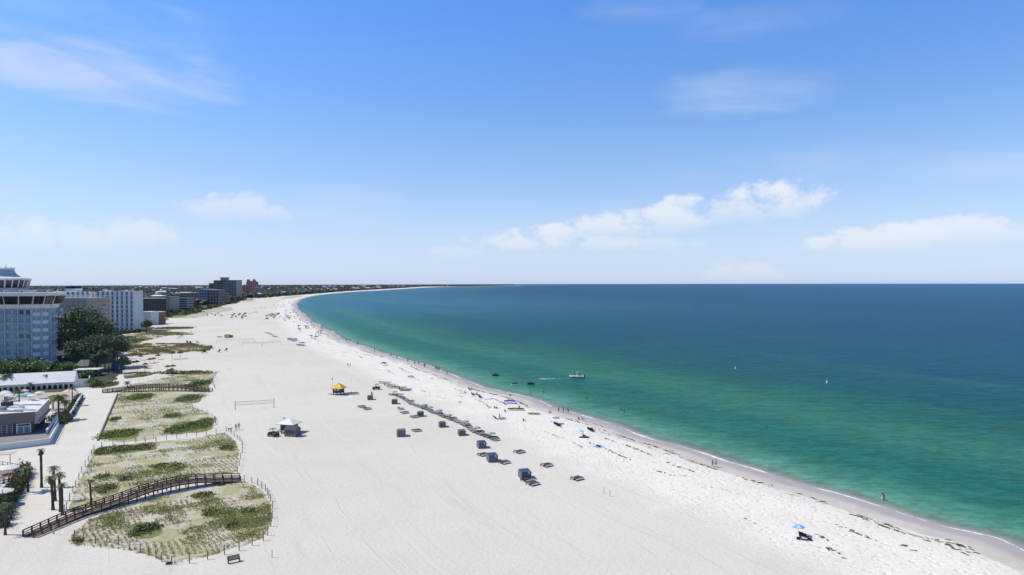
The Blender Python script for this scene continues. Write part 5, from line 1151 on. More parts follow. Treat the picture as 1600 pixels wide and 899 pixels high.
# creeping shrubs on the dunes
SL = ['bright green sea grape bush at the lower left corner of the northern dune', None, 'dense green bush mass on the right tip of the northern dune', 'green bush left of the right bush mass on the northern dune', 'green bush at the far right tip of the northern dune', 'bright green bush patch below the far boardwalk, left side',
      'green bush patch below the right end of the far boardwalk', 'green bush behind the right end of the far boardwalk', 'long green bush along the top left edge of the middle dune', 'green bush along the top edge of the middle dune, left of its centre', 'green bush at the top left corner of the middle dune', 'dark green bush on the left of the nearest dune',
      'olive green bush just below the near boardwalk', 'small round dark green bush on the right of the nearest dune', 'olive bush left of the slim palm behind the boardwalk']
for i, (cx, cy, rx, ry) in enumerate(SHRUBS):
    p = GG(cx, cy); s = p.y/F; a = rx*s; b = abs(G(cx, cy-ry).y-G(cx, cy+ry).y)/2*.85; area = a*b*3.1; lf = .17 if p.y < 260 else .45
    n = int(min(5200, area*24/(lf/.17)**2*1.0)); C, tone = crown_pts(n, 0, 0, .2, a*.8, b*.8, .42, 60 if n > 800 else 22, .30); C[:, 2] = np.abs(C[:, 2])*.9+.05
    col = np.array([.22, .27, .06]) if i in (0, 1, 2, 3, 4, 5, 7) else np.array([.14, .18, .06]) if i in (11, 13) else np.array([.25, .26, .09])
    U, V = rnd_axes(n, lf, .3); o = quads_mesh('dune_bush', C, U, V, col*tone*RNG.uniform(.7, 1.3, (n, 1)), LEAF); o.location = p
    tag(o, SL[i] if i < len(SL) and SL[i] else 'low green bush growing among the dune grass', 'shrub', None if i < len(SL) and SL[i] else 'low bushes among the dune grass')
# seaweed wrack along the tide lines: flat dark clumps
def wrack():
    C = []; n = 0; L = np.array(SH)
    for i in range(2, len(SH)-1):
        a, b = SH[i], SH[i+1]; dist = np.hypot(*a)
        if dist > 900: break
        d = b-a; ln = np.hypot(*d); t = d/ln; nr = np.array([-t[1], t[0]])
        k = int(ln*(3.4 if dist < 400 else 1.6))
        ss = RNG.uniform(0, ln, k); sg = SEG[i]+ss
        for line_, amp, thr, fr in ((8.2, 1.4, .12, 1.0), (14.5, 2.2, .4, .7), (6.4, 1.6, .5, .5), (21, 3.0, .5, .6), (26, 3.0, .6, .5)):
            q = np.sin(sg/13+line_)+.8*np.sin(sg/5.1+2*line_)+.6*np.sin(sg/2.2)
            m_ = (q/2.4 > thr-.25+RNG.uniform(-.15, .35, k)) & (RNG.random(k) < fr); s2 = ss[m_]
            off = line_+amp*.5*(np.sin(sg[m_]/21+line_)+np.sin(sg[m_]/8.7))+RNG.normal(0, .22, m_.sum())
            pt = a[None]+t[None]*s2[:, None]+nr[None]*off[:, None]; C.append(pt)
    C = np.concatenate(C); s, _ = shore_field(C[:, 0], C[:, 1])
    keep = s > 4.0; C = C[keep]; s = s[keep]; n = len(C); C3 = np.stack([C[:, 0], C[:, 1], height(C[:, 0], C[:, 1], s)+.05], -1)
    ang = RNG.uniform(-.9, .9, n)-1.0; sz = RNG.uniform(.12, .42, n)
    U = np.stack([np.cos(ang)*sz*1.5, np.sin(ang)*sz*1.5, RNG.uniform(-.06, .06, n)], -1); V = np.stack([-np.sin(ang)*sz*.5, np.cos(ang)*sz*.5, RNG.uniform(-.08, .08, n)], -1)
    o = quads_mesh('seaweed_wrack', C3, U, V, np.array([.085, .07, .045])*RNG.uniform(.6, 1.6, (n, 1)), LEAF); tag(o, 'dark dried seaweed scattered along the tide lines', 'seaweed', None, 'stuff')
wrack()

# ------------------------------------------------------------------ beach furniture
SEA = math.atan2(.53, .85)      # the way the sea lies
def lounger_kind(frame, cush, name='double_lounger'):
    def mk():
        t = thing(name, '', 'lounger')
        fm = mat(frame[0], frame[1], .7, .2, 4, .2); cm = mat(cush[0], cush[1], .8, .15, 3, .15)
        for a in (-.75, 0, .75): MB().box(-1.0, 1.0, a-.06, a+.06, .26, .36).build('side_rail', fm, t)
        for a in (-1, 1):
            for b in (-1, 1): MB().box(a*.92-.05, a*.92+.05, b*.75-.05, b*.75+.05, 0, .26).build('leg', fm, t)
        for b in (-.38, .38):
            MB().box(-.35, .98, b-.3, b+.3, .362, .44).build('cushion', cm, t)
            MB().obox((-.36, b, .40), Vector((-math.cos(.3), 0, math.sin(.3))), Vector((0, 1, 0)), 0, .7, -.3, .3, -.04, .04, w=Vector((math.sin(.3), 0, math.cos(.3)))).build('backrest', cm, t)
        MB().box(-.98, -.9, -.75, .75, .3, .36).build('head_rail', fm, t); MB().box(.98, 1.04, -.8, .8, .3, .37).build('foot_rail', mat('pale_edge', (.74, .74, .72), .6, .1, 3, .2), t)
        MB().box(-1.0, 1.04, -.88, -.79, .22, .38).build('side_edge', mat('pale_edge', (0, 0, 0)), t)
        return t
    return Kind(mk)
LK = lounger_kind(('lounger_frame', (.045, .047, .045)), ('lounger_cushion', (.10, .10, .10)))
for (x, y, l) in [(573.5, 640, 'lower of two dark double loungers left of the grey cabanas'), (565, 636.5, 'upper of two dark double loungers left of the grey cabanas'), (632, 646, 'dark double lounger between the folded lounger and the next one'), (647.5, 652.5, 'dark double lounger left of a grey cabana in the middle'),
                  (651, 674, 'dark double lounger right of the large slate cabana'), (754.5, 712, 'dark double lounger just left of the middle blue cabana'), (788, 724, 'dark double lounger just right of the middle blue cabana'), (811.5, 707.5, 'dark double lounger upper right of the blue cabanas'),
                  (854, 728.5, 'dark double lounger between two others right of the nearest blue cabana'), (901.5, 749.5, 'dark double lounger furthest right, alone on open sand'), (824, 751.5, 'dark double lounger directly below the nearest blue cabana'), (832.5, 757.5, 'nearest dark double lounger, below the nearest blue cabana')]:
    LK.put(GG(x, y), SEA+.15, l, None, 1.12)
FK = lounger_kind(('lounger_frame', (0, 0, 0)), ('lounger_cushion', (0, 0, 0)), 'folded_lounger'); o = FK.put(GG(626, 640.5), SEA-.6, 'flat folded dark lounger below the second grey cabana', None, (.9, .8, 1.3))
RK = lounger_kind(('row_frame', (.06, .06, .058)), ('row_cushion', (.32, .33, .31)))
BK = lounger_kind(('lounger_frame', (0, 0, 0)), ('lounger_cushion', (0, 0, 0)))
BLK = lounger_kind(('lounger_frame', (0, 0, 0)), ('slate_cushion', (.16, .18, .25)))
rowp = [(612, 617), (624, 620.5), (635, 627), (645, 632), (658, 637), (668, 641), (677, 645.5), (690, 650), (705, 656), (719, 662), (734, 670), (743, 675), (753, 679), (761, 683), (774, 688.5)]
ra = np.array(rowp); N = 31
cum_ = np.concatenate([[0], np.cumsum(np.hypot(*np.diff(ra, axis=0).T))])
for i in range(N):
    d = cum_[-1]*i/(N-1); x = np.interp(d, cum_, ra[:, 0]); y = np.interp(d, cum_, ra[:, 1]); j = rs.uniform(-.6, .6)
    k = rs.random(); K, nm, gp_ = (RK, 'pale grey double lounger in the long row under the small umbrellas', 'pale loungers in the umbrella row') if k < .55 else (BK, 'black double lounger in the long row under the small umbrellas', 'black loungers in the umbrella row') if k < .82 else (BLK, 'slate blue double lounger in the long row under the small umbrellas', 'slate loungers in the umbrella row')
    K.put(GG(x+j, y+rs.uniform(-1.0, 1.0)), SEA+rs.uniform(-.12, .12), nm, gp_, .98)
    if i % 4 == 1: BK.put(GG(x+4, y-1.6), SEA+.1, 'black double lounger in the long row under the small umbrellas', 'black loungers in the umbrella row', .85)
for i, (x, y) in enumerate([(617, 617), (627, 621), (664, 638), (673, 642), (687, 647), (702, 654.5), (728, 665), (746, 675), (769, 684)]):
    umbrella_kind('beige', (.26, .25, .23), 1.05, 1.7, (.44, .43, .40)).put(GG(x-.5, y+1.5), rs.random(), 'small beige grey umbrella, %s from the far end of the long lounger row' % ['first', 'second', 'third', 'fourth', 'fifth', 'sixth', 'seventh', 'eighth', 'ninth and last'][i], 'umbrellas over the lounger row')
# cabanas
def cabana_kind(key, roofc, sidec, w=2.35, d=1.85, h=1.4):
    def mk():
        t = thing('cabana', '', 'cabana'); rm = mat('cab_roof_'+key, roofc, .75, .12, 2.5, .2); sm = mat('cab_side_'+key, sidec, .8, .12, 2.5, .2); dk = mat('cab_dark', (.035, .035, .04), .8, .1, 3, .1)
        # hooded canvas shell, arched over a bench; open toward the sea (+x)
        prof = [(-d/2, 0), (-d/2, h*.78), (-d/2+.06, h*.9), (-d/2+.2, h*.97), (d/2-.1, h), (d/2, h*.96)]
        n = len(prof); mb = MB()
        vs = [(x, -w/2, z) for x, z in prof]+[(x, w/2, z) for x, z in prof]; mb.add(vs, [(i, n+i, n+i+1, i+1) for i in range(2)], 0); mb.build('back_panel', sm, t)
        mb = MB(); mb.add(vs, [(i, n+i, n+i+1, i+1) for i in range(2, n-1)]); mb.build('roof', rm, t)
        for sy in (-1, 1):
            mb = MB()
            for q in range(4):
                x0 = -d/2+q*d/4+.02; x1 = x0+d/4-.06; zt = h*(.96 if q == 0 else .985); mb.add([(x0, sy*w/2, .05), (x1, sy*w/2, .05), (x1, sy*w/2, zt*.99), (x0, sy*w/2, zt*(.93 if q == 0 else .985))], [(0, 1, 2, 3)])
            mb.build('side_panel', sm, t)
            MB().box(-d/2+.02, d/2-.05, sy*(w/2-.05)-.02, sy*(w/2-.05)+.02, .02, h*.7).build('side_liner', dk, t)
        for sy in (-w/2, -w/6, w/6, w/2): MB().box(-d/2-.03, -d/2-.002, sy-.04, sy+.04, 0, h*.72).build('rib', mat('cab_rib', (.42, .43, .46), .7, .1, 3, .2), t)
        MB().box(-d/2+.05, d/2-.1, -w/2+.08, w/2-.08, .3, .45).build('bench', dk, t); MB().box(-d/2-.05, d/2, -w/2-.03, w/2+.03, 0, .06).build('base_frame', GREY, t)
        MB().box(d/2-.03, d/2+.01, -w/2, w/2, h*.78, h*.93).build('valance', rm, t)
        return t
    return Kind(mk)
CB = cabana_kind('navy', (.05, .08, .18), (.13, .15, .20)); CG = cabana_kind('grey', (.13, .135, .14), (.14, .14, .14)); CS = cabana_kind('slate', (.12, .14, .20), (.15, .16, .20), 2.6, 2.2, 1.7)
for (x, y, K, s, l) in [(820, 747, CB, 1.15, 'nearest cabana with a bright navy blue roof'), (769, 720.5, CB, 1.15, 'middle blue roofed cabana between two dark loungers'), (752.5, 699.5, CB, 1.08, 'blue roofed cabana nearest the end of the umbrella row'), (627, 681.5, CS, 1.0, 'large slate grey cabana set apart at the lower left of the loungers'),
                         (721.5, 680, CG, .98, 'grey cabana just left of the end of the umbrella row'), (691, 667, CG, .98, 'grey cabana on the left of the middle of the umbrella row'), (657, 650.5, CG, .98, 'grey cabana between the umbrella row and two single loungers'), (616.5, 631, CG, 1.0, 'grey cabana below the start of the umbrella row'), (578.5, 624.5, CG, 1.0, 'furthest grey cabana, a person standing behind it')]:
    K.put(GG(x, y), SEA-.32, l, None, s)
# yellow and orange cabanas down the beach
CY = cabana_kind('yellow', (.78, .55, .22), (.72, .47, .18)); CO = cabana_kind('orange', (.45, .30, .20), (.26, .17, .12)); CW = cabana_kind('white', (.72, .72, .70), (.65, .65, .63))
CY.put(GG(355.5, 528), SEA-.3, 'yellow cabana standing alone left on the empty sand', None, 1.9); CO.put(GG(361.5, 527), SEA-.3, 'brown cabana beside the lone yellow cabana', None, 1.1)
for (x, y) in [(417, 494.5), (421, 493), (424, 494.5), (427, 492.5), (430, 494), (433, 492), (435, 491), (417, 499), (428, 497), (425, 491.5)]: CY.put(GG(x, y), SEA-.3+rs.uniform(-.3, .3), 'yellow cabana in the yellow cluster near the bend of the shore', 'yellow cabana cluster', 1.3)
for (x, y) in [(363, 493.5), (366, 491.5), (368.5, 495.5), (373, 492.8), (375, 491.5), (379, 495), (381, 492), (383, 490.5), (384, 495), (378, 497.5), (362, 497)]: CO.put(GG(x, y), SEA-.3+rs.uniform(-.3, .3), 'orange brown cabana in the cluster left of the yellow ones', 'orange brown cabana cluster', 1.1)
for (x, y) in [(452, 531.5), (456, 532), (459, 533.5), (461.5, 532)]: CW.put(GG(x, y), SEA-.3, 'white cabana in the small white group near the waterline', 'white cabana group', 1.3)
for (x, y) in [(466, 539), (469, 540.5), (472, 540), (474, 541), (471, 536), (474, 536.5), (396, 489), (399, 488.3), (401, 487.8), (387, 490), (391, 490), (342, 527), (345, 527.5), (428.5, 526.3), (431, 527), (425, 524), (421, 522), (417, 520.5), (553.5, 616), (543, 616.6)]:
    BK.put(GG(x, y), SEA+rs.uniform(-.2, .2), 'dark lounger on the distant part of the beach', 'dark loungers on the distant beach', 1.25)
# white roofed kiosk with shed
def kiosk():
    b = GG(452, 676); root = thing('lifeguard_tower', 'square tower on dark legs with white pyramid roof behind a grey shed', 'tower', b, -.25); dk = mat('tower_teal', (.05, .08, .09), .7, .15, 1, .3)
    MB().box(-1.7, 1.7, -1.5, 1.5, 1.0, 2.5).build('cabin', dk, root)
    for a in (-1.5, 1.5):
        for c in (-1.3, 1.3): MB().box(a-.1, a+.1, c-.1, c+.1, 0, .998).build('leg', dk, root)
    MB().box(-2.2, 2.2, -2.0, 2.0, .82, .95).build('deck', GREYW, root)
    MB().prism([(-2.6, -2.3), (2.6, -2.3), (2.6, 2.3), (-2.6, 2.3)], 2.55, 3.75, 0, [(-.05, -.05), (.05, -.05), (.05, .05), (-.05, .05)]).build('roof', WHITER, root)
    MB().prism([(-2.65, -2.35), (2.65, -2.35), (2.65, 2.35), (-2.65, 2.35)], 2.47, 2.54).build('eave', mat('eave_dark', (.10, .12, .13), .6, .1, 1, .3), root)
    for a in (-1.0, .1): MB().box(a, a+.8, -1.56, -1.505, 1.6, 2.3).build('window', GLASS, root)
    MB().obox((-2.2, -.6, 0), Vector((-.75, 0, -.4)).normalized(), Vector((0, 1, 0)), 0, 2.0, 0, 1.2, .85, .93).build('ramp', STUCCO, root)
    MB().tube([(-2.3, 1.5, 0), (-2.3, 1.5, 3.6)], .04, 5).build('pole', GREY, root); MB().box(-2.7, -2.3, 1.48, 1.5, 3.3, 3.6).build('flag', BLACK, root)
kiosk()
def shed():
    b = GG(457, 681.5); root = thing('storage_shed', 'grey gabled storage shed with dark roof and end wall painted sunlit beige', 'shed', b, -.28); w, d, h = 3.3, 2.3, 1.85
    MB().box(-w/2+.02, w/2, -d/2, d/2, 0, h).build('wall', mat('shed_shaded', (.13, .125, .135), .8, .1, 2, .2), root); MB().add([(-w/2-.01, -d/2, 0), (-w/2-.01, d/2, 0), (-w/2-.01, d/2, h), (-w/2-.01, .0, h+.75), (-w/2-.01, -d/2, h)], [(4, 3, 2, 1, 0)]).build('end_wall', mat('shed_sunlit', (.45, .41, .37), .8, .06, 2, .2), root)  # sun and shade put into the colour: pale end wall, dark other walls
    MB().add([(w/2, -d/2, h), (w/2, 0, h+.75), (w/2, d/2, h)], [(0, 2, 1)]).build('gable', mat('shed_shaded', (0, 0, 0)), root)
    e = .15
    for sg in (-1, 1): MB().add([(-w/2-e, sg*(d/2+e), h-.08), (w/2+e, sg*(d/2+e), h-.08), (w/2+e, 0, h+.78), (-w/2-e, 0, h+.78), (-w/2-e, sg*(d/2+e), h), (w/2+e, sg*(d/2+e), h), (w/2+e, 0, h+.86), (-w/2-e, 0, h+.86)], [(0, 1, 2, 3), (7, 6, 5, 4), (0, 4, 5, 1), (1, 5, 6, 2), (3, 2, 6, 7), (0, 3, 7, 4)]).build('roof', mat('shed_roof', (.06, .065, .075), .7, .1, 2, .3), root)
    for i in range(3): MB().box(-1.2+i*.9, -.7+i*.9, -d/2-.03, -d/2-.002, .7, 1.5).build('shutter', mat('shutter', (.05, .05, .07), .6, .1, 2, .3), root)
shed()
def buggy(label, px, py, rz, top, s=1.0):
    root = thing('beach_buggy', label, 'buggy', GG(px, py), rz)
    MB().prism([(-1.35, -.65), (1.35, -.65), (1.35, .65), (-1.35, .65)], .35, .8, 0, [(-1.25, -.6), (1.1, -.6), (1.1, .6), (-1.25, .6)]).build('body', BLACK, root)
    MB().prism([(.5, -.55), (1.3, -.55), (1.3, .55), (.5, .55)], .805, 1.0, 0, [(.5, -.5), (1.0, -.5), (1.0, .5), (.5, .5)]).build('bonnet', BLACK, root)
    MB().box(-1.2, -.2, -.6, .6, .805, .95).build('cargo_bed', DKGREY, root); MB().box(-.25, .25, -.5, .5, .9, 1.15).build('seat', BLACK, root)
    MB().box(-.4, .7, -.62, .62, 1.75, 1.82).build('roof', top, root)
    for a in (-.35, .62):
        for b in (-.56, .56): MB().tube([(a, b, .8), (a, b, 1.75)], .03, 5).build('roof_post', BLACK, root)
    for a in (-.85, .85):
        for b in (-.7, .7):
            w = MB().tube([(a, b-.12, .3), (a, b+.12, .3)], .3, 12).build('wheel', BLACK, root); MB().tube([(a, b-.13, .3), (a, b+.13, .3)], .13, 8).build('rim', GREY, w)
    MB().tube([(.4, -.2, 1.0), (.3, -.2, 1.25)], .03, 5).build('steering_wheel', BLACK, root); root.scale = (s,)*3
buggy('dark buggy with a teal roof parked left of the white roofed tower', 427, 682, 2.7, mat('teal_top', (.07, .16, .18), .5, .1, 2, .4), 1.1)
buggy('black buggy towing gear beside the beached catamarans', 588, 609, .15, BLACK, 1.1)
# yellow tower
def ytower():
    b = GG(529, 616.8); root = thing('lifeguard_tower', 'dark navy lifeguard tower with bright yellow hipped roof', 'tower', b, -.22); nv = mat('tower_navy', (.035, .06, .10), .7, .15, 1, .3)
    MB().box(-1.55, 1.55, -1.3, 1.3, .7, 2.3).build('cabin', nv, root)
    for a in (-1.4, 1.4):
        for c in (-1.1, 1.1): MB().box(a-.1, a+.1, c-.1, c+.1, 0, .698).build('leg', nv, root)
    for i in range(7): MB().box(-1.5+i*.5-.03, -1.5+i*.5+.03, -1.36, -1.305, .7, 1.55).build('batten', mat('navy_batten', (.08, .12, .18), .6, .1, 1, .3), root)
    for a in (-1.1, .1): MB().box(a, a+.85, -1.36, -1.305, 1.65, 2.05).build('window', mat('bright_window', (.55, .60, .65), .3, .05, 2, .5), root)
    ye = mat('yellow_roof', (.80, .50, .08), .65, .08, 1, .3)
    MB().prism([(-2.25, -2.0), (2.25, -2.0), (2.25, 2.0), (-2.25, 2.0)], 2.42, 4.25, 0, [(-.12, -.08), (.12, -.08), (.12, .08), (-.12, .08)]).build('roof', ye, root)
    MB().prism([(-2.3, -2.05), (2.3, -2.05), (2.3, 2.05), (-2.3, 2.05)], 2.32, 2.415).build('eave', mat('yellow_edge', (.45, .27, .05), .7, .1, 1, .3), root)
    MB().box(-2.9, -1.56, -1.3, 1.3, .55, .69).build('deck', STUCCO, root)
    MB().obox((-2.9, -.6, 0), Vector((-.7, 0, -.35)).normalized(), Vector((0, 1, 0)), 0, 1.4, 0, 1.1, .56, .64).build('ramp', STUCCO, root)
    MB().tube([(-3.1, 1.6, 0), (-3.1, 1.6, 5.8)], .05, 5).build('flag_pole', GREY, root); MB().box(-3.5, -3.12, 1.59, 1.61, 5.0, 5.6).build('flag', mat('flag_dark', (.16, .10, .12), .7, .1, 2, .2), root)
ytower()
# beached catamarans: hulls, trampoline and lowered mast
def cat_kind(hc, tc):
    def mk():
        t = thing('catamaran', '', 'sailing boat'); hm = mat('hull_%.2f' % hc[0], hc, .4, .06, 1, .5)
        for sy in (-.9, .9): MB().tube([(-2.3, sy, .25), (-1.6, sy, .22), (1.2, sy, .25), (2.3, sy, .42)], [.1, .2, .19, .04], 8).build('hull', hm, t, True)
        for a in (-.8, .7): MB().tube([(a, -.95, .42), (a, .95, .42)], .05, 6).build('crossbeam', GREY, t)
        MB().box(-.78, .68, -.85, .85, .40, .43).build('trampoline', mat('tramp_%.2f' % tc[0], tc, .7, .1, 2, .2), t)
        MB().tube([(2.4, .0, .75), (-5.6, .4, .95)], .045, 6).build('mast', GREY, t); MB().tube([(-1.2, 0, .4), (-1.25, 0, 1.2)], .03, 5).build('mast_rest', GREY, t)
        for sy in (-.7, .7): MB().box(-2.45, -2.25, sy-.02, sy+.02, .1, .9).build('rudder', BLACK, t)
        MB().tube([(-.5, .2, .55), (-2.8, .35, .8)], .09, 6).build('furled_sail', BLACK, t); return t
    return Kind(mk)
CA = cat_kind((.62, .62, .60), (.05, .05, .05)); CA2 = cat_kind((.55, .45, .12), (.10, .10, .06))
for (x, y, K, l) in [(602.5, 599.5, CA, 'furthest of the beached catamarans with lowered mast'), (610, 603, CA, 'second beached catamaran with lowered mast, counting from the sea-far end'), (616, 606.5, CA, 'white beached catamaran left of the yellow hulled one'), (626.5, 607, CA2, 'beached catamaran with yellow hulls')]:
    K.put(GG(x, y), .05, l, None, .95)
def raft():
    root = thing('inflatable_boat', 'grey inflatable boat lying on the sand right of the catamarans', 'boat', GG(633.5, 610.5), .1)
    gm = mat('rubber_grey', (.20, .21, .24), .6, .08, 2, .3)
    for sy in (-.65, .65): MB().tube([(-2.0, sy, .4), (1.2, sy, .42), (1.9, sy*.55, .5), (2.2, 0, .58)], [.26, .26, .22, .15], 8).build('tube', gm, root, True)
    MB().box(-1.8, 1.5, -.5, .5, .28, .34).build('floor', DKGREY, root); MB().box(-1.9, -1.8, -.5, .5, .3, .75).build('transom', WHITE, root)
    MB().box(-.5, 0, -.5, .5, .5, .6).build('bench', WHITE, root); MB().box(-2.3, -1.92, -.15, .15, .3, 1.1).build('outboard', BLACK, root)
raft()
# ------------------------------------------------------------------ volleyball nets
def net(label, a, b, hpost, top, bot, colm, r=.07):
    A, B = GG(*a), GG(*b); root = thing('volleyball_net', label, 'net', A); u = (B-A); L = u.length; u.normalize(); n = Vector((-u.y, u.x, 0)); Z0 = Vector((0, 0, 0))
    for q in (0, L): MB().tube([u*q, u*q+ZU*hpost], r, 6).build('post', colm, root)
    for z in (top, bot):
        MB().obox(Z0, u, n, .6, L-.6, -.02, .02, z-.05, z+.05).build('tape', colm, root)
        for q in ((0, .6), (L, L-.6)): MB().tube([u*q[0]+ZU*(z+.05), u*q[1]+ZU*z], .015, 4).build('tie_rope', colm, root)
    for q in (.6, L-.6): MB().obox(Z0, u, n, q-.03, q+.03, -.02, .02, bot, top).build('side_band', colm, root)
    mb = MB(); k = int((L-1.2)/.45)
    for i in range(1, k): mb.obox(Z0, u, n, .6+i*(L-1.2)/k-.006, .6+i*(L-1.2)/k+.006, -.004, .004, bot+.05, top-.05)
    for i in range(1, 4): mb.obox(Z0, u, n, .6, L-.6, -.003, .003, bot+i*(top-bot)/4-.006, bot+i*(top-bot)/4+.006)
    mb.build('mesh', ROPE, root)
NW = mat('net_wood', (.17, .16, .15), .8, .15, 3, .2); NR = mat('net_red', (.52, .33, .27), .8, .1, 3, .2)
net('volleyball net in front of the dunes, nearest the picture', (367.5, 641), (428, 637), 2.9, 2.45, 1.5, NW, .1)
net('far volleyball net, leftmost of the three far ones', (338.4, 537.6), (398, 535.5), 2.9, 2.7, 1.7, NR); net('middle one of the three far volleyball nets', (378, 541.5), (409, 541.5), 2.9, 2.7, 1.9, NR); net('rightmost of the three far volleyball nets', (410.5, 541.5), (438.7, 539), 2.9, 2.7, 1.9, NR)
# bench
def bench():
    b = GG(365, 878.5); root = thing('bench', 'black double-sided bench with small white plaques on the sand by the nearest dune', 'bench', b, .6); w = 1.7
    for i in range(4): MB().box(-w/2, w/2, -.05-i*.13, .06-i*.13, .43, .47).build('seat_slat', BLACK, root)
    for i in range(4): MB().obox((0, .1, .47), Vector((1, 0, 0)), Vector((0, .25, 1)).normalized(), -w/2, w/2, .02+i*.12, .12+i*.12, -.02, .02, w=Vector((0, 1, -.25)).normalized()).build('back_slat', BLACK, root)
    for a in (-.75, .75): MB().box(a-.04, a+.04, -.45, .15, 0, .43).build('leg', BLACK, root); MB().box(a-.04, a+.04, -.45, .1, .62, .67).build('armrest', BLACK, root)
    for a in (-.35, .35): MB().box(a-.14, a+.14, .09, .12, .62, .82).build('plaque', GREY, root)
bench()
o = MB().lathe([(0, .0), (.5, .03), (.4, .16), (.0, .2)], 9).build('seaweed_clump', mat('weed_dark', (.04, .035, .03), .9, .2, 4, .1)); o.location = GG(264, 881); tag(o, 'small dark clump on the sand at the foot of the nearest fence', 'clump'); 

# ------------------------------------------------------------------ people
SKINS = [mat('skin_tan', (.36, .20, .13), .6, .08, 4, .3), mat('skin_fair', (.52, .34, .26), .6, .08, 4, .3), mat('skin_dark', (.12, .07, .05), .6, .08, 4, .3)]
def body_mesh(pose):
    """one skinned figure; returns (body mesh, head centre)"""
    hp = {}
    def J(n, x, y, z, r): hp[n] = ((x, y, z), r)
    if pose in ('stand', 'walk'):
        f = 0 if pose == 'stand' else 1
        J('pelvis', 0, 0, .95, .145); J('waist', 0, .0, 1.1, .125); J('chest', 0, 0, 1.3, .155); J('neck', 0, 0, 1.47, .055); J('head', 0, -.01, 1.60, .095); J('crown', 0, 0, 1.70, .07)
        for s, sg in (('l', -1), ('r', 1)):
            st = .18*f*sg
            J('hip'+s, .10*sg, 0, .88, .10); J('knee'+s, .11*sg, -.04+st, .5, .06); J('ankle'+s, .11*sg, .02+st*1.6+(.06 if f and sg < 0 else 0), .09+(.03 if f and sg < 0 else 0), .04); J('toe'+s, .12*sg, -.14+st*1.6, .04, .035)
            J('sh'+s, .19*sg, 0, 1.40, .055); J('el'+s, .25*sg, .02-st*.8, 1.12, .04); J('wr'+s, .26*sg, -.08-st*1.3, .88, .027); J('palm'+s, .26*sg, -.10-st*1.4, .80, .032)
    elif pose == 'sit':
        J('pelvis', 0, 0, .14, .15); J('waist', 0, .05, .28, .125); J('chest', 0, .1, .48, .15); J('neck', 0, .1, .65, .055); J('head', 0, .07, .78, .095); J('crown', 0, .08, .88, .07)
        for s, sg in (('l', -1), ('r', 1)):
            J('hip'+s, .1*sg, -.05, .13, .10); J('knee'+s, .13*sg, -.42, .42, .06); J('ankle'+s, .13*sg, -.68, .08, .04); J('toe'+s, .13*sg, -.82, .05, .035)
            J('sh'+s, .19*sg, .1, .58, .055); J('el'+s, .28*sg, -.05, .36, .04); J('wr'+s, .2*sg, -.28, .4, .027); J('palm'+s, .16*sg, -.36, .42, .032)
    else:
        J('pelvis', 0, 0, .13, .14); J('waist', 0, .16, .13, .12); J('chest', 0, .36, .15, .14); J('neck', 0, .54, .15, .055); J('head', 0, .68, .16, .095); J('crown', 0, .77, .16, .07)
        for s, sg in (('l', -1), ('r', 1)):
            J('hip'+s, .1*sg, -.08, .12, .10); J('knee'+s, .12*sg, -.46, .14, .06); J('ankle'+s, .13*sg, -.85, .07, .04); J('toe'+s, .14*sg, -.9, .15, .035)
            J('sh'+s, .19*sg, .46, .14, .055); J('el'+s, .3*sg, .22, .08, .04); J('wr'+s, .28*sg, 0, .07, .027); J('palm'+s, .28*sg, -.08, .06, .032)
    E = [('pelvis', 'waist'), ('waist', 'chest'), ('chest', 'neck'), ('neck', 'head'), ('head', 'crown')]
    for s, sg in (('l', -1), ('r', 1)):
        E += [('pelvis', 'hip'+s), ('hip'+s, 'knee'+s), ('knee'+s, 'ankle'+s), ('ankle'+s, 'toe'+s), ('chest', 'sh'+s), ('sh'+s, 'el'+s), ('el'+s, 'wr'+s), ('wr'+s, 'palm'+s)]
        d = (Vector(hp['palm'+s][0])-Vector(hp['wr'+s][0])).normalized(); side = d.cross(Vector((1, 0, 0))).normalized(); c = Vector(hp['palm'+s][0])
        for q in range(4):
            n1 = 'f%s%d' % (s, q); o1 = c+side*(q-1.5)*.022+d*.05; o2 = o1+d*(.035+.008*(q in (1, 2)))+Vector((-sg*.012, 0, 0))
            hp[n1] = (tuple(o1), .009); hp[n1+'t'] = (tuple(o2), .008); E += [('palm'+s, n1), (n1, n1+'t')]
        n1 = 't'+s; o1 = Vector(hp['wr'+s][0]).lerp(c, .5)+side*-.04; hp[n1] = (tuple(o1), .011); hp[n1+'t'] = (tuple(o1+d*.035-side*.01), .009); E += [('palm'+s, n1), (n1, n1+'t')]
    hd = Vector(hp['head'][0]); hp['nose'] = (tuple(hd+(Vector((0, -.11, -.005)) if pose != 'lie' else Vector((0, -.01, .11)))), .014); E.append(('head', 'nose'))
    names = list(hp); me = bpy.data.meshes.new('person_skeleton'); me.from_pydata([hp[n][0] for n in names], [(names.index(a), names.index(b)) for a, b in E], [])
    o = bpy.data.objects.new('person_tmp', me); COL.objects.link(o); md = o.modifiers.new('s', 'SKIN'); ss = o.modifiers.new('d', 'SUBSURF'); ss.levels = 1; ss.render_levels = 1
    for i, n in enumerate(names): me.skin_vertices[0].data[i].radius = (hp[n][1],)*2; me.skin_vertices[0].data[i].use_root = (n == 'pelvis')
    dg = bpy.context.evaluated_depsgraph_get(); out = bpy.data.meshes.new_from_object(o.evaluated_get(dg)); bpy.data.objects.remove(o)
    out.name = 'person_body'; out.materials.clear(); out.materials.append(SKINS[0]); out.materials.append(BLACK); out.materials.append(BLACK)
    pv = Vector(hp['pelvis'][0]); ch = Vector(hp['chest'][0]); wa = Vector(hp['waist'][0]); hl, hr = Vector(hp['hipl'][0]), Vector(hp['hipr'][0])
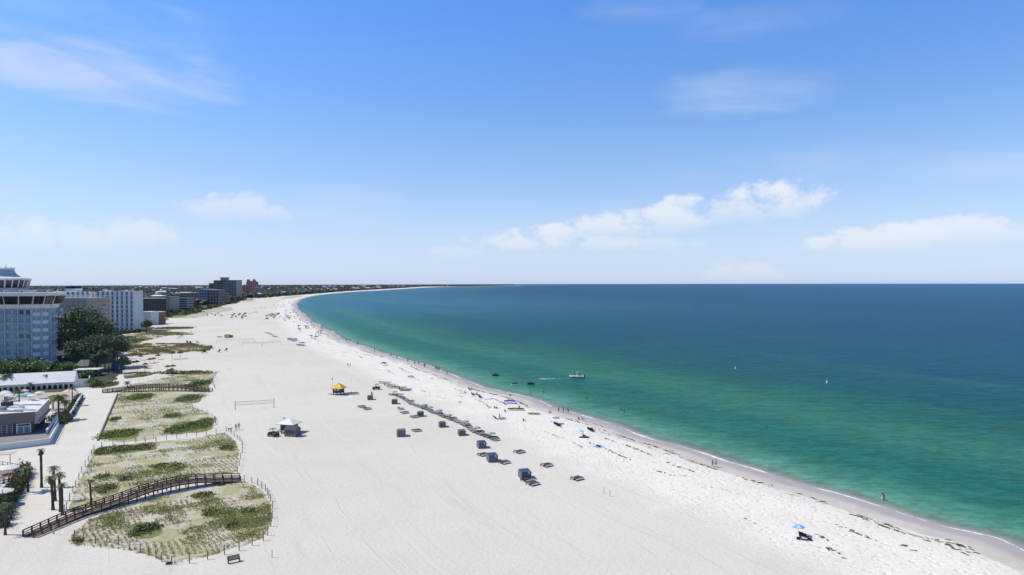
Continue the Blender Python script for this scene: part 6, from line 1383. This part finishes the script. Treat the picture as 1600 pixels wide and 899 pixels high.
    for p in out.polygons:
        c = p.center; p.use_smooth = True
        dh = min((c-pv).length, (c-hl-(Vector(hp['kneel'][0])-hl)*.2).length*1.15, (c-hr-(Vector(hp['kneer'][0])-hr)*.2).length*1.15)
        if dh < .185 and abs(c.x) < .22: p.material_index = 1
        elif abs(c.x) < .2 and min((c-ch).length, (c-wa).length) < .19: p.material_index = 2
    return out, hd
POSES = {}
def person(label, px, py, pose='stand', rz=0, shorts=BLACK, top=None, skin=0, hair=(.03, .02, .015), sink=0, s=1.0, group=None, loc=None, sea=False):
    if pose not in POSES: POSES[pose] = body_mesh(pose)
    me, hd = POSES[pose]
    loc = loc or (seaG(px, py) if sea else GG(px, py)); loc = Vector(loc)-ZU*sink
    t = thing('person', label, 'person', loc, rz, group); t.scale = (s,)*3
    b = bpy.data.objects.new('body', me); COL.objects.link(b); b.parent = t
    for i, m_ in enumerate((SKINS[skin], shorts, top or SKINS[skin])): b.material_slots[i].link = 'OBJECT'; b.material_slots[i].material = m_
    key = 'hair'+pose
    if key not in POSES:
        mb = MB(); r = .112; c = hd+Vector((0, .015, .03)) if pose != 'lie' else hd+Vector((0, .03, -.01)); mb.lathe([(r*.7, -.09), (r*1.0, -.03), (r*1.02, .03), (r*.75, .085), (r*.2, .115)], 10)
        mb.v = [(x+c.x, y+c.y, z+c.z) for x, y, z in mb.v]; me2 = bpy.data.meshes.new('hair'); me2.from_pydata(mb.v, [], mb.f); me2.polygons.foreach_set('use_smooth', [True]*len(mb.f)); me2.materials.append(BLACK); POSES[key] = me2
    h = bpy.data.objects.new('hair', POSES[key]); COL.objects.link(h); h.parent = t
    return t
RED = mat('cloth_red', (.35, .05, .05), .8, .1, 4, .1); NAVY = mat('cloth_navy', (.03, .05, .14), .8, .1, 4, .1); BLU = mat('cloth_blue', (.08, .22, .42), .8, .1, 4, .1); WCL = mat('cloth_white', (.7, .7, .7), .8, .05, 4, .1); GCL = mat('cloth_grey', (.2, .2, .21), .8, .1, 4, .1)
person('person in dark shirt walking left of the pair at the waterline', 1113.5, 730.5, 'walk', 1.0, BLACK, GCL, 0); person('person in pale shirt walking right of the pair at the waterline', 1118.7, 730, 'walk', 1.2, NAVY, WCL, 0)
person('leftmost of three people standing at the waterline', 873, 644.5, 'stand', .5, BLACK, None, 0); person('middle of three people standing at the waterline', 880, 645, 'stand', 2, NAVY, BLACK, 0); person('rightmost of three people standing at the waterline', 887.7, 646, 'stand', 1, BLACK, None, 2)
person('person standing beside the grey lounger inland of the black tarps', 780.8, 655.5, 'stand', 1, BLACK, BLACK, 0); person('person standing just behind the furthest grey cabana', 581, 621, 'stand', 1, BLACK, BLACK, 2, s=1.25)
person('man standing thigh deep alone in the nearest green water', 1378.5, 782, 'stand', 2.0, WCL, None, 0, sink=.45, sea=True, s=1.05); person('person pressed beside the man in the nearest green water', 1380.5, 781.6, 'stand', 2.6, BLACK, BLACK, 0, sink=.5, sea=True)
for i, (x, y, si, l) in enumerate([(828, 617.5, .4, 'person standing knee deep in shallow water below the white jet ski'), (849.5, 613.5, .6, 'person waist deep right of the shallow water stander'), (917, 623.5, .9, 'person chest deep between the boat and the waterline trio'), (891.7, 627, 1.2, 'swimmer whose head shows left of the chest deep person'),
       (970.4, 642, .4, 'taller of two bathers in the turquoise water mid picture'), (975, 643.5, 1.0, 'shorter of two bathers in the turquoise water mid picture'), (1003, 642, 1.0, 'lone bather right of the two bathers'), (1076, 642, 1.15, 'distant swimmer in the open turquoise water'), (1198, 668, 1.2, 'swimmer alone in the green water right of centre'),
       (914, 616.5, 1.2, 'swimmer left of a pair of heads below the boat'), (925, 613.5, 1.25, 'swimmer right of a pair of heads below the boat'), (497, 497, .5, 'bather in the water by the bend of the bay'), (538, 519, .8, 'bather in the blue shallows of the bay'), (974, 548, .8, 'speck of a bather far out in the blue water')]):
    person(l, x, y, 'stand', rs.random()*6, rs.choice([BLACK, NAVY, RED]), None, i % 3, sink=si, sea=True)
person('person walking on the sand above the middle dune, left of the two', 368.6, 673.5, 'walk', 1.4, BLACK, BLACK, 2, s=1.1); person('person walking on the sand above the middle dune, right of the two', 373.2, 671.5, 'walk', 1.4, BLACK, GCL, 2, s=1.1)
def dog(px, py):
    root = thing('dog', 'dark dog standing on the sand left of the two walkers', 'dog', GG(px, py), 1.3)
    J = {'hip': (0, .35, .52, .11), 'back': (0, 0, .54, .10), 'chest': (0, -.3, .52, .14), 'neck': (0, -.48, .68, .07), 'head': (0, -.6, .8, .075), 'muzzle': (0, -.75, .76, .035), 'tail': (0, .52, .62, .03), 'tip': (0, .68, .78, .015)}
    E = [('hip', 'back'), ('back', 'chest'), ('chest', 'neck'), ('neck', 'head'), ('head', 'muzzle'), ('hip', 'tail'), ('tail', 'tip')]
    for s, sg in (('l', -1), ('r', 1)):
        J['th'+s] = (.09*sg, .33, .42, .07); J['st'+s] = (.1*sg, .26, .3, .045); J['hk'+s] = (.1*sg, .42, .18, .028); J['hf'+s] = (.1*sg, .38, .02, .03)
        J['sh'+s] = (.09*sg, -.3, .4, .06); J['wr'+s] = (.09*sg, -.32, .2, .028); J['ff'+s] = (.09*sg, -.35, .02, .03); J['er'+s] = (.05*sg, -.58, .9, .02)
        E += [('hip', 'th'+s), ('th'+s, 'st'+s), ('st'+s, 'hk'+s), ('hk'+s, 'hf'+s), ('chest', 'sh'+s), ('sh'+s, 'wr'+s), ('wr'+s, 'ff'+s), ('head', 'er'+s)]
    nm = list(J); me = bpy.data.meshes.new('dog'); me.from_pydata([J[n][:3] for n in nm], [(nm.index(a), nm.index(b)) for a, b in E], []); o = bpy.data.objects.new('d', me); COL.objects.link(o); o.modifiers.new('s', 'SKIN'); q = o.modifiers.new('d', 'SUBSURF'); q.levels = 1
    for i, n in enumerate(nm): me.skin_vertices[0].data[i].radius = (J[n][3],)*2; me.skin_vertices[0].data[i].use_root = (n == 'back')
    out = bpy.data.meshes.new_from_object(o.evaluated_get(bpy.context.evaluated_depsgraph_get())); bpy.data.objects.remove(o); out.materials.clear(); out.materials.append(BLACK)
    b = bpy.data.objects.new('body', out); COL.objects.link(b); b.parent = root; root.scale = (1.25,)*3
dog(359, 674)
# sunbathers and their gear
def chair_kind(col):
    def mk():
        t = thing('beach_chair', '', 'chair'); cm = mat('chair_%.2f' % col[2], col, .8, .1, 3, .1)
        MB().box(-.28, .28, -.28, .25, .25, .29).build('seat', cm, t); MB().obox((0, .25, .27), Vector((1, 0, 0)), Vector((0, .5, .85)), -.28, .28, 0, .7, -.02, .02, w=Vector((0, -.85, .5))).build('backrest', cm, t)
        for a in (-.27, .27):
            for b in (-.25, .22): MB().tube([(a, b, 0), (a, b, .25)], .018, 5).build('leg', GREY, t)
            MB().box(a-.03, a+.03, -.25, .3, .45, .48).build('armrest', GREY, t)
        return t
    return Kind(mk)
ChB = chair_kind((.02, .02, .022)); ChN = chair_kind((.03, .05, .12))
def towel(label, px, py, w, d, rz, col, inner=None):
    b = GG(px, py); root = thing('beach_mat', label, 'mat', b+ZU*.01, rz); n = 8; mb = MB()
    for i in range(n):
        for j in range(5):
            f = lambda a, c: (-w/2+w*a/n, -d/2+d*c/5, .02+.03*math.sin(a*1.7+c)+.02*math.cos(c*2.1))
            mb.add([f(i, j), f(i+1, j), f(i+1, j+1), f(i, j+1)], [(0, 1, 2, 3)])
    mb.build('cloth', mat('mat_'+label[:12], col, .8, .08, 2, .1), root)
    if inner: MB().box(-w*.16, w*.16, -d*.25, d*.25, .1, .3).build('bag', inner, root)
    return root
towel('light blue beach mat with a dark bag in its middle', 935, 698, 2.3, 2.3, .6, (.25, .55, .72), NAVY)
towel('narrow blue towel on the sand right of the black chairs group', 762, 624, 2.4, 1.2, .2, (.25, .35, .65)); towel('pinkish towel beside the sitters at the waterline', 901, 656, 2.2, 1.3, .3, (.60, .45, .38)); towel('pale towel spread left of the seated pair near the far shore people', 722, 614.5, 1.8, 1.2, .2, (.25, .25, .3))
UB = umbrella_kind('sky', (.20, .42, .75), 1.15, 2.15, (.55, .70, .86)); b = GG(1247, 838); UB.put(b, .2, 'blue and white striped umbrella standing alone on the near sand', None, .86)
ChB.put(GG(1253.5, 840), 2.4, 'black beach chair left under the lone blue umbrella', None, 1.25); ChB.put(GG(1258.5, 842), 2.4, 'black beach chair right under the lone blue umbrella', None, 1.25)
towel('dark blanket under the chairs by the lone blue umbrella', 1257, 842.5, 2.3, 1.4, -.3, (.03, .03, .03), WHITE)
umbrella_kind('lav', (.32, .34, .45), 1.1, 2.1).put(GG(869, 662.5), 0, 'lavender grey umbrella over a dark seated group', None)
for i, (x, y) in enumerate([(868.5, 665), (871.5, 666), (874.5, 667.5)]):
    c = ChB.put(GG(x, y), 2.3, 'black beach chair in the group under the lavender umbrella', 'chairs under the lavender umbrella', 1.3); person('person seated in a black chair under the lavender umbrella', x, y, 'sit', 2.3, BLACK, [BLACK, NAVY, GCL][i], i % 3, loc=GG(x, y)+ZU*.25, group='people seated under the lavender umbrella')
umbrella_kind('cyan', (.40, .70, .80), 1.25, 2.0, (.62, .80, .85)).put(GG(905.6, 683), 0, 'pale cyan umbrella on the white sand', None)
person('person reclining beside the pale cyan umbrella', 911.5, 683, 'sit', 2.0, NAVY, BLACK, 0, s=1.15); towel('dark towel under the person reclining by the cyan umbrella', 913, 684, 2.6, 1.1, -.1, (.03, .03, .035))
for i, (x, y) in enumerate([(921.5, 673.5), (924.5, 674.5), (927.5, 675)]):
    ChB.put(GG(x, y), 2.3, 'black beach chair in the cluster right of the cyan umbrella', 'black chairs right of the cyan umbrella', 1.35)
person('person seated in the black chair cluster right of the cyan umbrella', 926, 674.5, 'sit', 2.3, BLACK, BLACK, 2)
for (x, y, l) in [(796.7, 619, 'person crouching alone on the wet sand below the jet skis'), (859, 645.5, 'person sitting on the sand left of the waterline trio'), (904, 656, 'left sitter of two by the pink towel'), (909.5, 656.5, 'right sitter of two by the pink towel'), (726.5, 615, 'person sitting on the far sand beside the pale towel'),
                  (811, 637.5, 'person sitting behind the long black tarp'), (775.5, 639, 'right of two people sitting inland of the blue shade'), (772.5, 638.5, 'left of two people sitting inland of the blue shade'), (789, 644, 'person sitting alone above the standing person'), (818, 658.5, 'person curled up alone right of the grey lounger')]:
    person(l, x, y, 'sit', rs.uniform(1.5, 3.0), rs.choice([BLACK, NAVY, RED]), rs.choice([BLACK, GCL, None]), rs.choice([0, 0, 2]))
for i, (x, y) in enumerate([(735, 611), (740, 619), (747.5, 619), (751.5, 623.5)]): ChB.put(GG(x, y), 2.3, 'black beach chair among the scattered sunbathers below the jet skis', 'black chairs of the far sunbathers', 1.5)
for i, (x, y, l) in enumerate([(740.5, 619, 'person in black seated highest among the far sunbathers'), (751.5, 623.5, 'person in black seated lowest among the far sunbathers')]): person(l, x, y, 'sit', 2.3, BLACK, BLACK, 2, loc=GG(x, y)+ZU*.3)
RK.put(GG(784.5, 655), SEA, 'single pale grey lounger beside the standing person', None, .9); ChB.put(GG(773.5, 654), 2.2, 'black chair left of the single grey lounger', None, 1.1); ChB.put(GG(776.5, 656), 2.2, 'black chair touching the single grey lounger', None, 1.1)
# low canopies
def canopy(label, px, py, w, d, h, col, wings=0, rz=-.1):
    root = thing('sun_canopy', label, 'canopy', GG(px, py), rz); cm = mat('canopy_cloth_%.2f' % col[2], col, .7, .1, 1, .2); mb = MB(); n = 8
    for i in range(n):
        for j in range(4):
            f = lambda a, c: (-w/2+w*a/n, -d/2+d*c/4, h*(.85+.15*math.sin(math.pi*a/n)-.35*abs(c-2)/2)+.03*math.sin(a*2+c))
            mb.add([f(i, j), f(i+1, j), f(i+1, j+1), f(i, j+1)], [(0, 1, 2, 3)])
    mb.build('cloth', cm, root)
    for a in (-1, 1):
        for b in (-1, 1): MB().tube([(a*w/2, b*d/2, 0), (a*w/2, b*d/2, h*.68)], .03, 5).build('pole', GREY, root)
        if wings: MB().tube([(a*w/2, 0, h*.75), (a*(w/2+wings), -.2, 0.05)], .05, 5).build('guy_rope', cm, root)
canopy('bright blue low canopy with long guy ropes near the waterline', 797, 630, 3.6, 2.2, 1.1, (.04, .07, .38), 2.0)
canopy('long black low canopy inland of the blue one', 806, 641, 5.0, 1.6, .75, (.02, .02, .03)); canopy('dark grey low canopy right of the long black one', 834, 647.5, 3.6, 1.2, .5, (.05, .05, .055))
canopy('small dark canopy near the far waterline above the catamarans', 642, 590.5, 2.4, 1.6, .9, (.05, .05, .055)); canopy('dark blue canopy on the sand left of the far bay edge', 600, 571, 2.4, 2.4, 1.6, (.04, .06, .15))
person('left of a far pair standing on the empty sand mid beach', 543.5, 573, 'stand', 1, BLACK, BLACK, 2); person('right of a far pair standing on the empty sand mid beach', 547, 573.3, 'stand', 1, BLACK, GCL, 0)
for (x, y, l) in [(654, 571, 'left of far waders beside the shoreline'), (664, 574, 'middle of far waders beside the shoreline'), (683, 580, 'right of far waders beside the shoreline'), (545.5, 535, 'person at the water edge of the far bay'), (648, 571, 'far beach walker near the shoreline bend')]: person(l, x, y, 'walk', 1, BLACK, BLACK, 2, s=1.2)
# far beach-goers: umbrellas, tents and people along the strand
UD = umbrella_kind('dark', (.05, .06, .08), 1.3, 2.2); spots = [(440, 481), (443, 480), (445, 487.5), (447.5, 488), (459, 479), (444, 494), (446.5, 494.5), (450, 496), (452, 494.5), (453.5, 497.5), (449, 498.5), (458, 489.5), (460, 488), (438, 498), (442.5, 500), (451.5, 500), (460, 497.5), (461.5, 503.5), (467, 513.5),
         (487, 507.5), (489, 508), (477, 513.7), (480, 513.7), (483, 514), (467.5, 519), (486, 529), (494.5, 524.5), (496.5, 524), (501, 521), (503, 522), (494, 531.5), (503, 515), (456, 485.5), (462, 492), (454, 491), (441, 476), (452, 474), (460, 471), (430, 477.5), (434, 479)]
for i, (x, y) in enumerate(spots):
    if i % 3 == 0: UD.put(GG(x, y), rs.random(), 'tiny dark umbrella among the distant beachgoers near the bend', 'distant dark umbrellas', 1.3)
    elif i % 3 == 1: umbrella_kind('navy', (.06, .12, .30), 1.3, 2.1).put(GG(x, y), rs.random(), 'tiny blue umbrella among the distant beachgoers near the bend', 'distant blue umbrellas', 1.2)
    person('tiny person among the distant beachgoers near the bend of the shore', x+rs.uniform(-1.5, 1.5), y+rs.uniform(.2, 1), rs.choice(['stand', 'sit', 'walk']), rs.random()*6, BLACK, rs.choice([BLACK, GCL, NAVY, RED]), 2, s=1.35, group='distant beachgoers')
for i in range(46):
    x, y = rs.choice([(rs.uniform(322, 358), rs.uniform(490, 496)), (rs.uniform(395, 470), rs.uniform(469, 484)), (rs.uniform(440, 470), rs.uniform(474, 505))])
    if shore_field(np.array([G(x, y).x]), np.array([G(x, y).y]))[0][0] < 8: continue
    person('tiny person among the distant beachgoers near the bend of the shore', x, y, 'stand', rs.random()*6, BLACK, BLACK, 2, s=1.4, group='distant beachgoers')
for (x, y) in [(325, 494.5), (331, 492), (336, 494), (342, 491), (346, 495), (279, 528.5), (283, 527), (341, 551), (352, 549), (294, 537), (299, 537.5), (310, 537), (322, 552), (316, 552.5), (333, 546), (300, 524), (297, 521.5)]:
    ChB.put(GG(x, y), rs.random()*6, 'dark seat or bin standing at the back of the beach near the brown dunes', 'dark seats at the back of the beach', 2.2)
for i in range(13):
    k = rs.uniform(0, 1); x = 720-230*k; y = float(np.interp(x, [480, 490, 504, 528, 553, 587, 600, 650, 687, 700, 721], [496, 504, 512.5, 525, 537, 547.5, 552.5, 568, 580, 583.5, 592])); dx = rs.choice([-9, -5, -3, 2])*(.4+.6*(1-k)); w_ = dx > 0
    person('tiny wader or walker strung along the far waterline', x+dx, y+(.5 if not w_ else 0), rs.choice(['walk', 'stand']), rs.random()*6, rs.choice([BLACK, NAVY, RED]), rs.choice([BLACK, None, GCL]), rs.choice([0, 2]), sink=.4 if w_ else 0, sea=w_, s=1.2, group='people along the far waterline')
# ------------------------------------------------------------------ craft on the water
def jetski(label, px, py, rz, hullc, rider=True):
    b = seaG(px, py); root = thing('jet_ski', label, 'jet ski', b, rz); hm = mat('ski_%.2f' % hullc[0], hullc, .4, .08, 1, .5)
    MB().prism([(-1.5, -.5), (.9, -.5), (1.6, 0), (.9, .5), (-1.5, .5)], -.15, .35, 0, [(-1.5, -.55), (.9, -.5), (1.75, 0), (.9, .5), (-1.5, .55)]).build('hull', hm, root)
    MB().prism([(-1.4, -.2), (.5, -.25), (1.3, 0), (.5, .25), (-1.4, .2)], .352, .75, 0, [(-1.3, -.14), (.4, -.2), (.9, 0), (.4, .2), (-1.3, .14)]).build('saddle', BLACK, root)
    MB().tube([(.35, -.35, .98), (.45, 0, 1.0), (.35, .35, .98)], .03, 5).build('handlebar', BLACK, root); MB().tube([(.6, 0, .7), (.42, 0, .98)], .06, 6).build('steering_column', BLACK, root)
    if rider: person('rider in a dark vest on the '+label, 0, 0, 'sit', rz+math.pi/2, BLACK, NAVY, 0, loc=b+ZU*.6)
jetski('black jet ski furthest left on the water', 774.4, 587.5, .3, (.03, .03, .035)); jetski('white jet ski between the two dark ones', 805, 601.5, .2, (.75, .75, .74)); jetski('dark jet ski on the right of the three', 829.5, 601, .1, (.05, .06, .10))
def boat():
    b = seaG(901.5, 590.5); root = thing('motor_boat', 'white centre console motor boat with dark hull bottom heading right', 'boat', b, math.pi)
    st = [(-2.9, 1.05, .75), (-1.5, 1.15, .72), (0, 1.15, .75), (1.5, .95, .85), (2.6, .5, 1.0), (3.3, .03, 1.12)]
    mb = MB(); vs = []
    for x, w, z in st: vs += [(x, -w*.55, -.2), (x, w*.55, -.2), (x, w*.95, z*.45), (x, w, z), (x, -w, z), (x, -w*.95, z*.45)]
    fs = []; 
    for i in range(len(st)-1):
        a, c = i*6, (i+1)*6
        for q in ((0, 1), (1, 2), (5, 0)): fs.append((a+q[0], a+q[1], c+q[1], c+q[0]))
    mb.add(vs, fs+[(0, 5, 4, 3, 2, 1)], 0); mb.build('hull', mat('boat_dark', (.03, .05, .06), .4, .1, 1, .5), root)
    mb = MB(); mb.add(vs, [(i*6+q[0], i*6+q[1], i*6+6+q[1], i*6+6+q[0]) for i in range(len(st)-1) for q in ((2, 3), (4, 5), (3, 4))]); mb.build('deck', WHITE, root)
    MB().box(-.6, .3, -.4, .4, .76, 1.6).build('console', WHITE, root); MB().box(-1.6, -1.0, -.5, .5, .76, 1.3).build('seat', WHITE, root)
    for a in (-.9, .5):
        for c in (-.6, .6): MB().tube([(a, c, .8), (a*.85, c, 2.3)], .03, 5).build('top_frame', GREY, root)
    MB().box(-1.0, .6, -.75, .75, 2.3, 2.36).build('t_top', mat('ttop', (.35, .40, .42), .6, .1, 1, .3), root); MB().box(-3.4, -2.95, -.2, .2, .1, 1.2).build('outboard', BLACK, root)
    for (dx, dy) in ((-.9, .2), (1.2, -.2)): person('person aboard the white motor boat', 0, 0, 'stand', 1, BLACK, [BLACK, NAVY][dx > 0], 2, loc=b+Vector((dx, dy, .76)), group='people aboard the motor boat', s=.95)
boat()
# wake: broken foam flecks behind the boat
C = []; 
for i in range(150):
    f_ = rs.random(); x = 842+(898-842)*f_; 
    if f_ > .45 and rs.random() < .93: continue
    p = seaG(x, 592.6-f_*1.4+rs.gauss(0, .28)); C.append((p.x, p.y, p.z+.03))
C = np.array(C); n = len(C); U = np.stack([RNG.uniform(.3, 1.1, n), RNG.normal(0, .1, n), np.zeros(n)], -1); V = np.stack([RNG.normal(0, .1, n), RNG.uniform(.08, .25, n), np.zeros(n)], -1)
o = quads_mesh('wake_foam', C, U, V, np.full((n, 3), .8), LEAF); tag(o, 'thin line of white foam trailing behind the motor boat', 'foam', None, 'stuff')
def buoy(px, py, l, col):
    o = MB().lathe([(.05, -.2), (.35, 0), (.38, .3), (.15, .7), (.12, 1.2), (.0, 1.3)], 10).build('buoy', mat('buoy_%.1f' % col[1], col, .5, .05, 2, .4), None, True); o.location = seaG(px, py); tag(o, l, 'buoy')
buoy(1292, 599, 'small white buoy in the open blue green water right of the boat', (.8, .8, .8)); buoy(1149, 577, 'pale marker buoy further out than the boat', (.6, .7, .65))
# ------------------------------------------------------------------ bar deck at the lower left
def bar_deck():
    base = G(5, 790); root = thing('bar_deck', 'timber bar deck with railing at the left picture edge', 'deck', base); dm = mat('deck_board', (0, 0, 0)); zt = .5
    ps = [G(-260, 800), G(-20, 797), G(14, 770), G(34, 738), G(-10, 731), G(-260, 738)]
    mb = MB(base); mb.prism([(p.x, p.y) for p in ps], -.1, zt); mb.build('platform', mat('deck_tan', (.30, .22, .16), .8, .2, 2, .2), root)
    for a, b_ in ((ps[1], ps[2]), (ps[2], ps[3]), (ps[3], ps[4])):
        L = (b_-a).length; n_ = max(2, int(L/1.4)); u = (b_-a).normalized()
        for i in range(n_+1): p = a.lerp(b_, i/n_); mb = MB(base); mb.tube([p, p+ZU*(zt+1.1)], .07, 5); mb.build('rail_post', WOOD, root)
        for z in (.5, 1.08): mb = MB(base); mb.tube([a+ZU*(zt+z), b_+ZU*(zt+z)], .05, 5); mb.build('rail', WOOD, root)
    r2 = thing('deck_awning', 'long beige awning over the back of the bar deck', 'awning', G(0, 734)); c = r2.location
    mb = MB(c); a, b_ = G(-80, 735), G(16, 730.5)
    for q in (a, b_, a.lerp(b_, .5)): mb2 = MB(c); mb2.tube([q, q+ZU*2.9], .07, 6); mb2.build('post', WOOD, r2)
    f = Face(a, b_, c); f.box(mb, -.4, f.L+.4, -2.0, .8, 2.9, 3.0); mb.build('canopy', mat('awning_beige', (.62, .52, .42), .8, .06, 1, .2), r2)
    for (x, y, r, l) in [(13, 752, 2.0, 'largest white octagonal parasol on the bar deck'), (3, 790, 1.9, 'white parasol cut by the left picture edge'), (6, 745, 1.3, 'smaller white parasol behind the largest one on the bar deck')]:
        umbrella_kind('deckwhite', (.78, .77, .74), 1.75, 2.4, low=.45).put(G(x, y)+ZU*zt, .2, l, None, r/1.75)
    for i, (x, y) in enumerate([(2, 760), (5, 763), (9, 761), (11, 765), (4, 768), (8, 769), (1, 772), (13, 757), (3, 754), (12, 771)]):
        tb = thing('bar_table', 'small table with stools on the bar deck under the white parasols', 'table', G(x, y)+ZU*zt, rs.random(), 'tables on the bar deck')
        MB().box(-.45, .45, -.45, .45, .72, .77).build('table_top', rs.choice([WHITE, BLUEG, CREAM, WHITE]), tb); MB().tube([(0, 0, 0), (0, 0, .72)], .05, 6).build('leg', GREY, tb)
        for q in range(4): a_ = q*1.57+.5; MB().lathe([(.18, .45), (.18, .5)], 8, (math.cos(a_)*.75, math.sin(a_)*.75)).build('stool_seat', rs.choice([BLUEG, WHITE, BROWNW]), tb)
    person('person in blue standing on the bar deck', 6, 766, 'stand', 1, NAVY, BLU, 0, loc=G(6, 766)+ZU*zt); person('person in white standing on the bar deck near the rail', 14, 762, 'stand', 1, NAVY, WCL, 1, loc=G(14, 762)+ZU*zt)
bar_deck()
for i in range(26):
    f_ = i/25; a = G(39, 741); m_ = G(24, 768); c_ = G(3, 800); p = a.lerp(m_, f_*2) if f_ < .5 else m_.lerp(c_, f_*2-1); p.z = 0
    bush_obj('hedge_shrub', 'brownish green hedge shrub around the bar deck', p, 1.1, 1.0, 1.9+rs.random()*.7, rs.choice([(.06, .06, .02), (.09, .075, .03), (.05, .06, .025), (.12, .085, .035)]), 420, .17, 'hedge around the bar deck')
for (x, y, r) in [(2, 812, 1.5), (-2, 822, 1.6), (3, 805, 1.3)]:
    bush_obj('hedge_shrub', 'dark green hedge shrub at the left picture edge below the deck', G(x, y), r, 1.4, 2.2, (.045, .055, .025), 600, .17, 'dark hedge at the left edge')
o = MB().box(-.5, .5, -.35, .35, 0, .6).build('cooler_box', BLU); o.location = G(111, 655.5); tag(o, 'blue cool box at the foot of the planter wall', 'box')
o = MB().lathe([(.3, 0), (.35, .5), (.28, .55)], 10).build('green_bin', mat('bin_green', (.04, .20, .15), .6, .1, 2, .3)); o.location = G(104.5, 656); o.scale = (1.3,)*3; tag(o, 'small green bin left of the blue cool box', 'bin')

# ------------------------------------------------------------------ haze
hm = bpy.data.materials.new('air_haze'); hm.use_nodes = True; hn = hm.node_tree; hn.nodes.clear()
ho = hn.nodes.new('ShaderNodeOutputMaterial'); pv_ = hn.nodes.new('ShaderNodeVolumePrincipled'); hn.links.new(pv_.outputs[0], ho.inputs['Volume'])
pv_.inputs['Color'].default_value = (.86, .93, 1.0, 1); pv_.inputs['Density'].default_value = 4.5e-6; pv_.inputs['Anisotropy'].default_value = 0.2
o = MB().box(-33500, 33500, -33500, 33500, -700, 62).build('haze', hm, None, kind='stuff'); o['label'] = 'thin blue haze of sea air over the whole coast'
